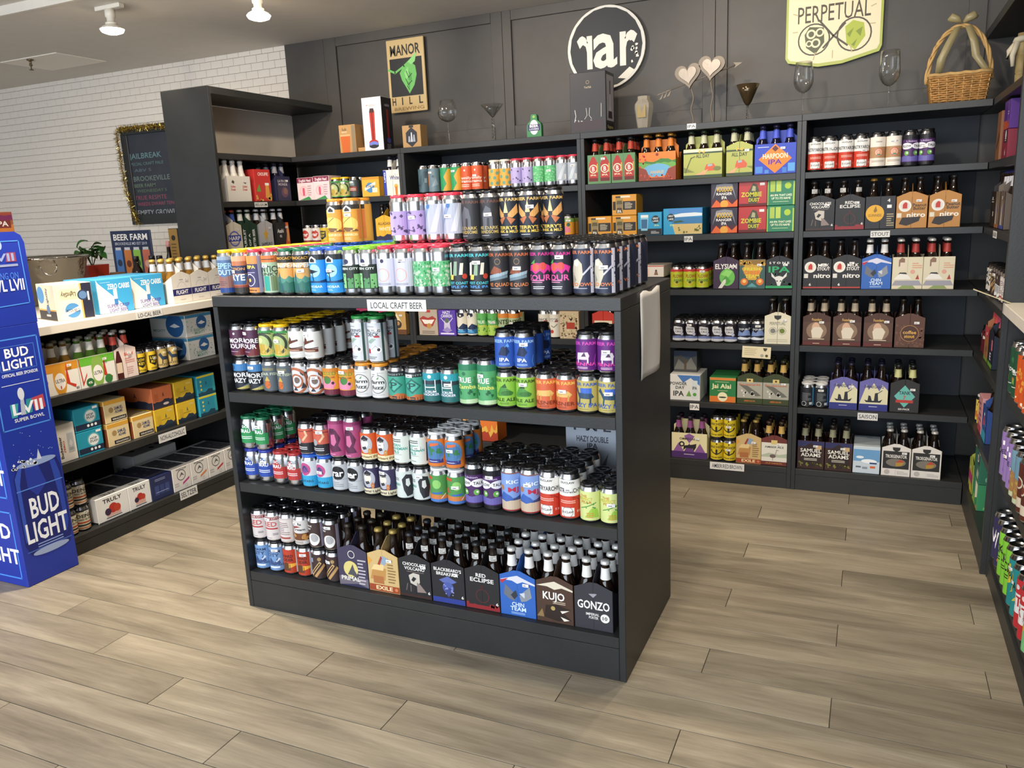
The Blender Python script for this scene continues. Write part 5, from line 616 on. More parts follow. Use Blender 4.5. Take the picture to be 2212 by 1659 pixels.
# key|look|card colour|front|left side|top
BOXES = """
pinkfish|pink and white six pack box|ddc6c6|R -1 .78 1 1 7a2a44;T ecdcdc 0 .88 .12 1.5 Dogfish Head;C -.2 .4 .55 e0b0b0;C -.2 .4 .4 ddc6c6;C -.2 .4 .28 e0b0b0;P c8506a -.35 .2 -.35 .55 -.1 .55 -.1 .2;P 3a8a4a -.8 0 .4 .16 .7 0;F 5 .3 .2 .85 .7 3 b08a90
moonbox|yellow six pack box with a blue disc|dca838|R -1 .88 1 1 c88a2c;C -.05 .46 .5 4a84b8;P ece4d0 -.7 .3 .6 .6 .6 .76 -.7 .46;T 3a4a6a -.05 .53 .13 1.0 BLUE MOON;R .2 .2 .8 .44 ece0c0
pinkrow|magenta and brown boxes|a83a5c|R -1 .4 1 .7 b8745a;C .4 .5 .3 f0c8c8;F 3 -.8 .1 .6 .36 2 e0a8b8
lipsbox|beige box with smiling red lips|b8a894|P a83a30 -.9 .66 -.5 .76 0 .68 .5 .76 .9 .66 .5 .36 0 .28 -.5 .36;P f0e8dc -.7 .62 0 .6 .7 .62 .4 .44 -.4 .44;C .1 .36 .26 c08a4a;F 2 -.7 .06 .7 .2 2 6a5a4e;R -.2 .9 .3 1 b83a30
hazybox|violet box with a white hop robot|5a3ca8|T ece8f4 0 .92 .12 .9 HAZY;T ece8f4 0 .78 .12 1.3 CANNON;P c8c0d8 -.4 .2 -.3 .6 .3 .6 .4 .2;C 0 .6 .26 5a6a5a;L d8d0e8 .08 -.7 .7 0 .4 .7 .7;R -.8 .04 .8 .1 e8e0f4;P 9a8ac0 -.6 .2 0 .34 .6 .2 0 .1
crowdbox|cream box with crowded doodles|c8b494|S 40 3 -1 .02 1 .95 .16 6a4a3a;S 30 6 -1 .02 1 .95 .12 9aa06a;S 20 9 -1 .02 1 .95 .1 e0d4bc;R -.3 .36 .6 .6 a83a28
greentop|bright green flat box|2f9a44|R -1 .0 1 .4 1c2a20;T 6af08a 0 .2 .25 1.2 NEW
greentop2|black flat box under the green one|1c241e|T 4ac86a 0 .4 .3 .8 NEW
flamebox|cream flame patterned box|d8a858|S 14 2 -1 .4 1 1 .2 8a5a3a;R -1 0 1 .3 b8502c
flamebox2|orange flame patterned box|d8742c|M 0 .6 .2 3 e0b04a;M 0 .3 .15 5 a83a20
soldier|orange six pack box with helmeted soldier|d8962c|R -.95 .25 .95 .68 2a2622;R -.72 .08 -.1 .92 a88a44;R -.72 .86 -.1 .94 3a3228;C -.4 .5 .24 8a7a5a;P 5a5434 -.66 .54 -.6 .72 -.2 .72 -.14 .54;P 4a3a2c -.65 .1 -.6 .36 -.2 .36 -.15 .1;T f0ece0 -.4 .18 .14 .34 IPA;F 6 .05 .32 .8 .64 3 cfc4ac;R -.3 .86 .5 .95 e8ddc4
lakes|bright blue six pack box with a beer glass|2f9ac8|R -1 0 1 .28 23262a;P 8ac4dc -.75 .2 -.8 .9 -.1 .9 -.2 .2;P 3a6a94 -.72 .3 -.74 .7 -.2 .7 -.24 .3;R -.76 .78 -.14 .9 e8ecec;C .5 .68 .34 23262a;T dfe8ea .5 .74 .08 .5 GREAT;T dfe8ea .5 .62 .08 .5 LAKES;T bfe0a0 .6 .42 .08 .4 IPA;F 3 .1 .06 .8 .2 2 c8c8c8
lakesw|bright blue twelve pack box with a beach painting|2f9ac8|P d0b878 -.4 0 1 0 1 .4 -.55 .4;P 3a7ab0 -.56 .4 1 .4 1 .66 -.6 .66;P e0e8ee -.62 .66 1 .7 1 .8 .3 .86 -.66 .74;P 4a86c8 -.7 .8 1 .84 1 1 -.75 1;P 3a5a34 -.5 .5 -.1 .54 .1 .48 -.4 .44;C -.62 .66 .2 23262a;T dfe8ea -.62 .72 .07 .28 GREAT;T dfe8ea -.62 .6 .07 .28 LAKES;T bfe0a0 -.55 .36 .08 .22 IPA;S 10 2 -.2 .05 .9 .3 .08 6a7034;L 5a4a2a .02 .6 .1 .9 .34
torpedo|dark plum box with yellow letters|2c2234|R -1 0 1 .3 4a1c30;P d8622c -1 .0 -.6 .3 -.2 .1 .2 .3 .6 .1 1 .3 1 0;C 0 .12 .3 e0a03c;P 8a8a94 -.9 .3 -.6 .9 0 .95 .6 .9 .9 .3 .6 .7 -.6 .7;T e8c02c 0 .72 .2 1.2 VOODOO;T ece8e4 0 .53 .1 1.2 RANGER;T ece8e4 0 .38 .12 .4 IPA
zombie|red box with a hooded skeleton|b02c2c|R -1 .0 1 .1 5a1a1a;P 4a4a34 -.3 .1 -.4 .5 0 .9 .3 .84 .5 .5 .3 .1;P a8a884 -.1 .6 0 .8 .2 .76 .2 .58;T d0cc3c -.1 .46 .17 1.5 ZOMBIE;T d0cc3c .1 .24 .13 .8 DUST;R .5 .8 .85 .9 efeae4
livesup|teal green box with two pale green cans|1f7a54|R -.8 .52 -.45 .96 a8c050;R -.36 .52 0 .96 b4cc58;C .5 .74 .24 a8c83c;T e8f0d0 0 .38 .08 1.6 AN IPA THAT LIVES;T e8f0d0 0 .26 .08 1.4 UP TO ITS NAME;F 1 -.6 .12 .6 .16 2 cfe0a8;R .88 0 1 .9 a8c850;R -1 0 -.94 .9 a8c850
plainbox|dark brown flat box|2e2a28|F 1 -.5 .4 .5 .6 2 4a4440
cowbox|white flat carton with an orange panel|e6ddd0|R -1 .1 -.35 .75 ecc8b4;F 3 -.9 .2 -.5 .66 2 d8845a;C .3 .55 .1 4a3f38;P 8a6a50 .1 .15 .5 .15 .4 .5 .2 .5;R -1 .92 1 1 c84a3a
powder|white twelve pack box with snowy mountain|dcdcda|P 4a78b8 -.5 1 -.1 .7 .4 .9 1 .6 1 1;T 26282c -.4 .66 .12 1.1 POWDER;T 26282c -.3 .5 .12 .6 DAY;T 26282c -.4 .26 .2 .7 IPA;P d0d8dc .5 .1 .5 .8 .85 .8 .85 .1;P 6a9a4a .1 .16 .3 .4 .45 .16;T 2a2c30 .67 .5 .12 .3 IPA;C .67 .24 .12 5a9a3a
picbox|grey box with dim mountain picture|4a4c4c|P 30405a -1 .7 -.4 .8 .2 .6 1 .8 1 1 -1 1;P 7a7a74 -1 .1 -.6 .6 0 .3 .5 .7 1 .2 1 .1;P 5a4a3a -.1 .1 -.1 .6 .1 .6 .1 .1
jaialai|green and orange box with cream emblem|2f7a44|R -1 0 1 .24 d8742c;R -1 .9 1 1 d8843a;T f0e8b8 -.1 .66 .18 1.5 Jai Alai;F 1 -.4 .46 .4 .5 2 d8d8a8;C 0 .22 .38 ece4bc;E 0 .2 .3 .03 2a2a22;F 1 -.6 .82 .5 .86 2 c8d8a8
skybox|pale blue twelve pack box with clouds|c8d4dc|P 6a9cc8 -1 .45 1 .45 1 .9 -1 .9;E .2 .46 .6 .08 f0f4f6;E -.5 .6 .3 .05 e8eef2;R .25 .36 .8 .42 2f4a7a;R .3 .2 .7 .28 d8622c;R -.8 .2 -.4 .26 5a6a74;R -.3 .16 .1 .24 8a949a
elfred|red holiday box with beer glass|c43430|T f0e4dc .1 .86 .1 1.3 CHOUFFE;P d89a3c .2 .1 .3 .5 .7 .5 .8 .1;R .25 .5 .75 .58 f0ece4;S 10 2 -.9 .0 1 .2 .2 d8b44a;P 6a9a3a -.9 .3 -.5 .55 -.3 .3
lightsky|cream and orange can box with blue disc, upside down|e6d8bc|R .45 0 1 1 26283a;R .36 0 .45 1 e0a050;C .5 .66 .3 2c3a5a;C .5 .66 .22 5a7aa0;R .75 .5 .85 .75 d8d4c8;R -.75 .58 .2 .86 d8c8a4;U 4a4238 -.28 .7 .12 .8 LightSky;C -.15 .25 .42 4a86b8;P ece4d0 -.6 .2 .3 .38 .3 .26 -.6 .1;T 3a4a6a -.15 .25 .09 .7 MOON BELG|R -1 0 1 .26 34343a;R -1 .26 1 .3 e0a050;C .1 .3 .2 5a7aa0;R -.2 .1 .3 .16 d8d4c8;C -.6 .7 .4 5a92c0;V 4a4a50 .1 .66 .2 .5 LightSky
zerocarb|sky blue and white carton, zero carbs lettering|3f9ed0|P ece8e0 -1 0 -1 1 -.9 .9 .6 .1 .6 0;T f0f0f0 .25 .78 .15 1.3 ZERO CARBS;R -.1 .22 .12 .7 c8d4dc;R -.1 .22 .12 .4 3a7ab8;T 4a3f98 .1 .2 .1 1.3 SUPER CRISP;T 4a3f98 .1 .07 .1 1.1 LIGHT BEER;F 1 -.8 .9 -.2 .95 2 8ac8e4|P ece8e0 -1 0 -1 .25 .6 0;F 3 -.7 .6 .5 .86 2 8ac8e4
mighty|white and blue speckled twelve pack box|dad8d0|R -1 .86 1 1 3f88b0;S 20 3 -1 .05 1 .8 .05 4a9aa8;C .2 .6 .4 2f5f94;P e8e8e4 -.1 .56 .2 .68 .5 .56 .2 .5;T 6a9a8a 0 .28 .12 .9 SLIGHTLY;T 6a9a8a 0 .14 .12 .8 MIGHTY|R -1 .86 1 1 3f88b0;C .4 .55 .5 2f5f94;P e8e8e4 .1 .5 .4 .64 .7 .5 .4 .44;T 6a9a8a -.5 .3 .12 .7 MIGHTY
budzero|tall white box with a silver can picture|e2ded6|V 2a2a2e -.65 .4 .3 .6 Budweiser;V b83a30 -.3 .4 .18 .34 ZERO;R .1 .22 .8 .78 b8bcc0;R .1 .74 .8 .78 d8dade;P d8d8d8 .25 .45 .45 .58 .65 .45 .45 .36;F 2 .2 .28 .7 .36 2 8a8a8a
hopsplash|turquoise six pack box with round white badge|2596b0|R -1 .06 1 .3 1f2c44;C .25 .58 .42 e8ece8;O .25 .58 .5 .1 6ac0c8;T 2a3a4a .25 .64 .1 .55 HOP;T 2a3a4a .25 .52 .1 .65 SPLASH;C 0 .18 .1 e8ece8;C .3 .18 .1 e8ece8;C .6 .18 .1 e8ece8;R .5 .86 .9 .96 f0f0ee|R -1 .06 1 .3 1f2c44
nonalc|cream and amber box with non-alcoholic band|e0cc9c|R -1 .82 1 1 d8a03c;R -.5 .05 .95 .22 26242e;T ece4d0 .25 .13 .08 1.2 NON-ALCOHOLIC;C -.4 .56 .22 a88a5a;T 3a4a7a .3 .6 .14 .8 SAMUEL;T 3a4a7a .3 .44 .12 .7 ADAMS|R -1 0 1 .8 8a4a2c;R -1 .82 1 1 d8a03c
goldpeak|golden yellow box with navy hills|d8b434|M 0 .3 .1 4 2c3a4a;M 0 .18 .06 6 1f2c3a;T 3a4a5a .1 .62 .2 .18 A;F 2 .3 .8 .8 .9 2 ece0a0;R -.8 .3 -.4 .7 cca62c;F 1 -.4 .46 .5 .5 2 7a6a24
orangepeak|orange box with navy base|d0744a|R -1 0 1 .3 2c3040;M .2 .34 .06 4 2c3040;T 3a3040 .1 .62 .2 .18 A;R -.8 .36 -.4 .7 c2683e;E .3 .16 .3 .06 c8b8b0|R -1 0 1 .3 2c3040;M .2 .34 .06 4 2c3040;T 5a3430 0 .6 .24 .2 A
tealpeak|teal and yellow box with navy hills|2f90a8|R -1 .9 1 1 d8c83c;M 0 .2 .08 4 24485a;T 24485a 0 .6 .2 .18 A;C -.6 .7 .1 d8d06a;C -.6 .5 .1 d8d06a;C -.6 .3 .1 d8d06a;R .7 .1 1 .9 3aa0a8
truly|white seltzer box with red berries|e8e6e2|R -1 0 1 .03 26262a;T 26262a 0 .82 .16 1.2 TRULY;R -.45 .16 .45 .5 d8a89a;C 0 .46 .28 b83428;C .25 .42 .22 c0402c;C -.35 .36 .2 3a2a44;R -.5 .1 .5 .13 26262a|R -1 0 1 .06 26262a;C .3 .36 .35 8a2a2a;T 26262a .1 .8 .14 1.2 TRULY|R -.92 .2 .92 .92 4a4a50;S 9 3 -.8 .3 .8 .85 .18 7a7a82;T 26262a 0 .09 .1 1.0 TRULY
navybox|navy variety box with three bottle pictures|262f58|F 2 -.6 .8 .4 .92 2 8a94b8;R -.7 .2 -.3 .6 3a4a80;R -.2 .2 .2 .6 34447a;R .3 .2 .7 .6 3a4a80;F 1 -.6 .3 .6 .34 2 b8c0d8|F 2 -.6 .5 .4 .7 2 5a648a|R -.92 .1 .92 .92 3a3a4a;S 6 3 -.8 .2 .8 .85 .2 6a6a7a
clawpink|white seltzer box with magenta ribbon|e0dcd6|O -.05 .66 .5 .12 3a3a3c;P 5a5a5c -.3 .56 0 .78 .3 .6 0 .66;T 3a3a3c 0 .93 .07 1.2 WHITE CLAW;P c03a84 0 .2 .8 .38 .85 .48 .05 .3;O .4 .14 .14 .12 777;F 2 -.9 .2 -.4 .4 2 b8b4b0||R -.92 .12 .92 .9 55555a;S 7 3 -.8 .2 .8 .85 .2 8a8a90
claworange|white seltzer box with orange ribbon|e0dcd6|O -.05 .66 .5 .12 3a3a3c;P 5a5a5c -.3 .56 0 .78 .3 .6 0 .66;T 3a3a3c 0 .93 .07 1.2 WHITE CLAW;P d8824a 0 .2 .8 .38 .85 .48 .05 .3;O .4 .14 .14 .12 777;F 2 -.9 .2 -.4 .4 2 b8b4b0||R -.92 .12 .92 .9 55555a;S 7 4 -.8 .2 .8 .85 .2 8a8a90
clawred|white seltzer box with red ribbon|e0dcd6|O -.05 .66 .5 .12 3a3a3c;P 5a5a5c -.3 .56 0 .78 .3 .6 0 .66;T 3a3a3c 0 .93 .07 1.2 WHITE CLAW;P c0343c 0 .2 .8 .38 .85 .48 .05 .3;O .4 .14 .14 .12 777;F 2 -.9 .2 -.4 .4 2 b8b4b0||R -.92 .12 .92 .9 55555a;S 7 5 -.8 .2 .8 .85 .2 8a8a90
clawback|white seltzer box lying|d8d8d4|T 3a4a5a -.4 .4 .4 .9 WHITE CL|T 3a4a5a 0 .4 .3 1.4 WHITE CL|S 7 6 -.8 .1 .8 .9 .16 4a4a4e
stonefml|light grey carton with black letters and horned skull|9aa0a8|T 4a4a50 0 .92 .06 1.2 S T O N E;T 24242a 0 .78 .12 1.4 F   M   L;T 34343c 0 .6 .08 1.2 HAZY DOUBLE;T 34343c 0 .5 .08 .4 IPA;P 5a5c64 -.3 .2 -.6 .42 -.5 .24 -.2 .1 .2 .1 .5 .24 .6 .42 .3 .2
sunorange|orange carton with a golden sun|b8602c|C .4 .4 .7 c89a3c;C .4 .4 .4 a85a24
rtan|brown box with dark script|8a5a3c|P 4a2c1c -.6 .3 .4 .6 .6 .5 -.4 .2
rwine|wine red box with black panel|8a2a3c|R -.3 .56 .8 .98 26222a;C .25 .84 .24 e0dcd8;F 2 0 .62 .5 .74 2 d8d0cc;T ece4e0 .3 .22 .22 .24 6
rpurple|violet box with orange base|5a2f84|R -1 0 1 .3 b8502c;R .3 .2 .8 .95 6a4a98;F 2 .35 .5 .75 .66 2 c8b8d8
pinkcard|pink and cream box|d89aa0|F 4 -.6 .3 .6 .9 2 8a4a5a;R -1 0 1 .2 b84a5a
dgreen|green striped box with a white D|2f6a54|P c8d0c0 -1 .86 0 .94 1 .84 1 .8 0 .88 -1 .8;R .0 .5 1 .78 1c3034;T e6e8e4 .4 .64 .2 .5 D;P a8b0a4 0 .1 .3 .36 .9 .3 .7 .08|S 9 3 -1 0 1 1 .25 6aa88a
greenleaf|green box with cream flap|3a8a5c|P ece4d0 .1 .3 .9 .5 .9 1 .1 1;P 8ab04a -1 0 -.2 .5 .2 0;P d8823a .4 0 .8 .2 1 0|S 9 4 -1 0 1 1 .25 7ab06a
"""
ROWS = [  # many positions and box sizes worked out from image pixels, then nudged apart
('P',0.068,0.06,1.2166,0,2,2,'deeper,rye','y','island top, front row','tall can packs on the island top'),
('P',0.068,0.198,1.2166,0,2,2,'deeper,rye','y','island top, second row','tall can packs on the island top'),
('P',0.068,0.335,1.2166,0,2,2,'deeper,rye','y','island top, third row','tall can packs on the island top'),
('P',0.068,0.473,1.2166,0,2,2,'deeper,rye','y','island top, back row','tall can packs on the island top'),
('P',0.204,0.06,1.2166,0,2,2,'neipa,antics','r','island top, front row','tall can packs on the island top'),
('P',0.204,0.198,1.2166,0,2,2,'neipa,antics','r','island top, second row','tall can packs on the island top'),
('P',0.204,0.335,1.2166,0,2,2,'neipa,antics','r','island top, third row','tall can packs on the island top'),
('P',0.204,0.473,1.2166,0,2,2,'neipa,antics','r','island top, back row','tall can packs on the island top'),
('P',0.34,0.06,1.2166,0,2,2,'juniper','g','island top, front row','tall can packs on the island top'),
('P',0.34,0.198,1.2166,0,2,2,'juniper','g','island top, second row','tall can packs on the island top'),
('P',0.34,0.335,1.2166,0,2,2,'juniper','g','island top, third row','tall can packs on the island top'),
('P',0.34,0.473,1.2166,0,2,2,'juniper','g','island top, back row','tall can packs on the island top'),
('P',0.477,0.06,1.2166,0,2,2,'sandbar','b','island top, front row','tall can packs on the island top'),
('P',0.477,0.198,1.2166,0,2,2,'sandbar','b','island top, second row','tall can packs on the island top'),
('P',0.477,0.335,1.2166,0,2,2,'sandbar','b','island top, third row','tall can packs on the island top'),
('P',0.477,0.473,1.2166,0,2,2,'sandbar','b','island top, back row','tall can packs on the island top'),
('P',0.613,0.06,1.2166,0,2,2,'greencity','l','island top, front row','tall can packs on the island top'),
('P',0.613,0.198,1.2166,0,2,2,'greencity','l','island top, second row','tall can packs on the island top'),
('P',0.613,0.335,1.2166,0,2,2,'greencity','l','island top, third row','tall can packs on the island top'),
('P',0.613,0.473,1.2166,0,2,2,'greencity','l','island top, back row','tall can packs on the island top'),
('P',0.749,0.06,1.2166,0,2,2,'silverdot','r','island top, front row','tall can packs on the island top'),
('P',0.749,0.198,1.2166,0,2,2,'silverdot','r','island top, second row','tall can packs on the island top'),
('P',0.749,0.335,1.2166,0,2,2,'silverdot','r','island top, third row','tall can packs on the island top'),
('P',0.749,0.473,1.2166,0,2,2,'silverdot','r','island top, back row','tall can packs on the island top'),
('P',0.885,0.06,1.2166,0,2,2,'clover','r','island top, front row','tall can packs on the island top'),
('P',0.885,0.198,1.2166,0,2,2,'clover','r','island top, second row','tall can packs on the island top'),
('P',0.885,0.335,1.2166,0,2,2,'clover','r','island top, third row','tall can packs on the island top'),
('P',0.885,0.473,1.2166,0,2,2,'clover','r','island top, back row','tall can packs on the island top'),
('P',1.021,0.06,1.2166,0,2,2,'westcoast','k','island top, front row','tall can packs on the island top'),
('P',1.021,0.198,1.2166,0,2,2,'westcoast','k','island top, second row','tall can packs on the island top'),
('P',1.021,0.335,1.2166,0,2,2,'westcoast','k','island top, third row','tall can packs on the island top'),
('P',1.021,0.473,1.2166,0,2,2,'westcoast','k','island top, back row','tall can packs on the island top'),
('P',1.158,0.06,1.2166,0,2,2,'quad','k','island top, front row','tall can packs on the island top'),
('P',1.158,0.198,1.2166,0,2,2,'quad','k','island top, second row','tall can packs on the island top'),
('P',1.158,0.335,1.2166,0,2,2,'quad','k','island top, third row','tall can packs on the island top'),
('P',1.158,0.473,1.2166,0,2,2,'quad','k','island top, back row','tall can packs on the island top'),
('P',1.294,0.06,1.2166,0,2,2,'sour','k','island top, front row','tall can packs on the island top'),
('P',1.294,0.198,1.2166,0,2,2,'sour','k','island top, second row','tall can packs on the island top'),
('P',1.294,0.335,1.2166,0,2,2,'sour','k','island top, third row','tall can packs on the island top'),
('P',1.294,0.473,1.2166,0,2,2,'sour','k','island top, back row','tall can packs on the island top'),
('P',1.43,0.06,1.2166,0,2,2,'owl','k','island top, front row','tall can packs on the island top'),
('P',1.43,0.198,1.2166,0,2,2,'owl','k','island top, second row','tall can packs on the island top'),
('P',1.43,0.335,1.2166,0,2,2,'owl','k','island top, third row','tall can packs on the island top'),
('P',0.452,0.215,1.3776,0,2,2,'harvest','o','stacked on the island top','upper can packs on the island top'),
('P',0.725,0.2,1.3776,0,2,2,'crab','r','stacked on the island top, front','upper can packs on the island top'),
('P',0.725,0.338,1.3776,0,2,2,'crab','r','stacked on the island top, behind','upper can packs on the island top'),
('P',0.862,0.2,1.3776,0,2,2,'bluesilver','r','stacked on the island top, front','upper can packs on the island top'),
('P',0.862,0.338,1.3776,0,2,2,'bluesilver','r','stacked on the island top, behind','upper can packs on the island top'),
('P',1.0,0.2,1.3776,0,2,2,'darkme','k','stacked on the island top, front','upper can packs on the island top'),
('P',1.0,0.338,1.3776,0,2,2,'darkme','k','stacked on the island top, behind','upper can packs on the island top'),
('P',1.137,0.2,1.3776,0,2,2,'mild','k','stacked on the island top, front','upper can packs on the island top'),
('P',1.137,0.338,1.3776,0,2,2,'mild','k','stacked on the island top, behind','upper can packs on the island top'),
('P',1.24,0.234,1.3776,0,1,1,'mild','k','alone right of the upper stack','upper can packs on the island top'),
('P',0.089,0.055,0.8621,0,2,3,'bhazy','k','island upper shelf, in front','can packs on the island'),
('P',0.089,0.261,0.8621,0,2,3,'bhazy','k','island upper shelf, one row back','can packs on the island'),
('P',0.2237,0.055,0.8621,0,2,3,'pine','k','island upper shelf, in front','can packs on the island'),
('P',0.2237,0.261,0.8621,0,2,3,'pine','k','island upper shelf, one row back','can packs on the island'),
('P',0.3583,0.055,0.8621,0,2,3,'spiral','k','island upper shelf, in front','can packs on the island'),
('P',0.3583,0.261,0.8621,0,2,3,'spiral','k','island upper shelf, one row back','can packs on the island'),
('P',0.493,0.055,0.8621,0,2,3,'pig','k','island upper shelf, in front','can packs on the island'),
('P',0.493,0.261,0.8621,0,2,3,'pig','k','island upper shelf, one row back','can packs on the island'),
('P',0.627,0.055,0.8621,0,2,3,'fuzz','o','island upper shelf, in front','can packs on the island'),
('P',0.627,0.261,0.8621,0,2,3,'fuzz','o','island upper shelf, one row back','can packs on the island'),
('P',0.762,0.055,0.8621,0,2,3,'hp','k','island upper shelf, in front','can packs on the island'),
('P',0.762,0.261,0.8621,0,2,3,'hp','k','island upper shelf, one row back','can packs on the island'),
('P',0.896,0.055,0.8621,0,2,3,'scrum','k','island upper shelf, in front','can packs on the island'),
('P',0.896,0.261,0.8621,0,2,3,'scrum','k','island upper shelf, one row back','can packs on the island'),
('P',1.031,0.055,0.8621,0,2,2,'zamba','k','island upper shelf, in front','can packs on the island'),
('P',1.031,0.193,0.8621,0,2,2,'zamba','k','island upper shelf, one row back','can packs on the island'),
('P',1.165,0.055,0.8621,0,2,3,'paleale','k','island upper shelf, in front','can packs on the island'),
('P',1.165,0.261,0.8621,0,2,3,'paleale','k','island upper shelf, one row back','can packs on the island'),
('P',1.2997,0.055,0.8621,0,2,3,'pilsner','k','island upper shelf, in front','can packs on the island'),
('P',1.3,0.261,0.8621,0,2,3,'pilsner','k','island upper shelf, one row back','can packs on the island'),
('P',1.4343,0.055,0.8621,0,2,3,'hazyipa','k','island upper shelf, in front','can packs on the island'),
('P',0.089,0.055,0.9881,0,2,3,'bsour','k','island upper shelf, upper layer','can packs on the island'),
('P',0.2237,0.055,0.9881,0,2,3,'angel','y','island upper shelf, upper layer','can packs on the island'),
('P',0.2237,0.261,0.9881,0,2,3,'angel','y','island upper shelf, upper layer, behind','can packs on the island'),
('P',0.3583,0.055,0.9881,0,2,3,'plane','k','island upper shelf, upper layer','can packs on the island'),
('P',0.3583,0.261,0.9881,0,2,3,'plane','k','island upper shelf, upper layer, behind','can packs on the island'),
('P',0.627,0.055,0.9881,0,2,2,'packing','G','island upper shelf, upper layer','can packs on the island'),
('P',1.165,0.055,0.9881,0,2,3,'blueipa','k','island upper shelf, upper layer','can packs on the island'),
('P',1.434,0.055,0.9881,0,2,3,'vienna','k','island upper shelf, upper layer','can packs on the island'),
('P',0.089,0.055,0.5126,0,2,3,'dcblue','B','island middle shelf, in front','can packs on the island'),
('P',0.089,0.261,0.5126,0,2,3,'dcblue','B','island middle shelf, one row back','can packs on the island'),
('P',0.2237,0.055,0.5126,0,2,3,'dcred','R','island middle shelf, in front','can packs on the island'),
('P',0.2237,0.261,0.5126,0,2,3,'dcred','R','island middle shelf, one row back','can packs on the island'),
('P',0.3583,0.055,0.5126,0,2,3,'bike','b','island middle shelf, in front','can packs on the island'),
('P',0.3583,0.261,0.5126,0,2,3,'bike','b','island middle shelf, one row back','can packs on the island'),
('P',0.493,0.055,0.5126,0,2,3,'rarcan','k','island middle shelf, in front','can packs on the island'),
('P',0.627,0.055,0.5126,0,2,3,'poelight','k','island middle shelf, in front','can packs on the island'),
('P',0.762,0.055,0.5126,0,2,3,'bohem','k','island middle shelf, in front','can packs on the island'),
('P',0.896,0.055,0.5126,0,2,3,'crisp','w','island middle shelf, in front','can packs on the island'),
('P',1.031,0.055,0.5126,0,2,2,'pillow','k','island middle shelf, in front','can packs on the island'),
('P',1.031,0.193,0.5126,0,2,2,'pillow','k','island middle shelf, one row back','can packs on the island'),
('P',1.165,0.055,0.5126,0,2,2,'kick','k','island middle shelf, in front','can packs on the island'),
('P',1.165,0.193,0.5126,0,2,2,'kick','k','island middle shelf, one row back','can packs on the island'),
('P',1.2997,0.055,0.5126,0,2,2,'pastry','k','island middle shelf, in front','can packs on the island'),
('P',1.3,0.193,0.5126,0,2,2,'pastry','k','island middle shelf, one row back','can packs on the island'),
('P',1.4343,0.055,0.5126,0,2,3,'pear','k','island middle shelf, in front','can packs on the island'),
('P',0.089,0.055,0.6386,0,2,3,'dcgreen','g','island middle shelf, upper layer','can packs on the island'),
('P',0.358,0.055,0.6386,0,2,3,'pinkpeel','k','island middle shelf, upper layer','can packs on the island'),
('P',0.493,0.055,0.6386,0,2,2,'magenta','k','island middle shelf, upper layer','can packs on the island'),
('P',0.627,0.055,0.6386,0,2,3,'poeipa','k','island middle shelf, upper layer','can packs on the island'),
('P',0.762,0.055,0.6386,0,2,3,'born','k','island middle shelf, upper layer','can packs on the island'),
('P',0.896,0.055,0.6386,0,2,3,'lagoon','w','island middle shelf, upper layer','can packs on the island'),
('P',0.089,0.055,0.1496,0,2,3,'charm','k','island bottom shelf, in front','can packs on the island'),
('P',0.2237,0.055,0.1496,0,2,3,'cider','k','island bottom shelf, in front','can packs on the island'),
('P',0.3583,0.055,0.1496,0,2,3,'dessert','k','island bottom shelf, in front','can packs on the island'),
('P',0.089,0.055,0.2756,0,2,3,'redbox','k','island bottom shelf, upper layer','can packs on the island'),
('P',0.2237,0.055,0.2756,0,2,3,'notes,pie','k','island bottom shelf, upper layer','can packs on the island'),
('P',0.3583,0.055,0.2756,0,2,3,'coconut','k','island bottom shelf, upper layer','can packs on the island'),
('K',0.493,0.025,0.1496,0,'primal','island bottom shelf, front row','bottle carriers on the island bottom shelf'),
('K',0.493,0.225,0.1496,0,'primal','island bottom shelf, behind the front row','bottle carriers on the island bottom shelf'),
('K',0.624,0.025,0.1496,0,'exile','island bottom shelf, front row','bottle carriers on the island bottom shelf'),
('K',0.755,0.025,0.1496,0,'volcano','island bottom shelf, front row','bottle carriers on the island bottom shelf'),
('K',0.755,0.225,0.1496,0,'volcano','island bottom shelf, behind the front row','bottle carriers on the island bottom shelf'),
('K',0.887,0.025,0.1496,0,'blackbeard','island bottom shelf, front row','bottle carriers on the island bottom shelf'),
('K',0.887,0.225,0.1496,0,'blackbeard','island bottom shelf, behind the front row','bottle carriers on the island bottom shelf'),
('K',1.018,0.025,0.1496,0,'redeclipse','island bottom shelf, front row','bottle carriers on the island bottom shelf'),
('K',1.018,0.225,0.1496,0,'redeclipse','island bottom shelf, behind the front row','bottle carriers on the island bottom shelf'),
('K',1.149,0.025,0.1496,0,'twindragon','island bottom shelf, front row','bottle carriers on the island bottom shelf'),
('K',1.149,0.225,0.1496,0,'twindragon','island bottom shelf, behind the front row','bottle carriers on the island bottom shelf'),
('K',1.28,0.025,0.1496,0,'kujo','island bottom shelf, front row','bottle carriers on the island bottom shelf'),
('K',1.28,0.225,0.1496,0,'kujo','island bottom shelf, behind the front row','bottle carriers on the island bottom shelf'),
('K',1.412,0.025,0.1496,0,'gonzo','island bottom shelf, front row','bottle carriers on the island bottom shelf'),
('K',1.412,0.225,0.1496,0,'gonzo','island bottom shelf, behind the front row','bottle carriers on the island bottom shelf'),
('B',1.2945,0.4,0.5126,0,0.2,0.13,0.26,'stonefml','island middle shelf, far side','cartons on the island far side'),
('B',1.4455,0.47,0.5126,0,0.1,0.1,0.19,'sunorange','beside the grey carton, island middle shelf','cartons on the island far side'),
('B',-1.0782,1.972,1.5856,0,0.123,0.13,0.137,'pinkfish','corner bay top row, left one','beer cartons on the wall shelves'),
('B',-0.9556,1.972,1.5856,0,0.121,0.13,0.141,'pinkfish','corner bay top row, right one','beer cartons on the wall shelves'),
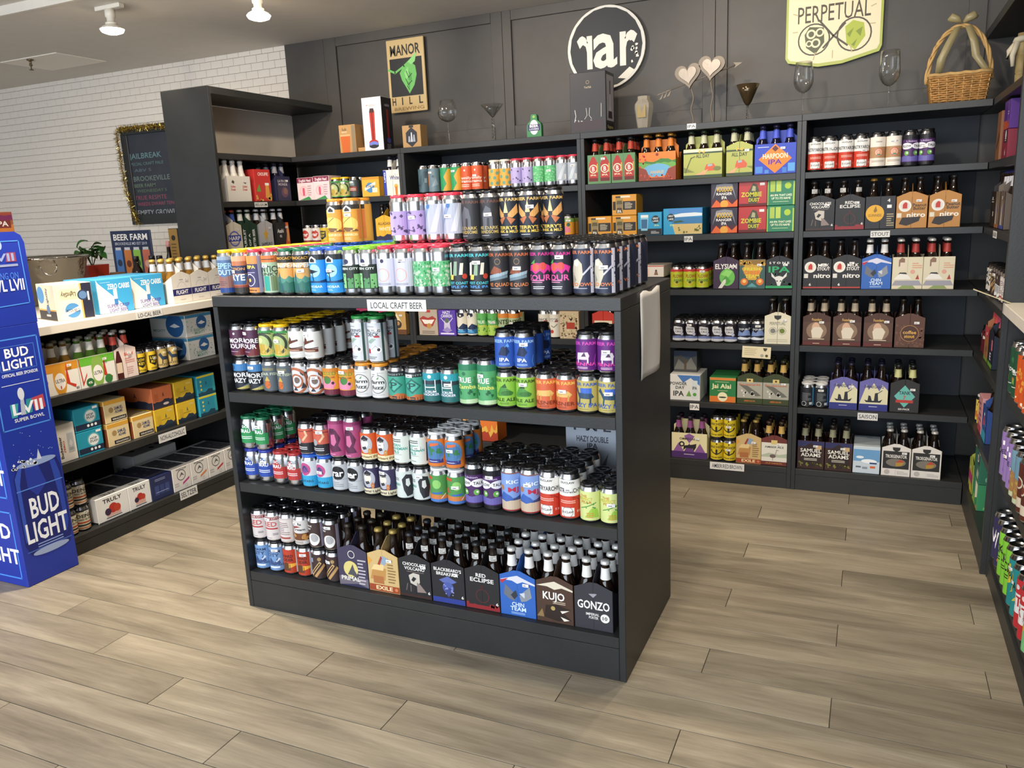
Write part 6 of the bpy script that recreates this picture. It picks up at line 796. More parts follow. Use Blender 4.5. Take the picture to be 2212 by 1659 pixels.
('P',-0.8278,1.996,1.5856,0,2,3,'angel','y','corner bay top row','can packs on the wall shelves'),
('P',-0.724,1.996,1.5856,0,1,3,'darkstack','n','corner bay top row','can packs on the wall shelves'),
('B',-0.597,1.972,1.5856,0,0.123,0.13,0.115,'moonbox','corner bay top row','beer cartons on the wall shelves'),
('K',-0.447,1.985,1.5856,0,'ufo','corner bay top row','bottle carriers on the wall shelves'),
('P',-1.0729,1.996,1.3106,0,2,3,'rarred','n','corner bay second row','can packs on the wall shelves'),
('P',-0.9389,1.996,1.3106,0,2,3,'lowkey','n','corner bay second row','can packs on the wall shelves'),
('K',-0.518,1.972,1.3106,0,'allagash','corner bay second row','bottle carriers on the wall shelves'),
('K',-0.481,1.972,0.7526,0,'phoenix','corner bay, seen through the island','bottle carriers on the wall shelves'),
('B',-0.72,1.972,0.7526,0,0.113,0.13,0.179,'pinkrow','corner bay fourth row, left','beer cartons on the wall shelves'),
('B',-0.602,1.972,0.7526,0,0.111,0.13,0.177,'pinkrow','corner bay fourth row, right','beer cartons on the wall shelves'),
('P',-0.205,1.996,1.5856,0,2,2,'tealgray,orangegray','n','second bay top row','can packs on the wall shelves'),
('P',-0.0592,1.996,1.5856,0,2,2,'swirl','n','second bay top row','can packs on the wall shelves'),
('P',0.0752,1.996,1.5856,0,2,2,'family','n','second bay top row','can packs on the wall shelves'),
('P',0.069,2.134,1.5856,0,2,2,'family','n','second bay top row, behind','can packs on the wall shelves'),
('P',0.2485,1.996,1.5856,0,2,2,'dots','W','second bay top row','can packs on the wall shelves'),
('P',0.3827,1.996,1.5856,0,2,2,'crab2','r','second bay top row','can packs on the wall shelves'),
('P',0.5168,1.996,1.5856,0,2,2,'clover2','r','second bay top row','can packs on the wall shelves'),
('P',0.6509,1.996,1.5856,0,2,2,'ice','r','second bay top row','can packs on the wall shelves'),
('P',0.6148,1.996,1.3106,0,2,3,'bootblack,flamingo','k','second bay second row','can packs on the wall shelves'),
('P',0.4802,1.996,1.3106,0,2,3,'flamingo','k','second bay second row, left','can packs on the wall shelves'),
('B',-0.262,1.972,0.7526,0,0.13,0.13,0.155,'lipsbox','second bay, seen through the island','beer cartons on the wall shelves'),
('B',-0.133,1.972,0.7526,0,0.118,0.13,0.153,'hazybox','second bay, seen through the island','beer cartons on the wall shelves'),
('P',-0.0057,1.996,0.7526,0,2,2,'peaks','n','second bay, seen through the island','can packs on the wall shelves'),
('P',0.1288,1.996,0.7526,0,2,2,'zamba2','n','second bay, seen through the island','can packs on the wall shelves'),
('P',0.263,1.996,0.7526,0,2,2,'antics2','n','second bay, seen through the island','can packs on the wall shelves'),
('P',0.517,1.996,0.7526,0,2,2,'packing2','n','second bay, seen through the island','can packs on the wall shelves'),
('B',0.642,1.972,0.7526,0,0.114,0.13,0.154,'crowdbox','second bay, seen through the island','beer cartons on the wall shelves'),
('P',-0.26,1.996,0.4356,0,2,3,'limecan','k','second bay, seen through the island','can packs on the wall shelves'),
('B',0.624,1.972,0.5006,0,0.09,0.13,0.06,'greentop','second bay, seen through the island','beer cartons on the wall shelves'),
('B',0.624,1.972,0.4356,0,0.09,0.13,0.062,'greentop2','second bay, seen through the island, beneath','beer cartons on the wall shelves'),
('B',-0.016,1.972,0.1126,0,0.109,0.13,0.146,'flamebox','second bay, seen through the island','beer cartons on the wall shelves'),
('B',0.105,1.972,0.1126,0,0.123,0.13,0.145,'flamebox2','second bay, seen through the island','beer cartons on the wall shelves'),
('K',0.834,1.972,1.5856,0,'brook','third bay top row, left of pair','bottle carriers on the wall shelves'),
('K',0.965,1.972,1.5856,0,'brook','third bay top row, right of pair','bottle carriers on the wall shelves'),
('K',1.143,1.972,1.5856,0,'kona','third bay top row','bottle carriers on the wall shelves'),
('K',1.373,1.972,1.5856,0,'alldayw','third bay top row','bottle carriers on the wall shelves'),
('K',1.551,1.972,1.5856,0,'allday','third bay top row','bottle carriers on the wall shelves'),
('K',1.7183,1.972,1.5856,0,'harpoon','third bay top row','bottle carriers on the wall shelves'),
('B',0.8298,1.972,1.3106,0,0.133,0.13,0.106,'soldier','third bay second row, left below','beer cartons on the wall shelves'),
('B',0.967,1.972,1.3106,0,0.132,0.13,0.106,'soldier','third bay second row, right below','beer cartons on the wall shelves'),
('B',0.967,1.972,1.4186,0,0.132,0.13,0.106,'soldier','third bay second row, on top','beer cartons on the wall shelves'),
('B',1.103,1.972,1.3106,0,0.127,0.13,0.118,'lakes','third bay second row','beer cartons on the wall shelves'),
('B',1.274,1.972,1.3106,0,0.2,0.2,0.132,'lakesw','third bay second row','beer cartons on the wall shelves'),
('B',1.481,1.972,1.3106,0,0.132,0.13,0.125,'torpedo','third bay second row, lower','beer cartons on the wall shelves'),
('B',1.481,1.972,1.4371,0,0.132,0.13,0.125,'torpedo','third bay second row, upper','beer cartons on the wall shelves'),
('B',1.618,1.972,1.3106,0,0.134,0.13,0.125,'zombie','third bay second row, lower','beer cartons on the wall shelves'),
('B',1.618,1.972,1.4371,0,0.134,0.13,0.125,'zombie','third bay second row, upper','beer cartons on the wall shelves'),
('B',1.7502,1.972,1.3106,0,0.129,0.13,0.125,'livesup','third bay second row, lower','beer cartons on the wall shelves'),
('B',1.7502,1.972,1.4371,0,0.129,0.13,0.125,'livesup','third bay second row, upper','beer cartons on the wall shelves'),
('B',1.115,1.985,1.0306,0,0.115,0.2,0.062,'plainbox','third bay third row, under the white carton','beer cartons on the wall shelves'),
('B',1.115,1.985,1.0931,0,0.115,0.2,0.06,'cowbox','third bay third row, on a plain box','beer cartons on the wall shelves'),
('P',1.306,1.996,1.0306,0,3,3,'flower','k','third bay third row','can packs on the wall shelves'),
('K',1.494,1.972,1.0306,0,'elysian','third bay third row','bottle carriers on the wall shelves'),
('K',1.6223,1.972,1.0306,0,'cheek','third bay third row','bottle carriers on the wall shelves'),
('K',1.7508,1.972,1.0306,0,'stoneipa','third bay third row','bottle carriers on the wall shelves'),
('K',0.84,1.972,0.7526,0,'lagun','third bay, seen through the island','bottle carriers on the wall shelves'),
('P',1.284,1.996,0.7526,0,2,3,'grandcru','k','third bay fourth row, left','can packs on the wall shelves'),
('P',1.4185,1.996,0.7526,0,2,3,'grandcru','k','third bay fourth row, middle','can packs on the wall shelves'),
('P',1.5191,1.996,0.7526,0,1,3,'grandcru','k','third bay fourth row, right single file','can packs on the wall shelves'),
('P',1.6196,1.996,0.7526,0,2,3,'wolf','k','third bay fourth row','can packs on the wall shelves'),
('K',1.7508,1.972,0.7526,0,'perpcart','third bay fourth row','bottle carriers on the wall shelves'),
('B',1.286,1.972,0.4356,0,0.164,0.2,0.139,'powder','third bay fifth row','beer cartons on the wall shelves'),
('B',1.273,2.05,0.5761,0,0.125,0.12,0.115,'picbox','third bay fifth row, on the white carton','beer cartons on the wall shelves'),
('B',1.485,1.972,0.4356,0,0.136,0.2,0.134,'jaialai','third bay fifth row','beer cartons on the wall shelves'),
('K',1.6222,1.972,0.4356,0,'trout','third bay fifth row, left of pair','bottle carriers on the wall shelves'),
('K',1.7508,1.972,0.4356,0,'trout','third bay fifth row, right of pair','bottle carriers on the wall shelves'),
('K',1.312,1.972,0.1126,0,'fox','third bay bottom row','bottle carriers on the wall shelves'),
('P',1.489,1.996,0.1126,0,2,3,'anchor','k','third bay bottom row, lower','can packs on the wall shelves'),
('P',1.489,1.996,0.2386,0,2,3,'anchor','k','third bay bottom row, upper','can packs on the wall shelves'),
('K',1.6223,1.972,0.1126,0,'exile','third bay bottom row','bottle carriers on the wall shelves'),
('K',1.7508,1.972,0.1126,0,'heron','third bay bottom row','bottle carriers on the wall shelves'),
('P',1.9307,1.996,1.5856,0,2,2,'pastry','k','fourth bay top row, left pair','can packs on the wall shelves'),
('P',2.0653,1.996,1.5856,0,2,2,'pastry','k','fourth bay top row, right pair','can packs on the wall shelves'),
('P',2.2,1.996,1.5856,0,2,2,'latte','k','fourth bay top row','can packs on the wall shelves'),
('P',2.335,1.996,1.5856,0,2,2,'pillow','k','fourth bay top row','can packs on the wall shelves'),
('K',1.93,1.972,1.3106,0,'volcano','fourth bay second row','bottle carriers on the wall shelves'),
('K',2.061,1.972,1.3106,0,'redeclipse','fourth bay second row','bottle carriers on the wall shelves'),
('K',2.191,1.972,1.3106,0,'harp4','fourth bay second row','bottle carriers on the wall shelves'),
('K',2.322,1.972,1.3106,0,'nitrotan','fourth bay second row, left of pair','bottle carriers on the wall shelves'),
('K',2.456,1.972,1.3106,0,'nitrotan','fourth bay second row, right of pair','bottle carriers on the wall shelves'),
('K',1.927,1.972,1.0306,0,'nitroblk','fourth bay third row, left of pair','bottle carriers on the wall shelves'),
('K',2.058,1.972,1.0306,0,'nitroblk','fourth bay third row, right of pair','bottle carriers on the wall shelves'),
('K',2.188,1.972,1.0306,0,'twindragon','fourth bay third row','bottle carriers on the wall shelves'),
('K',2.32,1.972,1.0306,0,'waiter','fourth bay third row, left of pair','bottle carriers on the wall shelves'),
('K',2.449,1.972,1.0306,0,'waiter','fourth bay third row, right of pair','bottle carriers on the wall shelves'),
('K',1.934,1.972,0.7526,0,'founder','fourth bay fourth row, leftmost of three','bottle carriers on the wall shelves'),
('K',2.072,1.972,0.7526,0,'founder','fourth bay fourth row, middle of three','bottle carriers on the wall shelves'),
('K',2.21,1.972,0.7526,0,'founder','fourth bay fourth row, rightmost of three','bottle carriers on the wall shelves'),
('K',2.345,1.972,0.7526,0,'coffee','fourth bay fourth row','bottle carriers on the wall shelves'),
('P',1.934,1.996,0.4356,0,2,3,'inkblue','w','fourth bay fifth row','can packs on the wall shelves'),
('K',2.069,1.972,0.4356,0,'canoe','fourth bay fifth row, left of pair','bottle carriers on the wall shelves'),
('K',2.205,1.972,0.4356,0,'canoe','fourth bay fifth row, right of pair','bottle carriers on the wall shelves'),
('K',2.341,1.972,0.4356,0,'tank','fourth bay fifth row','bottle carriers on the wall shelves'),
('K',1.929,1.972,0.1126,0,'boston','fourth bay bottom row, left of pair','bottle carriers on the wall shelves'),
('K',2.06,1.972,0.1126,0,'boston','fourth bay bottom row, right of pair','bottle carriers on the wall shelves'),
('B',2.189,1.972,0.1126,0,0.122,0.2,0.139,'skybox','fourth bay bottom row','beer cartons on the wall shelves'),
('K',2.321,1.972,0.1126,0,'troeg','fourth bay bottom row, left of pair','bottle carriers on the wall shelves'),
('K',2.453,1.972,0.1126,0,'troeg','fourth bay bottom row, right of pair','bottle carriers on the wall shelves'),
('K',-1.165,1.487,1.5856,90,'gulden','left tall unit top row','bottle carriers in the left tall unit'),
('B',-1.165,1.69,1.5856,90,0.14,0.13,0.185,'elfred','left tall unit top row','cartons in the left tall unit'),
('K',-1.165,1.876,1.5856,90,'monde','left tall unit top row','bottle carriers in the left tall unit'),
('K',-1.165,1.4051,1.3106,90,'harp','left tall unit second row','bottle carriers in the left tall unit'),
('K',-1.165,1.5339,1.3106,90,'pursuit','left tall unit second row','bottle carriers in the left tall unit'),
('K',-1.165,1.671,1.3106,90,'sapporo','left tall unit second row','bottle carriers in the left tall unit'),
('K',-1.165,1.822,1.3106,90,'asahi','left tall unit second row','bottle carriers in the left tall unit'),
('B',-1.175,0.345,1.0666,74,0.165,0.2,0.165,'lightsky','on white counter','cartons on the left counter'),
('B',-1.19,0.58,1.0666,84,0.185,0.26,0.165,'zerocarb','on white counter, left of pair','cartons on the left counter'),
('B',-1.2,0.785,1.0666,84,0.185,0.26,0.165,'zerocarb','on white counter, right of pair','cartons on the left counter'),
('K',-1.165,0.9746,1.0666,90,'flight','on white counter, leftmost of three','bottle carriers on the left counter'),
('K',-1.165,1.1034,1.0666,90,'flight','on white counter, middle of three','bottle carriers on the left counter'),
('K',-1.165,1.232,1.0666,90,'flight','on white counter, rightmost of three','bottle carriers on the left counter'),
('K',-1.135,0.182,0.7506,90,'ultraor','left counter first shelf','bottle carriers on the left counter'),
('K',-1.135,0.378,0.7506,90,'ultragr','left counter first shelf','bottle carriers on the left counter'),
('K',-1.135,0.5397,0.7506,90,'redale','left counter first shelf','bottle carriers on the left counter'),
('P',-1.168,0.6713,0.7506,90,2,3,'lowkey','k','left counter first shelf','can packs on the left counter'),
('P',-1.168,0.809,0.7506,90,2,3,'tanhorse','k','left counter first shelf','can packs on the left counter'),
('B',-1.18,1.073,0.7506,90,0.19,0.26,0.121,'mighty','left counter first shelf, lower','cartons on the left counter'),
('B',-1.18,1.073,0.8741,90,0.19,0.26,0.121,'mighty','left counter first shelf, upper','cartons on the left counter'),
('B',-1.135,0.162,0.4406,90,0.096,0.2,0.175,'budzero','left counter second shelf','cartons on the left counter'),
('B',-1.135,0.283,0.4406,90,0.135,0.2,0.112,'hopsplash','left counter second shelf, lower','cartons on the left counter'),
('B',-1.135,0.283,0.5546,90,0.135,0.2,0.112,'hopsplash','left counter second shelf, upper','cartons on the left counter'),
('B',-1.135,0.438,0.4406,90,0.125,0.2,0.112,'nonalc','left counter second shelf, lower left','cartons on the left counter'),
('B',-1.135,0.438,0.5546,90,0.125,0.2,0.112,'nonalc','left counter second shelf, upper','cartons on the left counter'),
('B',-1.135,0.584,0.4406,90,0.125,0.2,0.112,'nonalc','left counter second shelf, lower right','cartons on the left counter'),
('B',-1.135,0.723,0.4406,90,0.13,0.2,0.112,'goldpeak','left counter second shelf, left stack lower','cartons on the left counter'),
('B',-1.135,0.723,0.5546,90,0.13,0.24,0.112,'orangepeak','left counter second shelf, left stack upper','cartons on the left counter'),
('B',-1.135,0.868,0.4406,90,0.13,0.2,0.112,'goldpeak','left counter second shelf, middle stack lower','cartons on the left counter'),
('B',-1.135,0.868,0.5546,90,0.13,0.2,0.112,'goldpeak','left counter second shelf, middle stack upper','cartons on the left counter'),
('B',-1.135,1.025,0.4406,90,0.13,0.2,0.112,'tealpeak','left counter second shelf, right stack lower','cartons on the left counter'),
('B',-1.135,1.025,0.5546,90,0.13,0.2,0.112,'tealpeak','left counter second shelf, right stack upper','cartons on the left counter'),
('P',-1.168,0.165,0.0906,90,2,3,'denz','k','left counter bottom shelf, lower','can packs on the left counter'),
('P',-1.168,0.165,0.2166,90,2,3,'denz','k','left counter bottom shelf, upper','can packs on the left counter'),
('B',-1.135,0.345,0.0906,90,0.18,0.27,0.125,'truly','left counter bottom shelf, left of pair','cartons on the left counter'),
('B',-1.135,0.504,0.0906,90,0.134,0.27,0.125,'truly','left counter bottom shelf, right of pair','cartons on the left counter'),
('B',-1.135,0.643,0.0906,90,0.138,0.27,0.125,'navybox','left counter bottom shelf','cartons on the left counter'),
('B',-1.135,0.777,0.0906,90,0.122,0.27,0.125,'clawpink','left counter bottom shelf, first of the row','cartons on the left counter'),
('B',-1.135,0.902,0.0906,90,0.122,0.27,0.125,'claworange','left counter bottom shelf, second of the row','cartons on the left counter'),
('B',-1.135,1.027,0.0906,90,0.122,0.27,0.125,'clawred','left counter bottom shelf, third of the row','cartons on the left counter'),
('B',-1.135,1.152,0.0906,90,0.122,0.27,0.125,'clawred','left counter bottom shelf, fourth of the row','cartons on the left counter'),
('B',-1.45,0.897,0.0906,90,0.3,0.16,0.16,'clawback','left counter bottom shelf, behind the white cartons','cartons on the left counter'),
('B',2.63,1.87,1.5856,-90,0.11,0.13,0.2,'rtan','right tall unit top row','cartons in the right tall unit'),
('B',2.63,1.66,1.5856,-90,0.15,0.13,0.112,'rwine','right tall unit top row, lower','cartons in the right tall unit'),
('B',2.63,1.66,1.6986,-90,0.15,0.13,0.112,'rpurple','right tall unit top row, upper','cartons in the right tall unit'),
('K',2.63,1.86,1.3106,-90,'rdark','right tall unit second row','bottle carriers in the right tall unit'),
('K',2.63,1.72,1.3106,-90,'rsilver','right tall unit second row','bottle carriers in the right tall unit'),
('K',2.63,1.58,1.3106,-90,'rsilver2','right tall unit second row','bottle carriers in the right tall unit'),
('P',2.665,1.86,1.0306,-90,2,3,'scriptcan','k','right tall unit third row','can packs in the right tall unit'),
('P',2.665,1.72,1.0306,-90,2,3,'dessert','k','right tall unit third row','can packs in the right tall unit'),
('P',2.665,1.58,1.0306,-90,2,3,'coconut','k','right tall unit third row','can packs in the right tall unit'),
('P',2.665,1.44,1.0306,-90,2,3,'notes','k','right tall unit third row','can packs in the right tall unit'),
('P',2.665,1.86,0.7526,-90,2,3,'redink','k','right tall unit fourth row','can packs in the right tall unit'),
('K',2.63,1.7,0.7526,-90,'rfruit','right tall unit fourth row','bottle carriers in the right tall unit'),
('K',2.63,1.56,0.7526,-90,'rnavy','right tall unit fourth row','bottle carriers in the right tall unit'),
('P',2.665,1.86,0.4356,-90,2,2,'yolk','w','right tall unit fifth row','can packs in the right tall unit'),
('B',2.63,1.71,0.4356,-90,0.12,0.13,0.16,'pinkcard','right tall unit fifth row','cartons in the right tall unit'),
('K',2.63,1.57,0.4356,-90,'rblue','right tall unit fifth row','bottle carriers in the right tall unit'),
('K',2.63,1.86,0.1126,-90,'rainbow','right tall unit bottom row','bottle carriers in the right tall unit'),
('B',2.63,1.67,0.2311,-90,0.17,0.13,0.16,'dgreen','right tall unit bottom row, upper','cartons in the right tall unit'),
('B',2.63,1.67,0.1126,-90,0.17,0.13,0.117,'greenleaf','right tall unit bottom row, lower','cartons in the right tall unit'),
('S',2.667,1.08,0.7506,-90,'edo','right counter first shelf, first from tall unit','single cans on the right counter'),
('S',2.667,1.002,0.7506,-90,'edo','right counter first shelf, second from tall unit','single cans on the right counter'),
('S',2.667,0.924,0.7506,-90,'amber','right counter first shelf, third from tall unit','single cans on the right counter'),
('S',2.667,0.846,0.7506,-90,'amber','right counter first shelf, fourth from tall unit','single cans on the right counter'),
('S',2.667,0.768,0.7506,-90,'amber','right counter first shelf, fifth from tall unit','single cans on the right counter'),
('S',2.667,0.69,0.7506,-90,'amber','right counter first shelf, sixth from tall unit','single cans on the right counter'),
('S',2.667,1.1,0.4356,-90,'violet','right counter second shelf, first from tall unit','single cans on the right counter'),
('S',2.667,1.022,0.4356,-90,'violet','right counter second shelf, second from tall unit','single cans on the right counter'),
('S',2.667,0.944,0.4356,-90,'violet','right counter second shelf, third from tall unit','single cans on the right counter'),
('S',2.667,0.866,0.4356,-90,'hopblue','right counter second shelf, fourth from tall unit','single cans on the right counter'),
('S',2.667,0.788,0.4356,-90,'hopblue','right counter second shelf, fifth from tall unit','single cans on the right counter'),
('S',2.667,0.71,0.4356,-90,'bourbon','right counter second shelf, sixth from tall unit','single cans on the right counter'),
('S',2.667,0.632,0.4356,-90,'bourbon','right counter second shelf, seventh from tall unit','single cans on the right counter'),
('S',2.667,1.115,0.1006,-90,'plum','right counter bottom shelf, first from tall unit','single cans on the right counter'),
('S',2.667,1.037,0.1006,-90,'plum','right counter bottom shelf, second from tall unit','single cans on the right counter'),
('S',2.667,0.959,0.1006,-90,'lime','right counter bottom shelf, third from tall unit','single cans on the right counter'),
('S',2.667,0.881,0.1006,-90,'lime','right counter bottom shelf, fourth from tall unit','single cans on the right counter'),
('S',2.667,0.803,0.1006,-90,'lime','right counter bottom shelf, fifth from tall unit','single cans on the right counter'),
('S',2.667,0.725,0.1006,-90,'tealyel','right counter bottom shelf, sixth from tall unit','single cans on the right counter'),
('S',2.667,0.647,0.1006,-90,'tealyel','right counter bottom shelf, seventh from tall unit','single cans on the right counter'),
('S',2.667,0.569,0.1006,-90,'redcan','right counter bottom shelf, eighth from tall unit','single cans on the right counter'),
('S',2.667,0.491,0.1006,-90,'redcan','right counter bottom shelf, ninth from tall unit','single cans on the right counter'),
('S',2.667,0.413,0.1006,-90,'yelgreen','right counter bottom shelf, tenth from tall unit','single cans on the right counter'),
]
# ---------------------------------------------------------------- product builders
def table(t): return {l.split('|', 1)[0]: l.split('|')[1:] for l in t.strip().splitlines()}
CANS, CARTS, BOXES = table(CANS), table(CARTS), table(BOXES)
TALL = set('deeper rye neipa antics juniper sandbar greencity silverdot clover westcoast quad sour owl crab bluesilver darkme mild harvest packing zamba pillow kick pastry magenta tealgray orangegray swirl family dots latte crab2 clover2 ice peaks zamba2 antics2 packing2'.split())
HGT = {'t': .157, 's': .122, 'x': .19}
def can_mesh(h):
    p = [(.022, .004), (.0235, 0), (.026, .001), (.0325, .008), (.033, .011), (.033, h-.022), (.0322, h-.018), (.0275, h-.006), (.0268, h-.004), (.0274, h-.002), (.0272, h), (.0258, h), (.0252, h-.004), (.004, h-.0035)]
    return MB().lathe(p, 24).mesh(ALU)
CANM = {k: can_mesh(v) for k, v in HGT.items()}
LAB = {}
def can_label(d, s):
    if (d, s) not in LAB: h = HGT[s]; LAB[d, s] = print_mesh(CANS[d][1], .033*PI/2, .0095, h-.019, R=.033)
    return LAB[d, s]
STK = print_mesh('R -1 0 1 1 eceae6;F 1 -.6 .3 .7 .8 1 6a6a70', .0105, 0, .011, R=.0333, material=PAPERINK, lift=.0014)
def sticker_mesh():
    vs = []; code = 'R -.24 0 .24 1 e4e2de;F 1 -.15 .3 .18 .8 1 5a5a60'
    return print_mesh(code, .033*PI/2, 0, .011, R=.0333, material=PAPERINK, lift=.0022)
STK = sticker_mesh()
CARCOL = dict(k='141416', r='d0384e', y='e8b818', g='1f6a48', G='2a8a3e', b='2f62c0', l='7cc03a', o='d88e2c', w='d6d6d4', W='d8d0c0', B='2a3690', R='a02c30')
CARM = {}
def carrier_mesh(nx, ny, col):
    k = (nx, ny, col)
    if k in CARM: return CARM[k]
    b = MB(); pt = .0668
    for i in range(nx):
        for j in range(ny):
            x, y = (i-(nx-1)/2)*pt, j*pt
            b.lathe([(.0278, -.0085), (.0287, -.004), (.0287, .0012), (.0268, .0034), (.0215, .0034), (.0205, .0012), (.009, .0012), (.0085, .0026), (.001, .0026)], 18, x, y)
            if i < nx-1: b.box(x+.026, y-.012, -.002, x+pt-.026, y+.012, .001)
            if j < ny-1: b.box(x-.012, y+.026, -.002, x+.012, y+pt-.026, .001)
    CARM[k] = b.mesh(mat('carrier_plastic_'+col, CARCOL[col], .3)); return CARM[k]
rnd = random.Random(4)
def words(s, n=16):
    return ' '.join(s.split()[:n])
def fill_can(o, d, s, st):
    inst('label', can_label(d, s), o)
    if st: inst('price_sticker', STK, o, (0, 0, HGT[s]*rnd.choice((.5, .62, .7))), rnd.uniform(-.3, .3))
NWORD = {2: 'pair', 3: 'row', 4: 'four pack', 6: 'six pack', 9: 'nine pack'}
def pack(x, y, z, rz, nx, ny, ds, car, place, grp):
    ds = ds.split(','); s = 't' if ds[0] in TALL else 's'; h = HGT[s]
    look = CANS[ds[0]][0]
    if len(ds) > 1: look = look.replace(' with', ' mixed,') if 0 else CANS[ds[0]][0].split(' with ')[0]+' beside '+CANS[ds[1]][0].split(' with ')[0].replace(' tall cans', ' ones').replace(' short cans', ' ones')
    if nx*ny == 1:
        o = inst('beer_can', CANM[s], None, (x, y, z), math.radians(rz)); tag(o, words(look.replace('cans', 'can')+', '+place), 'beer can', grp); fill_can(o, ds[0], s, False)
        inst('can_cap', carrier_mesh(1, 1, car), o, (0, 0, h)); return
    t = thing({4: 'can_four_pack', 6: 'can_six_pack'}.get(nx*ny, 'can_pack'), words(look+', '+place), 'can pack', (x, y, z), rz, grp)
    for i in range(nx):
        for j in range(ny):
            d = ds[min(i, len(ds)-1)] if len(ds) > 1 else ds[0]
            o = inst('can', CANM[s], t, ((i-(nx-1)/2)*.0668, j*.0668, 0), rnd.uniform(-.2, .2)+(0 if j == 0 else rnd.uniform(-.8, .8)))
            fill_can(o, d, s, i == nx-1 and j == 0)
    if car != 'n': inst('carrier', carrier_mesh(nx, ny, car), t, (0, 0, h))
GLS = {'d': mat('brown_bottle_glass', '1b100a', .06, coat=.3), 'g': mat('green_bottle_glass', '16301f', .06), 'b': mat('dark_blue_bottle_glass', '14142a', .08),
       'w': mat('white_stoneware_bottle', 'd8d4cc', .25), 'c': mat('pale_amber_bottle', 'c89a48', .05, trans=.75, ior=1.2), 'g2': mat('lime_bottle', '7ab04a', .05, trans=.7, ior=1.2)}
BM = {}
def bottle_mesh(g):
    if g not in BM:
        BM[g] = MB().lathe([(.026, .001), (.0295, .003), (.0303, .01), (.0303, .118), (.028, .135), (.0215, .152), (.016, .17), (.0135, .2), (.0128, .214), (.0142, .216), (.0142, .221), (.0125, .223)], 14).mesh(GLS[g])
    return BM[g]
def cap_mesh(c):
    if ('c', c) not in BM: BM['c', c] = MB().lathe([(.0156, .2165), (.0158, .219), (.0145, .2265), (.011, .229), (.002, .2295)], 14).mesh(mat('cap_'+c, c, .35, .3))
    return BM['c', c]
def neck_mesh(c):
    if ('n', c) not in BM: BM['n', c] = MB().lathe([(.0173, .166), (.0152, .183), (.0139, .205)], 14, cap=False).mesh(cmat(c, .5))
    return BM['n', c]
LABM = print_mesh('R -.5 0 .5 1 d8d6d0;F 5 -.35 .1 .35 .95 2 3a3a3c', .016*PI/2, .172, .192, R=.0165, lift=.0014)
CTM = {}
def carton_mesh(ty, col, W, D, hs, hp):
    k = (ty, col)
    if k in CTM: return CTM[k]
    b = MB(); t = .0014; w = W/2
    if ty == 'e': poly = [(-w, 0), (w, 0), (w, hs), (.18*w, hp), (-.18*w, hp), (-w, hs)]
    else: poly = [(-w, 0), (w, 0), (w, hs), (-w, hs)]
    b.prism(poly, 0, t); b.prism(poly, D-t, D)
    sd = [(0, 0), (D, 0), (D, hs), (D*.72, hs*.78), (D*.28, hs*.78), (0, hs)]
    for x0 in (-w, w-t):
        n = len(sd); b.add([(x0, y, z) for y, z in sd]+[(x0+t, y, z) for y, z in sd], [tuple(range(n)), tuple(range(2*n-1, n-1, -1))]+[(i, (i+1) % n, n+(i+1) % n, n+i) for i in range(n)])
    b.box(-w, 0, 0, w, D, t)
    if ty == 'w': b.prism([(-w, 0), (w, 0), (w, .17), (.6*w, .205), (-.6*w, .205), (-w, .17)], D/2-t/2, D/2+t/2)
    else:
        sd = [(0, 0), (D, 0), (D, .17), (D*.8, .2), (D*.2, .2), (.0, .17)]; n = len(sd)
        b.add([(-t/2, y, z) for y, z in sd]+[(t/2, y, z) for y, z in sd], [tuple(range(n)), tuple(range(2*n-1, n-1, -1))]+[(i, (i+1) % n, n+(i+1) % n, n+i) for i in range(n)])
    CTM[k] = b.mesh(cmat(col, .5)); return CTM[k]
CPR = {}
def bottle_pack(x, y, z, rz, d, place, grp):
    look, ty, col, bt, code = CARTS[d]; g, cap, neck = bt.split(','); wide = ty == 'w'
    W, D = (.193, .128) if wide else (.128, .193); hs = {'e': .142, 'f': .148, 'w': .142}[ty]; hp = .163
    nx, ny = (3, 2) if wide else (2, 3)
    t = thing('bottle_six_pack', words(look+', '+place), 'bottle pack', (x, y, z), rz, grp)
    c = inst('carton', carton_mesh(ty, col, W, D, hs, hp), t)
    if d not in CPR: CPR[d] = print_mesh(code, W/2-.001, .002, hs-.002 if ty != 'e' else hs+.004)
    inst('print', CPR[d], c)
    if rnd.random() < .6: inst('price_sticker', print_mesh('R -1 0 1 1 e8e6e2;F 1 -.7 .3 .6 .8 1 5a5a60', .011, 0, .011, material=PAPERINK, lift=.004), c, (W*rnd.uniform(.15, .3), 0, hs*rnd.uniform(.75, .84)))
    for i in range(nx):
        for j in range(ny):
            o = inst('bottle', bottle_mesh(g), t, ((i-(nx-1)/2)*.0625, D/2+(j-(ny-1)/2)*.0615, .0018), rnd.uniform(-.4, .4))
            inst('cap', cap_mesh(cap), o)
            if neck == 'lab': inst('neck_label', LABM, o)
            elif neck != '-': inst('neck_label', neck_mesh(neck), o)
BXP = {}
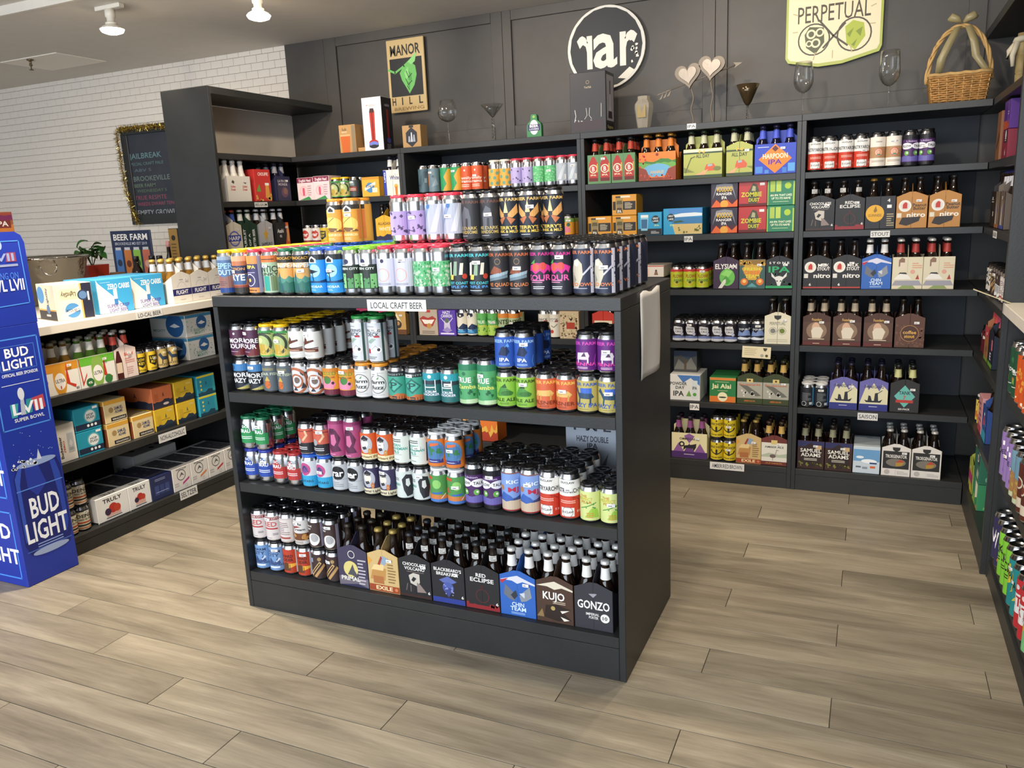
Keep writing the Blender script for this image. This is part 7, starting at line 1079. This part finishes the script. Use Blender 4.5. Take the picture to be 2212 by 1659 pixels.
def box(x, y, z, rz, w, dp, h, d, place, grp):
    a = BOXES[d]; look, col = a[0], a[1]
    o = MB().bbox(-w/2, 0, 0, w/2, dp, h, .0018).build('beer_carton', cmat(col, .42), None, (x, y, z), rz)
    tag(o, words(look+', '+place), 'beer carton', grp)
    inst('print', print_mesh(a[2], w/2-.0018, .0018, h-.0018), o)
    sides = ((-1, 'a'),) if rz > 0 else ((1, 'b'),) if rz < 0 else ((1, 'c'),)
    if len(a) > 3 and a[3]:
        sgn = sides[0][0]; inst('side_print', print_mesh(a[3], dp/2-.0018, .0018, h-.0018), o, (sgn*w/2, dp/2, 0), sgn*PI/2)
    if len(a) > 4 and a[4]:
        q = inst('top_print', print_mesh(a[4], w/2-.002, -dp/2+.002, dp/2-.002), o, (0, dp/2, h)); q.rotation_euler = (-PI/2, 0, 0)
def products():
    for r in ROWS:
        if r[0] == 'P': pack(*r[1:])
        elif r[0] == 'K': bottle_pack(*r[1:])
        elif r[0] == 'B': box(*r[1:])
        else:
            _, x, y, z, rz, d, place, grp = r
            o = inst('beer_can', CANM['x'], None, (x, y, z), math.radians(rz)+rnd.uniform(-.3, .3)); tag(o, words(CANS[d][0]+', '+place), 'beer can', grp); fill_can(o, d, 'x', rnd.random() < .5)
products()
# ---------------------------------------------------------------- floor display at the left edge
t = thing('floor_display', 'tall blue cardboard beer display standing on the floor at left', 'display stand', (-1.025, -.195, 0))
BLUE = mat('blue_card_print', '23379c', .3, var=.05, vscale=4)
bd = MB().bbox(-.42, 0, 0, 0, .242, 1.1, .003).build('body', BLUE, t)
def sided(nm, code, w, z0, z1, x, y, parent, rz=90): return inst(nm, print_mesh(code, w/2, z0, z1), parent, (x, y, 0), math.radians(rz))
sided('side_print', 'L 4a8ae0 .045 -.86 .955 .86 .955 .86 .618 -.86 .618 -.86 .955;L 4a7ad0 .02 -.58 .928 .7 .928 .7 .838 -.58 .838 -.58 .928;T eceff6 .06 .904 .034 .85 BUD;T eceff6 .06 .86 .034 1.15 LIGHT;T dfe4f2 .06 .822 .012 1.3 OFFICIAL BEER SPONSOR;L dfe4f2 .02 -.66 .785 .7 .785;'
      'P 3a9aa0 -.5 .66 -.5 .712 -.2 .712 -.3 .66;P b84450 .35 .668 .3 .72 .74 .726 .76 .674;P 2f8a94 .0 .664 .1 .72 .3 .72 .26 .666;T e6eaf0 .12 .69 .042 1.1 LVII;P aab4c4 -.16 .664 -.1 .73 .02 .73 .02 .664;E -.05 .745 .12 .024 d0d4dc;T d8dce4 .12 .648 .013 1.1 SUPER BOWL;'
      'S 16 4 -.9 .5 .8 .6 .02 c0ceee;P 16226c -.84 .43 -.66 .474 .8 .474 .94 .43 .94 .16 .8 .112 -.66 .112 -.84 .16;P 3454b8 -.8 .43 -.62 .465 -.5 .465 -.66 .4 -.68 .18 -.8 .17;P 2a46a8 .55 .46 .74 .46 .86 .4 .88 .2 .74 .15 .7 .3;P 24389a -.4 .46 .1 .46 .3 .38 -.1 .34 -.4 .38;E .07 .472 .74 .014 8ea2cc;S 26 4 -.9 .466 .1 .492 .07 dfe6f0;P c8d0e0 .1 .48 .2 .52 .28 .478;R -.82 .375 .92 .379 5a8ae0;R -.82 .128 .9 .132 4a6ac0;T f2f4f8 .1 .298 .078 1.1 BUD;T f2f4f8 .06 .203 .078 1.6 LIGHT;F 2 -.4 .136 .6 .158 2 8aa0d8;E .07 .116 .7 .014 9aaacc', .24, .004, 1.096, 0, .121, bd)
for z0, z1 in ((.0, .34), (.345, .56)):
    pass
inst('front_print', print_mesh('L 4a8ae0 .03 -.85 .3 .85 .3 .85 .03 -.85 .03 -.85 .3;T eceff6 .3 .22 .06 .9 BUD;T eceff6 .3 .12 .06 1.2 LIGHT;L 4a8ae0 .03 -.85 .62 .85 .62 .85 .36 -.85 .36 -.85 .62;T eceff6 .3 .54 .06 .9 BUD;T eceff6 .3 .44 .06 1.2 LIGHT', .21, .004, 1.096), bd, (-.21, 0, 0))
hp = [(-.121, 0), (.121, 0), (.121, .33), (.11, .36), (.085, .375), (-.121, .375)]
b = MB(); n = len(hp); b.add([(0, .121+y, 1.1+z) for y, z in hp]+[(-.006, .121+y, 1.1+z) for y, z in hp], [tuple(range(n)), tuple(range(2*n-1, n-1, -1))]+[(i, (i+1) % n, n+(i+1) % n, n+i) for i in range(n)])
hd = b.build('header_card', BLUE, t)
sided('header_print', 'L 4a8ae0 .035 -.95 .9 .8 .9 .84 .22 -.95 .2;E .1 .86 .1 .05 9ab0d8;P 2f7a94 -.4 .68 -.3 .78 .05 .78 0 .68;P 8a4058 .25 .68 .3 .78 .62 .78 .62 .68;T 8a98c8 .1 .73 .08 .9 LVII;R -.5 .63 .65 .655 8a94b8;T 3f6ed0 .15 .53 .07 .9 BRING ON;T d6daea -.05 .43 .12 1.6 BOWL LVII', .24, 1.102, 1.475, .0005, .121, hd)
# ---------------------------------------------------------------- left counter top clutter
t = thing('metal_tub', 'hammered steel ice tub on the left countertop', 'tub', (-2.13, .9, 1.0665))
HAM = mat('hammered_steel', 'b4b0a8', .14, 1, bump=1, bscale=42)
MB().lathe([(.17, 0), (.175, .004), (.235, .245), (.246, .252), (.248, .26), (.24, .262), (.228, .245), (.168, .01), (.01, .01)], 48).build('basin', HAM, t)
for a in (-.5, -.5+PI):
    c = Vector((math.cos(a), math.sin(a), 0)); s = Vector((-c.y, c.x, 0))
    MB().tube([c*.236+Vector((0, 0, .22))+s*(.04*math.cos(k*PI/10))+c*(.03*math.sin(k*PI/10))+Vector((0, 0, -.05*math.sin(k*PI/10))) for k in range(11)], .005, 8).build('handle', CHROME, t)
t = thing('potted_plant', 'small leafy green plant in a red square pot', 'plant', (-2.27, 1.32, 1.0665))
RED = mat('red_glazed_pot', 'b03a28', .3)
b = MB(); b.add([(-.06, -.06, 0), (.06, -.06, 0), (.06, .06, 0), (-.06, .06, 0), (-.075, -.075, .185), (.075, -.075, .185), (.075, .075, .185), (-.075, .075, .185)], [(0, 1, 2, 3), (0, 1, 5, 4), (1, 2, 6, 5), (2, 3, 7, 6), (3, 0, 4, 7), (4, 5, 6, 7)]); b.build('pot', RED, t)
r = random.Random(5); LEAF = mat('dark_green_leaf', '2c5a24', .4, var=.25, vscale=30); STEM = mat('plant_stem', '4a5a2c', .6)
def leafmesh(L, W):
    b = MB(); vs = []; 
    for i in range(6):
        q = i/5; wd = W*math.sin(PI*min(1, q*.93+.05))**.8; z = .018*math.sin(q*PI)
        vs += [(-wd, q*L, z), (0, q*L, z-.006), (wd, q*L, z)]
    b.add(vs, [(i*3+j, i*3+j+1, i*3+j+4, i*3+j+3) for i in range(5) for j in (0, 1)], 0, True); return b.mesh(LEAF)
lm = leafmesh(.075, .021)
b = MB()
for k in range(7):
    a = r.uniform(0, 6.28); l = r.uniform(.05, .11); top = Vector((l*math.cos(a)+.03, l*math.sin(a)*.7, .185+r.uniform(.05, .13)))
    b.tube([(.02, 0, .17), top*.5+Vector((.01, 0, .12)), top], .0025, 6)
    for m in range(4):
        o = inst('leaf', lm, t, top*(1-.16*m)+Vector((0, 0, .035*m))); o.rotation_euler = (r.uniform(-.7, .6), r.uniform(-.5, .5), r.uniform(0, 6.28))
b.build('stem', STEM, t)
o = MB().lathe([(.03, 0), (.05, .02), (.058, .07), (.05, .12), (.04, .14), (.036, .14)], 20).build('brown_jar', mat('brown_pottery', '6a4a34', .4)); o.location = (-2.02, 1.3, 1.0665); tag(o, 'small round brown pottery jar beside the red pot', 'jar')
t = thing('serving_tray', 'low grey tray with curled leaf handles behind the blue boxes', 'tray', (-1.88, 1.62, 1.0665))
MB().lathe([(.12, 0), (.15, .05), (.155, .055), (.148, .052), (.118, .006), (.01, .006)], 28).build('dish', mat('grey_tin', '8a8880', .4, .6), t)
b = MB()
for k in range(4): b.tube([(-.14+.02*k, -.05+.03*k, .1), (-.05, -.02+.02*k, .14+.012*k), (.06, .02*k, .12+.01*k), (.14, .02*k, .06)], [.004, .009, .009, .003], 6)
b.build('curled_leaf', mat('dried_leaf', '8a8468', .7), t)
for k, (x, y, h) in enumerate(((-1.64, 1.12, .16), (-1.56, 1.16, .165), (-1.48, 1.14, .165))):
    t = thing('growler_bottle', 'dark glass growler bottle behind the blue boxes, '+('left', 'middle', 'right')[k], 'bottle', (x, y, 1.0665))
    MB().lathe([(.03, 0), (.034, .004), (.034, .14), (.026, .17), (.015, .19), (.014, .222)], 18).build('body', GLS['d'], t)
    MB().lathe([(.0165, .218), (.0165, .24), (.014, .242), (.002, .242)], 16).build('stopper', mat('black_plastic', '17171a', .4), t)
t = thing('gift_box', 'narrow dark and gold gift box standing by the tall unit', 'box', (-1.66, 1.45, 1.0665), 0)
MB().bbox(-.06, 0, 0, .06, .09, .385, .002).build('carton', cmat('26241f', .4), t)
inst('print', print_mesh('R -1 .5 .2 1 8a6a34;R -1 .2 .2 .44 a8864a;C -.4 .86 .28 26241f;F 5 -.8 .55 0 .8 3 5a4424;R .3 .05 1 .95 1c1a18', .058, .003, .382), t)
t = thing('small_bottle', 'slim bottle with pink cap next to the gift box', 'bottle', (-1.755, 1.47, 1.0665))
MB().lathe([(.02, 0), (.022, .004), (.022, .2), (.012, .24), (.011, .28)], 16).build('body', GLS['d'], t); MB().lathe([(.013, .276), (.013, .31), (.002, .312)], 14).build('cap', cmat('c88a84', .4), t)
for k, nm in enumerate(('lower', 'upper')):
    o = MB().bbox(-.13, 0, 0, .13, .2, .1, .002).build('beer_carton', cmat('9a5a3a', .45), None, (-1.8, .42, 1.372+.1005*k), 90); tag(o, 'purple and orange patterned box at far left, '+nm+' of two', 'beer carton', 'boxes stacked at the far left')
    inst('print', print_mesh('M .6 .9 .12 3 7a2f5a;M .0 .3 .12 5 c87a3a;R -.2 .2 .9 .6 7a3430;T ece4dc .55 .42 .26 .5 IPA;M .86 1 .05 7 a04a3c', .128, .002, .098), o)
o = MB().bbox(-.13, 0, 0, .13, .2, .304, .003).build('support_crate', mat('plain_wood', '8a6a4a', .6, var=.1), None, (-1.8, .42, 1.067), 90); tag(o, 'plain wooden crate added as support under the far left boxes', 'crate')  # crate added as a support to hold the two boxes up
# right counter bottles
for k, (x, y, s, c, lc) in enumerate(((2.74, 1.02, 1.35, '2c1c14', 'b8a068'), (2.76, .9, 1.0, '20242a', 'd8b840'), (2.74, .8, .98, '1c1a1c', 'd8d4d0'))):
    t = thing('liquor_bottle', ('large dark bottle with landscape label on the right counter', 'dark bottle with yellow label on the right counter', 'dark bottle with black and white label on the right counter')[k], 'bottle', (x, y, 1.0665))
    MB().lathe([(.03*s, 0), (.036*s, .004), (.036*s, .13*s), (.03*s, .155*s), (.014*s, .18*s), (.012*s, .235*s)], 24).build('body', mat('bottle_'+c, c, .08), t)
    inst('label', print_mesh('R -.9 0 .9 1 %s;P 8a6a4a -.9 0 -.3 .5 .3 .2 .9 .4 .9 0;F 3 -.6 .6 .6 .9 2 5a4a3a' % lc, .036*s*PI/2, .03*s, .12*s, R=.0362*s), t).rotation_euler.z = math.radians(-60)
    MB().lathe([(.0145*s, .215*s), (.0145*s, .24*s), (.002, .242*s)], 16).build('cap', cmat('30241c', .4), t)
# ---------------------------------------------------------------- top shelf display pieces
ZT = 1.8495
def pbox(name, label, x0, x1, y0, d, h, col, code, side=None, cat='box', rz=0, topm=None):
    t = thing(name, label, cat, ((x0+x1)/2, y0, ZT), rz); w = x1-x0
    c = MB().bbox(-w/2, 0, 0, w/2, d, h, .0015).build('carton', cmat(col, .45), t)
    inst('print', print_mesh(code, w/2-.0015, .0015, h-.0015), c)
    if side: inst('side_print', print_mesh(side, d/2-.0015, .0015, h-.0015), c, (w/2, d/2, 0), PI/2)
    return t
pbox('gift_box', 'tan carton with a beer glass picture and window on top shelf', -.875, -.755, 2.09, .1, .175, 'b98d58', 'P c8642c -.7 .02 -.85 .62 .35 .62 .2 .02;P d8a878 -.85 .62 -.85 .68 .35 .68 .35 .62;T 6a5a44 -.3 .86 .1 .6 luk;R .55 .04 .98 .98 8a7a60;F 2 -.7 .74 0 .8 2 e0d0b0')
t = thing('boxed_glasses', 'two clear pint glasses in a tan tray on top shelf', 'glassware', (-.705, 2.1, ZT))
MB().bbox(-.045, 0, 0, .045, .09, .035, .0015).build('tray', KRAFT, t)
MB().lathe([(.028, .036), (.04, .16), (.0395, .16), (.0275, .04)], 20, cy=.045).build('glass', GLASS, t)
MB().bbox(-.045, .086, 0, .045, .09, .17, .0008).build('backing_card', KRAFT, t)
pbox('gift_box', 'white and black carton showing a red corkscrew on top shelf', -.66, -.525, 2.04, .115, .31, 'e8e2e2', 'T b8a8a8 0 .86 .05 .8 rabbit;C -.5 .86 .05 c04040;P b0281c -.2 .18 -.28 .74 -.22 .78 .22 .78 .28 .74 .2 .18;P 3a2020 -.22 .72 -.2 .8 .2 .8 .22 .72;R -.04 .2 .04 .74 5a1410;E 0 .16 .5 .06 b0281c;P 26242c -.5 .08 -.5 .15 .5 .15 .5 .08;E 0 .14 .5 .045 6a7ac8;E 0 .09 .45 .035 26242c;F 2 -.4 .015 .4 .045 2 a8a0a0', side='R -1 0 1 1 1c1a22;P 8a2018 -.1 .2 -.14 .78 .3 .78 .25 .2;E .1 .2 .4 .05 4a4a90;F 5 -.3 .03 .6 .14 3 8a8890;T b8b0b8 .1 .86 .05 .9 rabbit')
pbox('gift_box', 'small brown kraft carton with a dark hexagon emblem', -.422, -.297, 2.09, .08, .137, 'b08a58', 'P 24242e 0 .92 .62 .7 .62 .3 0 .08 -.62 .3 -.62 .7;P c8ccd4 -.1 .3 -.06 .7 .06 .7 .1 .3;P 9aa0ac -.4 .3 -.34 .55 -.2 .55 -.14 .3;P 9aa0ac .14 .3 .2 .6 .34 .6 .4 .3;R -.25 .9 .25 1 2a2420')
def glass(name, label, x, y, prof, mt=GLASS, twist=None):
    t = thing(name, label, 'glass', (x, y, ZT)); MB().lathe(prof[0], 28).build('bowl', mt, t); MB().lathe(prof[1], 24).build('foot', GLASS2, t)
    s = prof[2]
    if twist:
        b = MB()
        for ph in (0, PI): b.tube([(twist*math.cos(k*.75+ph), twist*math.sin(k*.75+ph), s[0]+(s[1]-s[0])*k/28) for k in range(29)], .0035, 8)
        b.build('twisted_stem', GLASS2, t)
    else: MB().lathe([(.006, s[0]), (.0035, s[0]+.01), (.0035, s[1]-.012), (.007, s[1])], 14).build('stem', GLASS2, t)
def bowl(r, z0, z1, rim, w=.0012):
    out = [(.003, z0)]+[(r*math.sin(q), z0+(z1-z0)*.42*(1-math.cos(q))) for q in (.35, .7, 1.05, 1.35, 1.57)]+[(r*(1-.04), z0+(z1-z0)*.62), (rim+(r-rim)*.35, z0+(z1-z0)*.82), (rim, z1)]
    return out+[(max(a-w, .001), b+w*.6) for a, b in reversed(out)]
foot = lambda r: [(r, 0), (r, .0015), (r*.4, .004), (.006, .009), (.003, .01)]
glass('wine_glass', 'clear balloon wine glass nearest the hop sign', -.115, 2.1, (bowl(.057, .135, .255, .04), foot(.036), (.009, .136)))
glass('martini_glass', 'clear martini glass with a spiral stem', .172, 2.1, ([(.004, .135), (.066, .205), (.0652, .205), (.003, .1365)], foot(.038), (.009, .137)), twist=.006)
glass('martini_glass', 'smoky brown martini glass beside the hearts', 1.567, 2.1, ([(.005, .075), (.018, .09), (.036, .13), (.055, .175), (.0543, .175), (.035, .131), (.017, .091), (.003, .078)], foot(.034), (.009, .077)), mt=mat('smoked_glass', '4a3c28', .12, .5), twist=.004)
glass('wine_glass', 'cut crystal wine glass under the shield sign', 1.826, 2.1, (bowl(.046, .11, .25, .038), foot(.04), (.009, .111)))
glass('wine_glass', 'ribbed wine glass left of the wicker basket', 2.2, 2.1, (bowl(.046, .105, .26, .04), foot(.04), (.009, .106)))
pb = [(-.043, 0), (.043, 0), (.043, .07), (.038, .085), (.02, .1), (.018, .125), (.012, .132), (-.012, .132), (-.018, .125), (-.02, .1), (-.038, .085), (-.043, .07)]
t = thing('bottle_shaped_box', 'green bottle shaped card box with a white badge', 'box', (.421, 2.1, ZT)); c = MB().prism(pb, 0, .03).build('carton', cmat('2f7a42', .4), t)
inst('print', print_mesh('E 0 .48 .6 .3 e0d8dc;R -.85 .34 .85 .6 2c2a5a;T f0eef2 0 .53 .1 1.2 BEER;T d8d8e8 0 .41 .07 1.3 LOVERS;C 0 .9 .18 8ab050;R -.9 .02 .9 .05 5aa86a', .043, 0, .132), c)
pbox('gift_box', 'large black carton with a glass decanter picture', .658, .856, 2.04, .15, .31, '2b2729', 'O 0 .84 .1 .3 8a7a5a;T b0a080 0 .76 .035 .4 YouYah;L d8d4d0 .03 -.75 .4 -.7 .3 -.78 .2;L d8d4d0 .02 -.1 .42 -.06 .3 -.2 .24;L d8d4d0 .02 .1 .42 .06 .3 .2 .24;L d8d4d0 .02 .75 .48 .74 .26;S 12 3 -.8 .16 .3 .24 .05 c8c0c0;P 3a2a2e -.9 .06 -.8 .2 .8 .22 .9 .06', side='R -.85 .2 .85 .95 b8b4ba;R -.8 .03 .8 .16 1c1a1c;T c8b468 0 .1 .05 1.3 Elegance;R -.1 .62 .1 .86 3a2a30;P d8d4da -.5 .26 -.1 .46 -.08 .64 .08 .64 .1 .46 .5 .26;P 3a2436 -.5 .24 -.4 .36 .4 .36 .5 .24')
t = thing('glass_vase', 'faceted clear vase with an amber panel on top shelf', 'vase', (1.042, 2.1, ZT))
b = MB(); b.lathe([(.03, 0), (.034, .004), (.051, .11), (.05, .13), (.034, .15), (.034, .168), (.031, .168), (.031, .15), (.046, .128), (.047, .11), (.031, .008), (.002, .008)], 8, smooth=False); b.build('body', mat('frosted_glass', 'b8b0a0', .2, trans=.45, ior=1.2), t)
o = MB().bbox(-.022, -.046, .06, .022, -.0445, .12, .0004).build('amber_panel', mat('amber_foil', '8a7648', .5, .3), t)
# metal hearts pierced by an arrow
t = thing('heart_sculpture', 'two metal hearts on wavy stems pierced by an arrow', 'ornament', (1.34, 2.12, ZT))
PEW = mat('pewter', '6e6458', .5, .3, bump=.3, bscale=25)
def heart(s): return [(s*.062*math.sin(q)**3, s*.0039*(13*math.cos(q)-5*math.cos(2*q)-2*math.cos(3*q)-math.cos(4*q))) for q in [2*PI*k/36 for k in range(36)]]
for dx, z, a in ((-.071, .253, -.12), (.046, .28, .1)):
    h = MB(); h.prism(heart(1.06), -.008, .012); o = h.build('heart', PEW, t, (dx, 0, z)); o.rotation_euler = (0, a, 0)
    q = MB(); q.prism(heart(.72), -.016, -.006); q.build('inner_heart', mat('pale_pewter', '8f8478', .4, .3, bump=.4, bscale=30), o)
MB().tube([(-.05+.006*math.sin(k*.9), 0, .19*k/12) for k in range(13)], .0035, 8).build('stem', PEW, t)
MB().tube([(.048+.005*math.sin(k*.9+1), 0, .222*k/12) for k in range(13)], .0035, 8).build('stem', PEW, t)
b = MB(); b.tube([(-.2, .014, .182), (.16, .014, .276)], .003, 8); b.prism([(.155, .262), (.195, .286), (.15, .29), (.162, .277)], .011, .017)
for k in range(3): b.prism([(-.2+.02*k, .182+.005*k), (-.235+.02*k, .168+.005*k), (-.228+.02*k, .176+.006*k)], .011, .017); b.prism([(-.2+.02*k, .182+.005*k), (-.225+.02*k, .146+.006*k), (-.21+.02*k, .15+.006*k)], .011, .017)
b.build('arrow', PEW, t); MB().lathe([(.05, 0), (.05, .004), (.002, .006)], 24, cx=0).build('base', PEW, t)
# wicker basket
t = thing('wicker_basket', 'woven wicker basket with tall twisted handle and ribbon bow', 'basket', (2.484, 2.13, ZT))
WIC = mat('wicker', 'a87a42', .6, var=.3, vscale=40); WIC2 = mat('pale_wicker', 'b8935a', .6, var=.2, vscale=30)
def rim(q, z):
    k = 1+.16*z/.125; q = q % 4; a, f = int(q), q % 1; W, D = .103*k, .07*k; c = [(-W, -D), (W, -D), (W, D), (-W, D)]
    p, r_ = c[a], c[(a+1) % 4]; return Vector((p[0]+(r_[0]-p[0])*f, p[1]+(r_[1]-p[1])*f, z))
b = MB(); NS = 28
for i in range(13):
    z = .006+i*.0092; pts = []
    for k in range(NS*2+1):
        q = 4*k/(NS*2); p = rim(q, z); n = Vector((p.x*.5, p.y, 0)).normalized(); pts.append(p+n*(.004*math.cos(PI*k+PI*i))+Vector((0, 0, .0012*math.sin(k*1.7+i))))
    b.tube(pts, .0044, 5)
b.build('weave', WIC, t)
b = MB()
for k in range(NS): b.tube([rim(4*k/NS, 0), rim(4*k/NS, .128)], .003, 5)
b.build('stake', WIC2, t)
b = MB(); b.tube([rim(4*k/48, .127)+Vector((0, 0, .002*math.sin(k*2))) for k in range(49)], .008, 7); b.build('rim', WIC2, t)
MB().bbox(-.1, -.068, 0, .1, .068, .006, .002).build('base', WIC, t)
b = MB()
for ph in (0, 2.1, 4.2):
    b.tube([((.128)*math.cos(PI*k/40)*(1+.0)+.006*math.cos(k*.55+ph)*math.cos(PI*k/40), .006*math.sin(k*.55+ph), .1+.235*math.sin(PI*k/40)+.006*math.cos(k*.55+ph)*math.sin(PI*k/40)) for k in range(41)], .0062, 6)
b.build('handle', WIC2, t)
RIB = mat('sheer_gold_ribbon', 'a89a70', .35, trans=.25)
def ribbon(pts, wd):
    b = MB(); vs = []
    for p in pts: vs += [(p[0], p[1]-wd, p[2]), (p[0]+.004, p[1]+wd, p[2]+.002)]
    b.add(vs, [(2*i, 2*i+1, 2*i+3, 2*i+2) for i in range(len(pts)-1)], 0, True); o = b.build('ribbon', RIB, t); m = o.modifiers.new('s', 'SOLIDIFY'); m.thickness = .0006
def ribx(pts, wd):
    b = MB(); vs = []
    for i, p in enumerate(pts): vs += [(p[0]-wd*(.6+.4*math.sin(i)), p[1], p[2]), (p[0]+wd, p[1]+.004*math.sin(i*2), p[2]+.003)]
    b.add(vs, [(2*i, 2*i+1, 2*i+3, 2*i+2) for i in range(len(pts)-1)], 0, True); o = b.build('ribbon_tail', RIB, t); m = o.modifiers.new('s', 'SOLIDIFY'); m.thickness = .0006
ribx([(-.02, -.02, .33), (-.045, -.03, .27), (-.075, -.03, .2), (-.085, -.02, .14)], .018)
ribx([(.02, -.02, .33), (.05, -.03, .26), (.06, -.03, .2), (.1, -.02, .14), (.11, -.02, .13)], .016)
for s in (-1, 1):
    b = MB(); b.tube([(s*.004, -.012, .348), (s*.02, -.014, .362), (s*.042, -.012, .372), (s*.058, -.008, .364)], [.005, .016, .02, .006], 10)
    b.build('bow_loop', RIB, t)
# wooden piece with a knotted cloth on the right tall unit
t = thing('bamboo_post', 'short bamboo post with a pale knotted cloth at the right edge', 'ornament', (2.66, 1.62, 1.8495))
MB().lathe([(.02, 0), (.021, .05), (.018, .052), (.021, .056), (.021, .12), (.018, .122), (.021, .126), (.021, .2)], 14).build('post', mat('bamboo', 'a08a58', .5, var=.15), t)
b = MB(); b.tube([(.026*math.cos(k*.7), .026*math.sin(k*.7), .165+.002*k) for k in range(11)], .012, 8); b.tube([(-.02, -.01, .17), (-.035, -.012, .12), (-.032, -.01, .08)], [.012, .01, .006], 8); b.tube([(-.02, .01, .17), (-.045, .015, .14), (-.05, .015, .11)], [.012, .01, .006], 8)
b.build('cloth', mat('cream_cloth', 'c8bda4', .8), t)
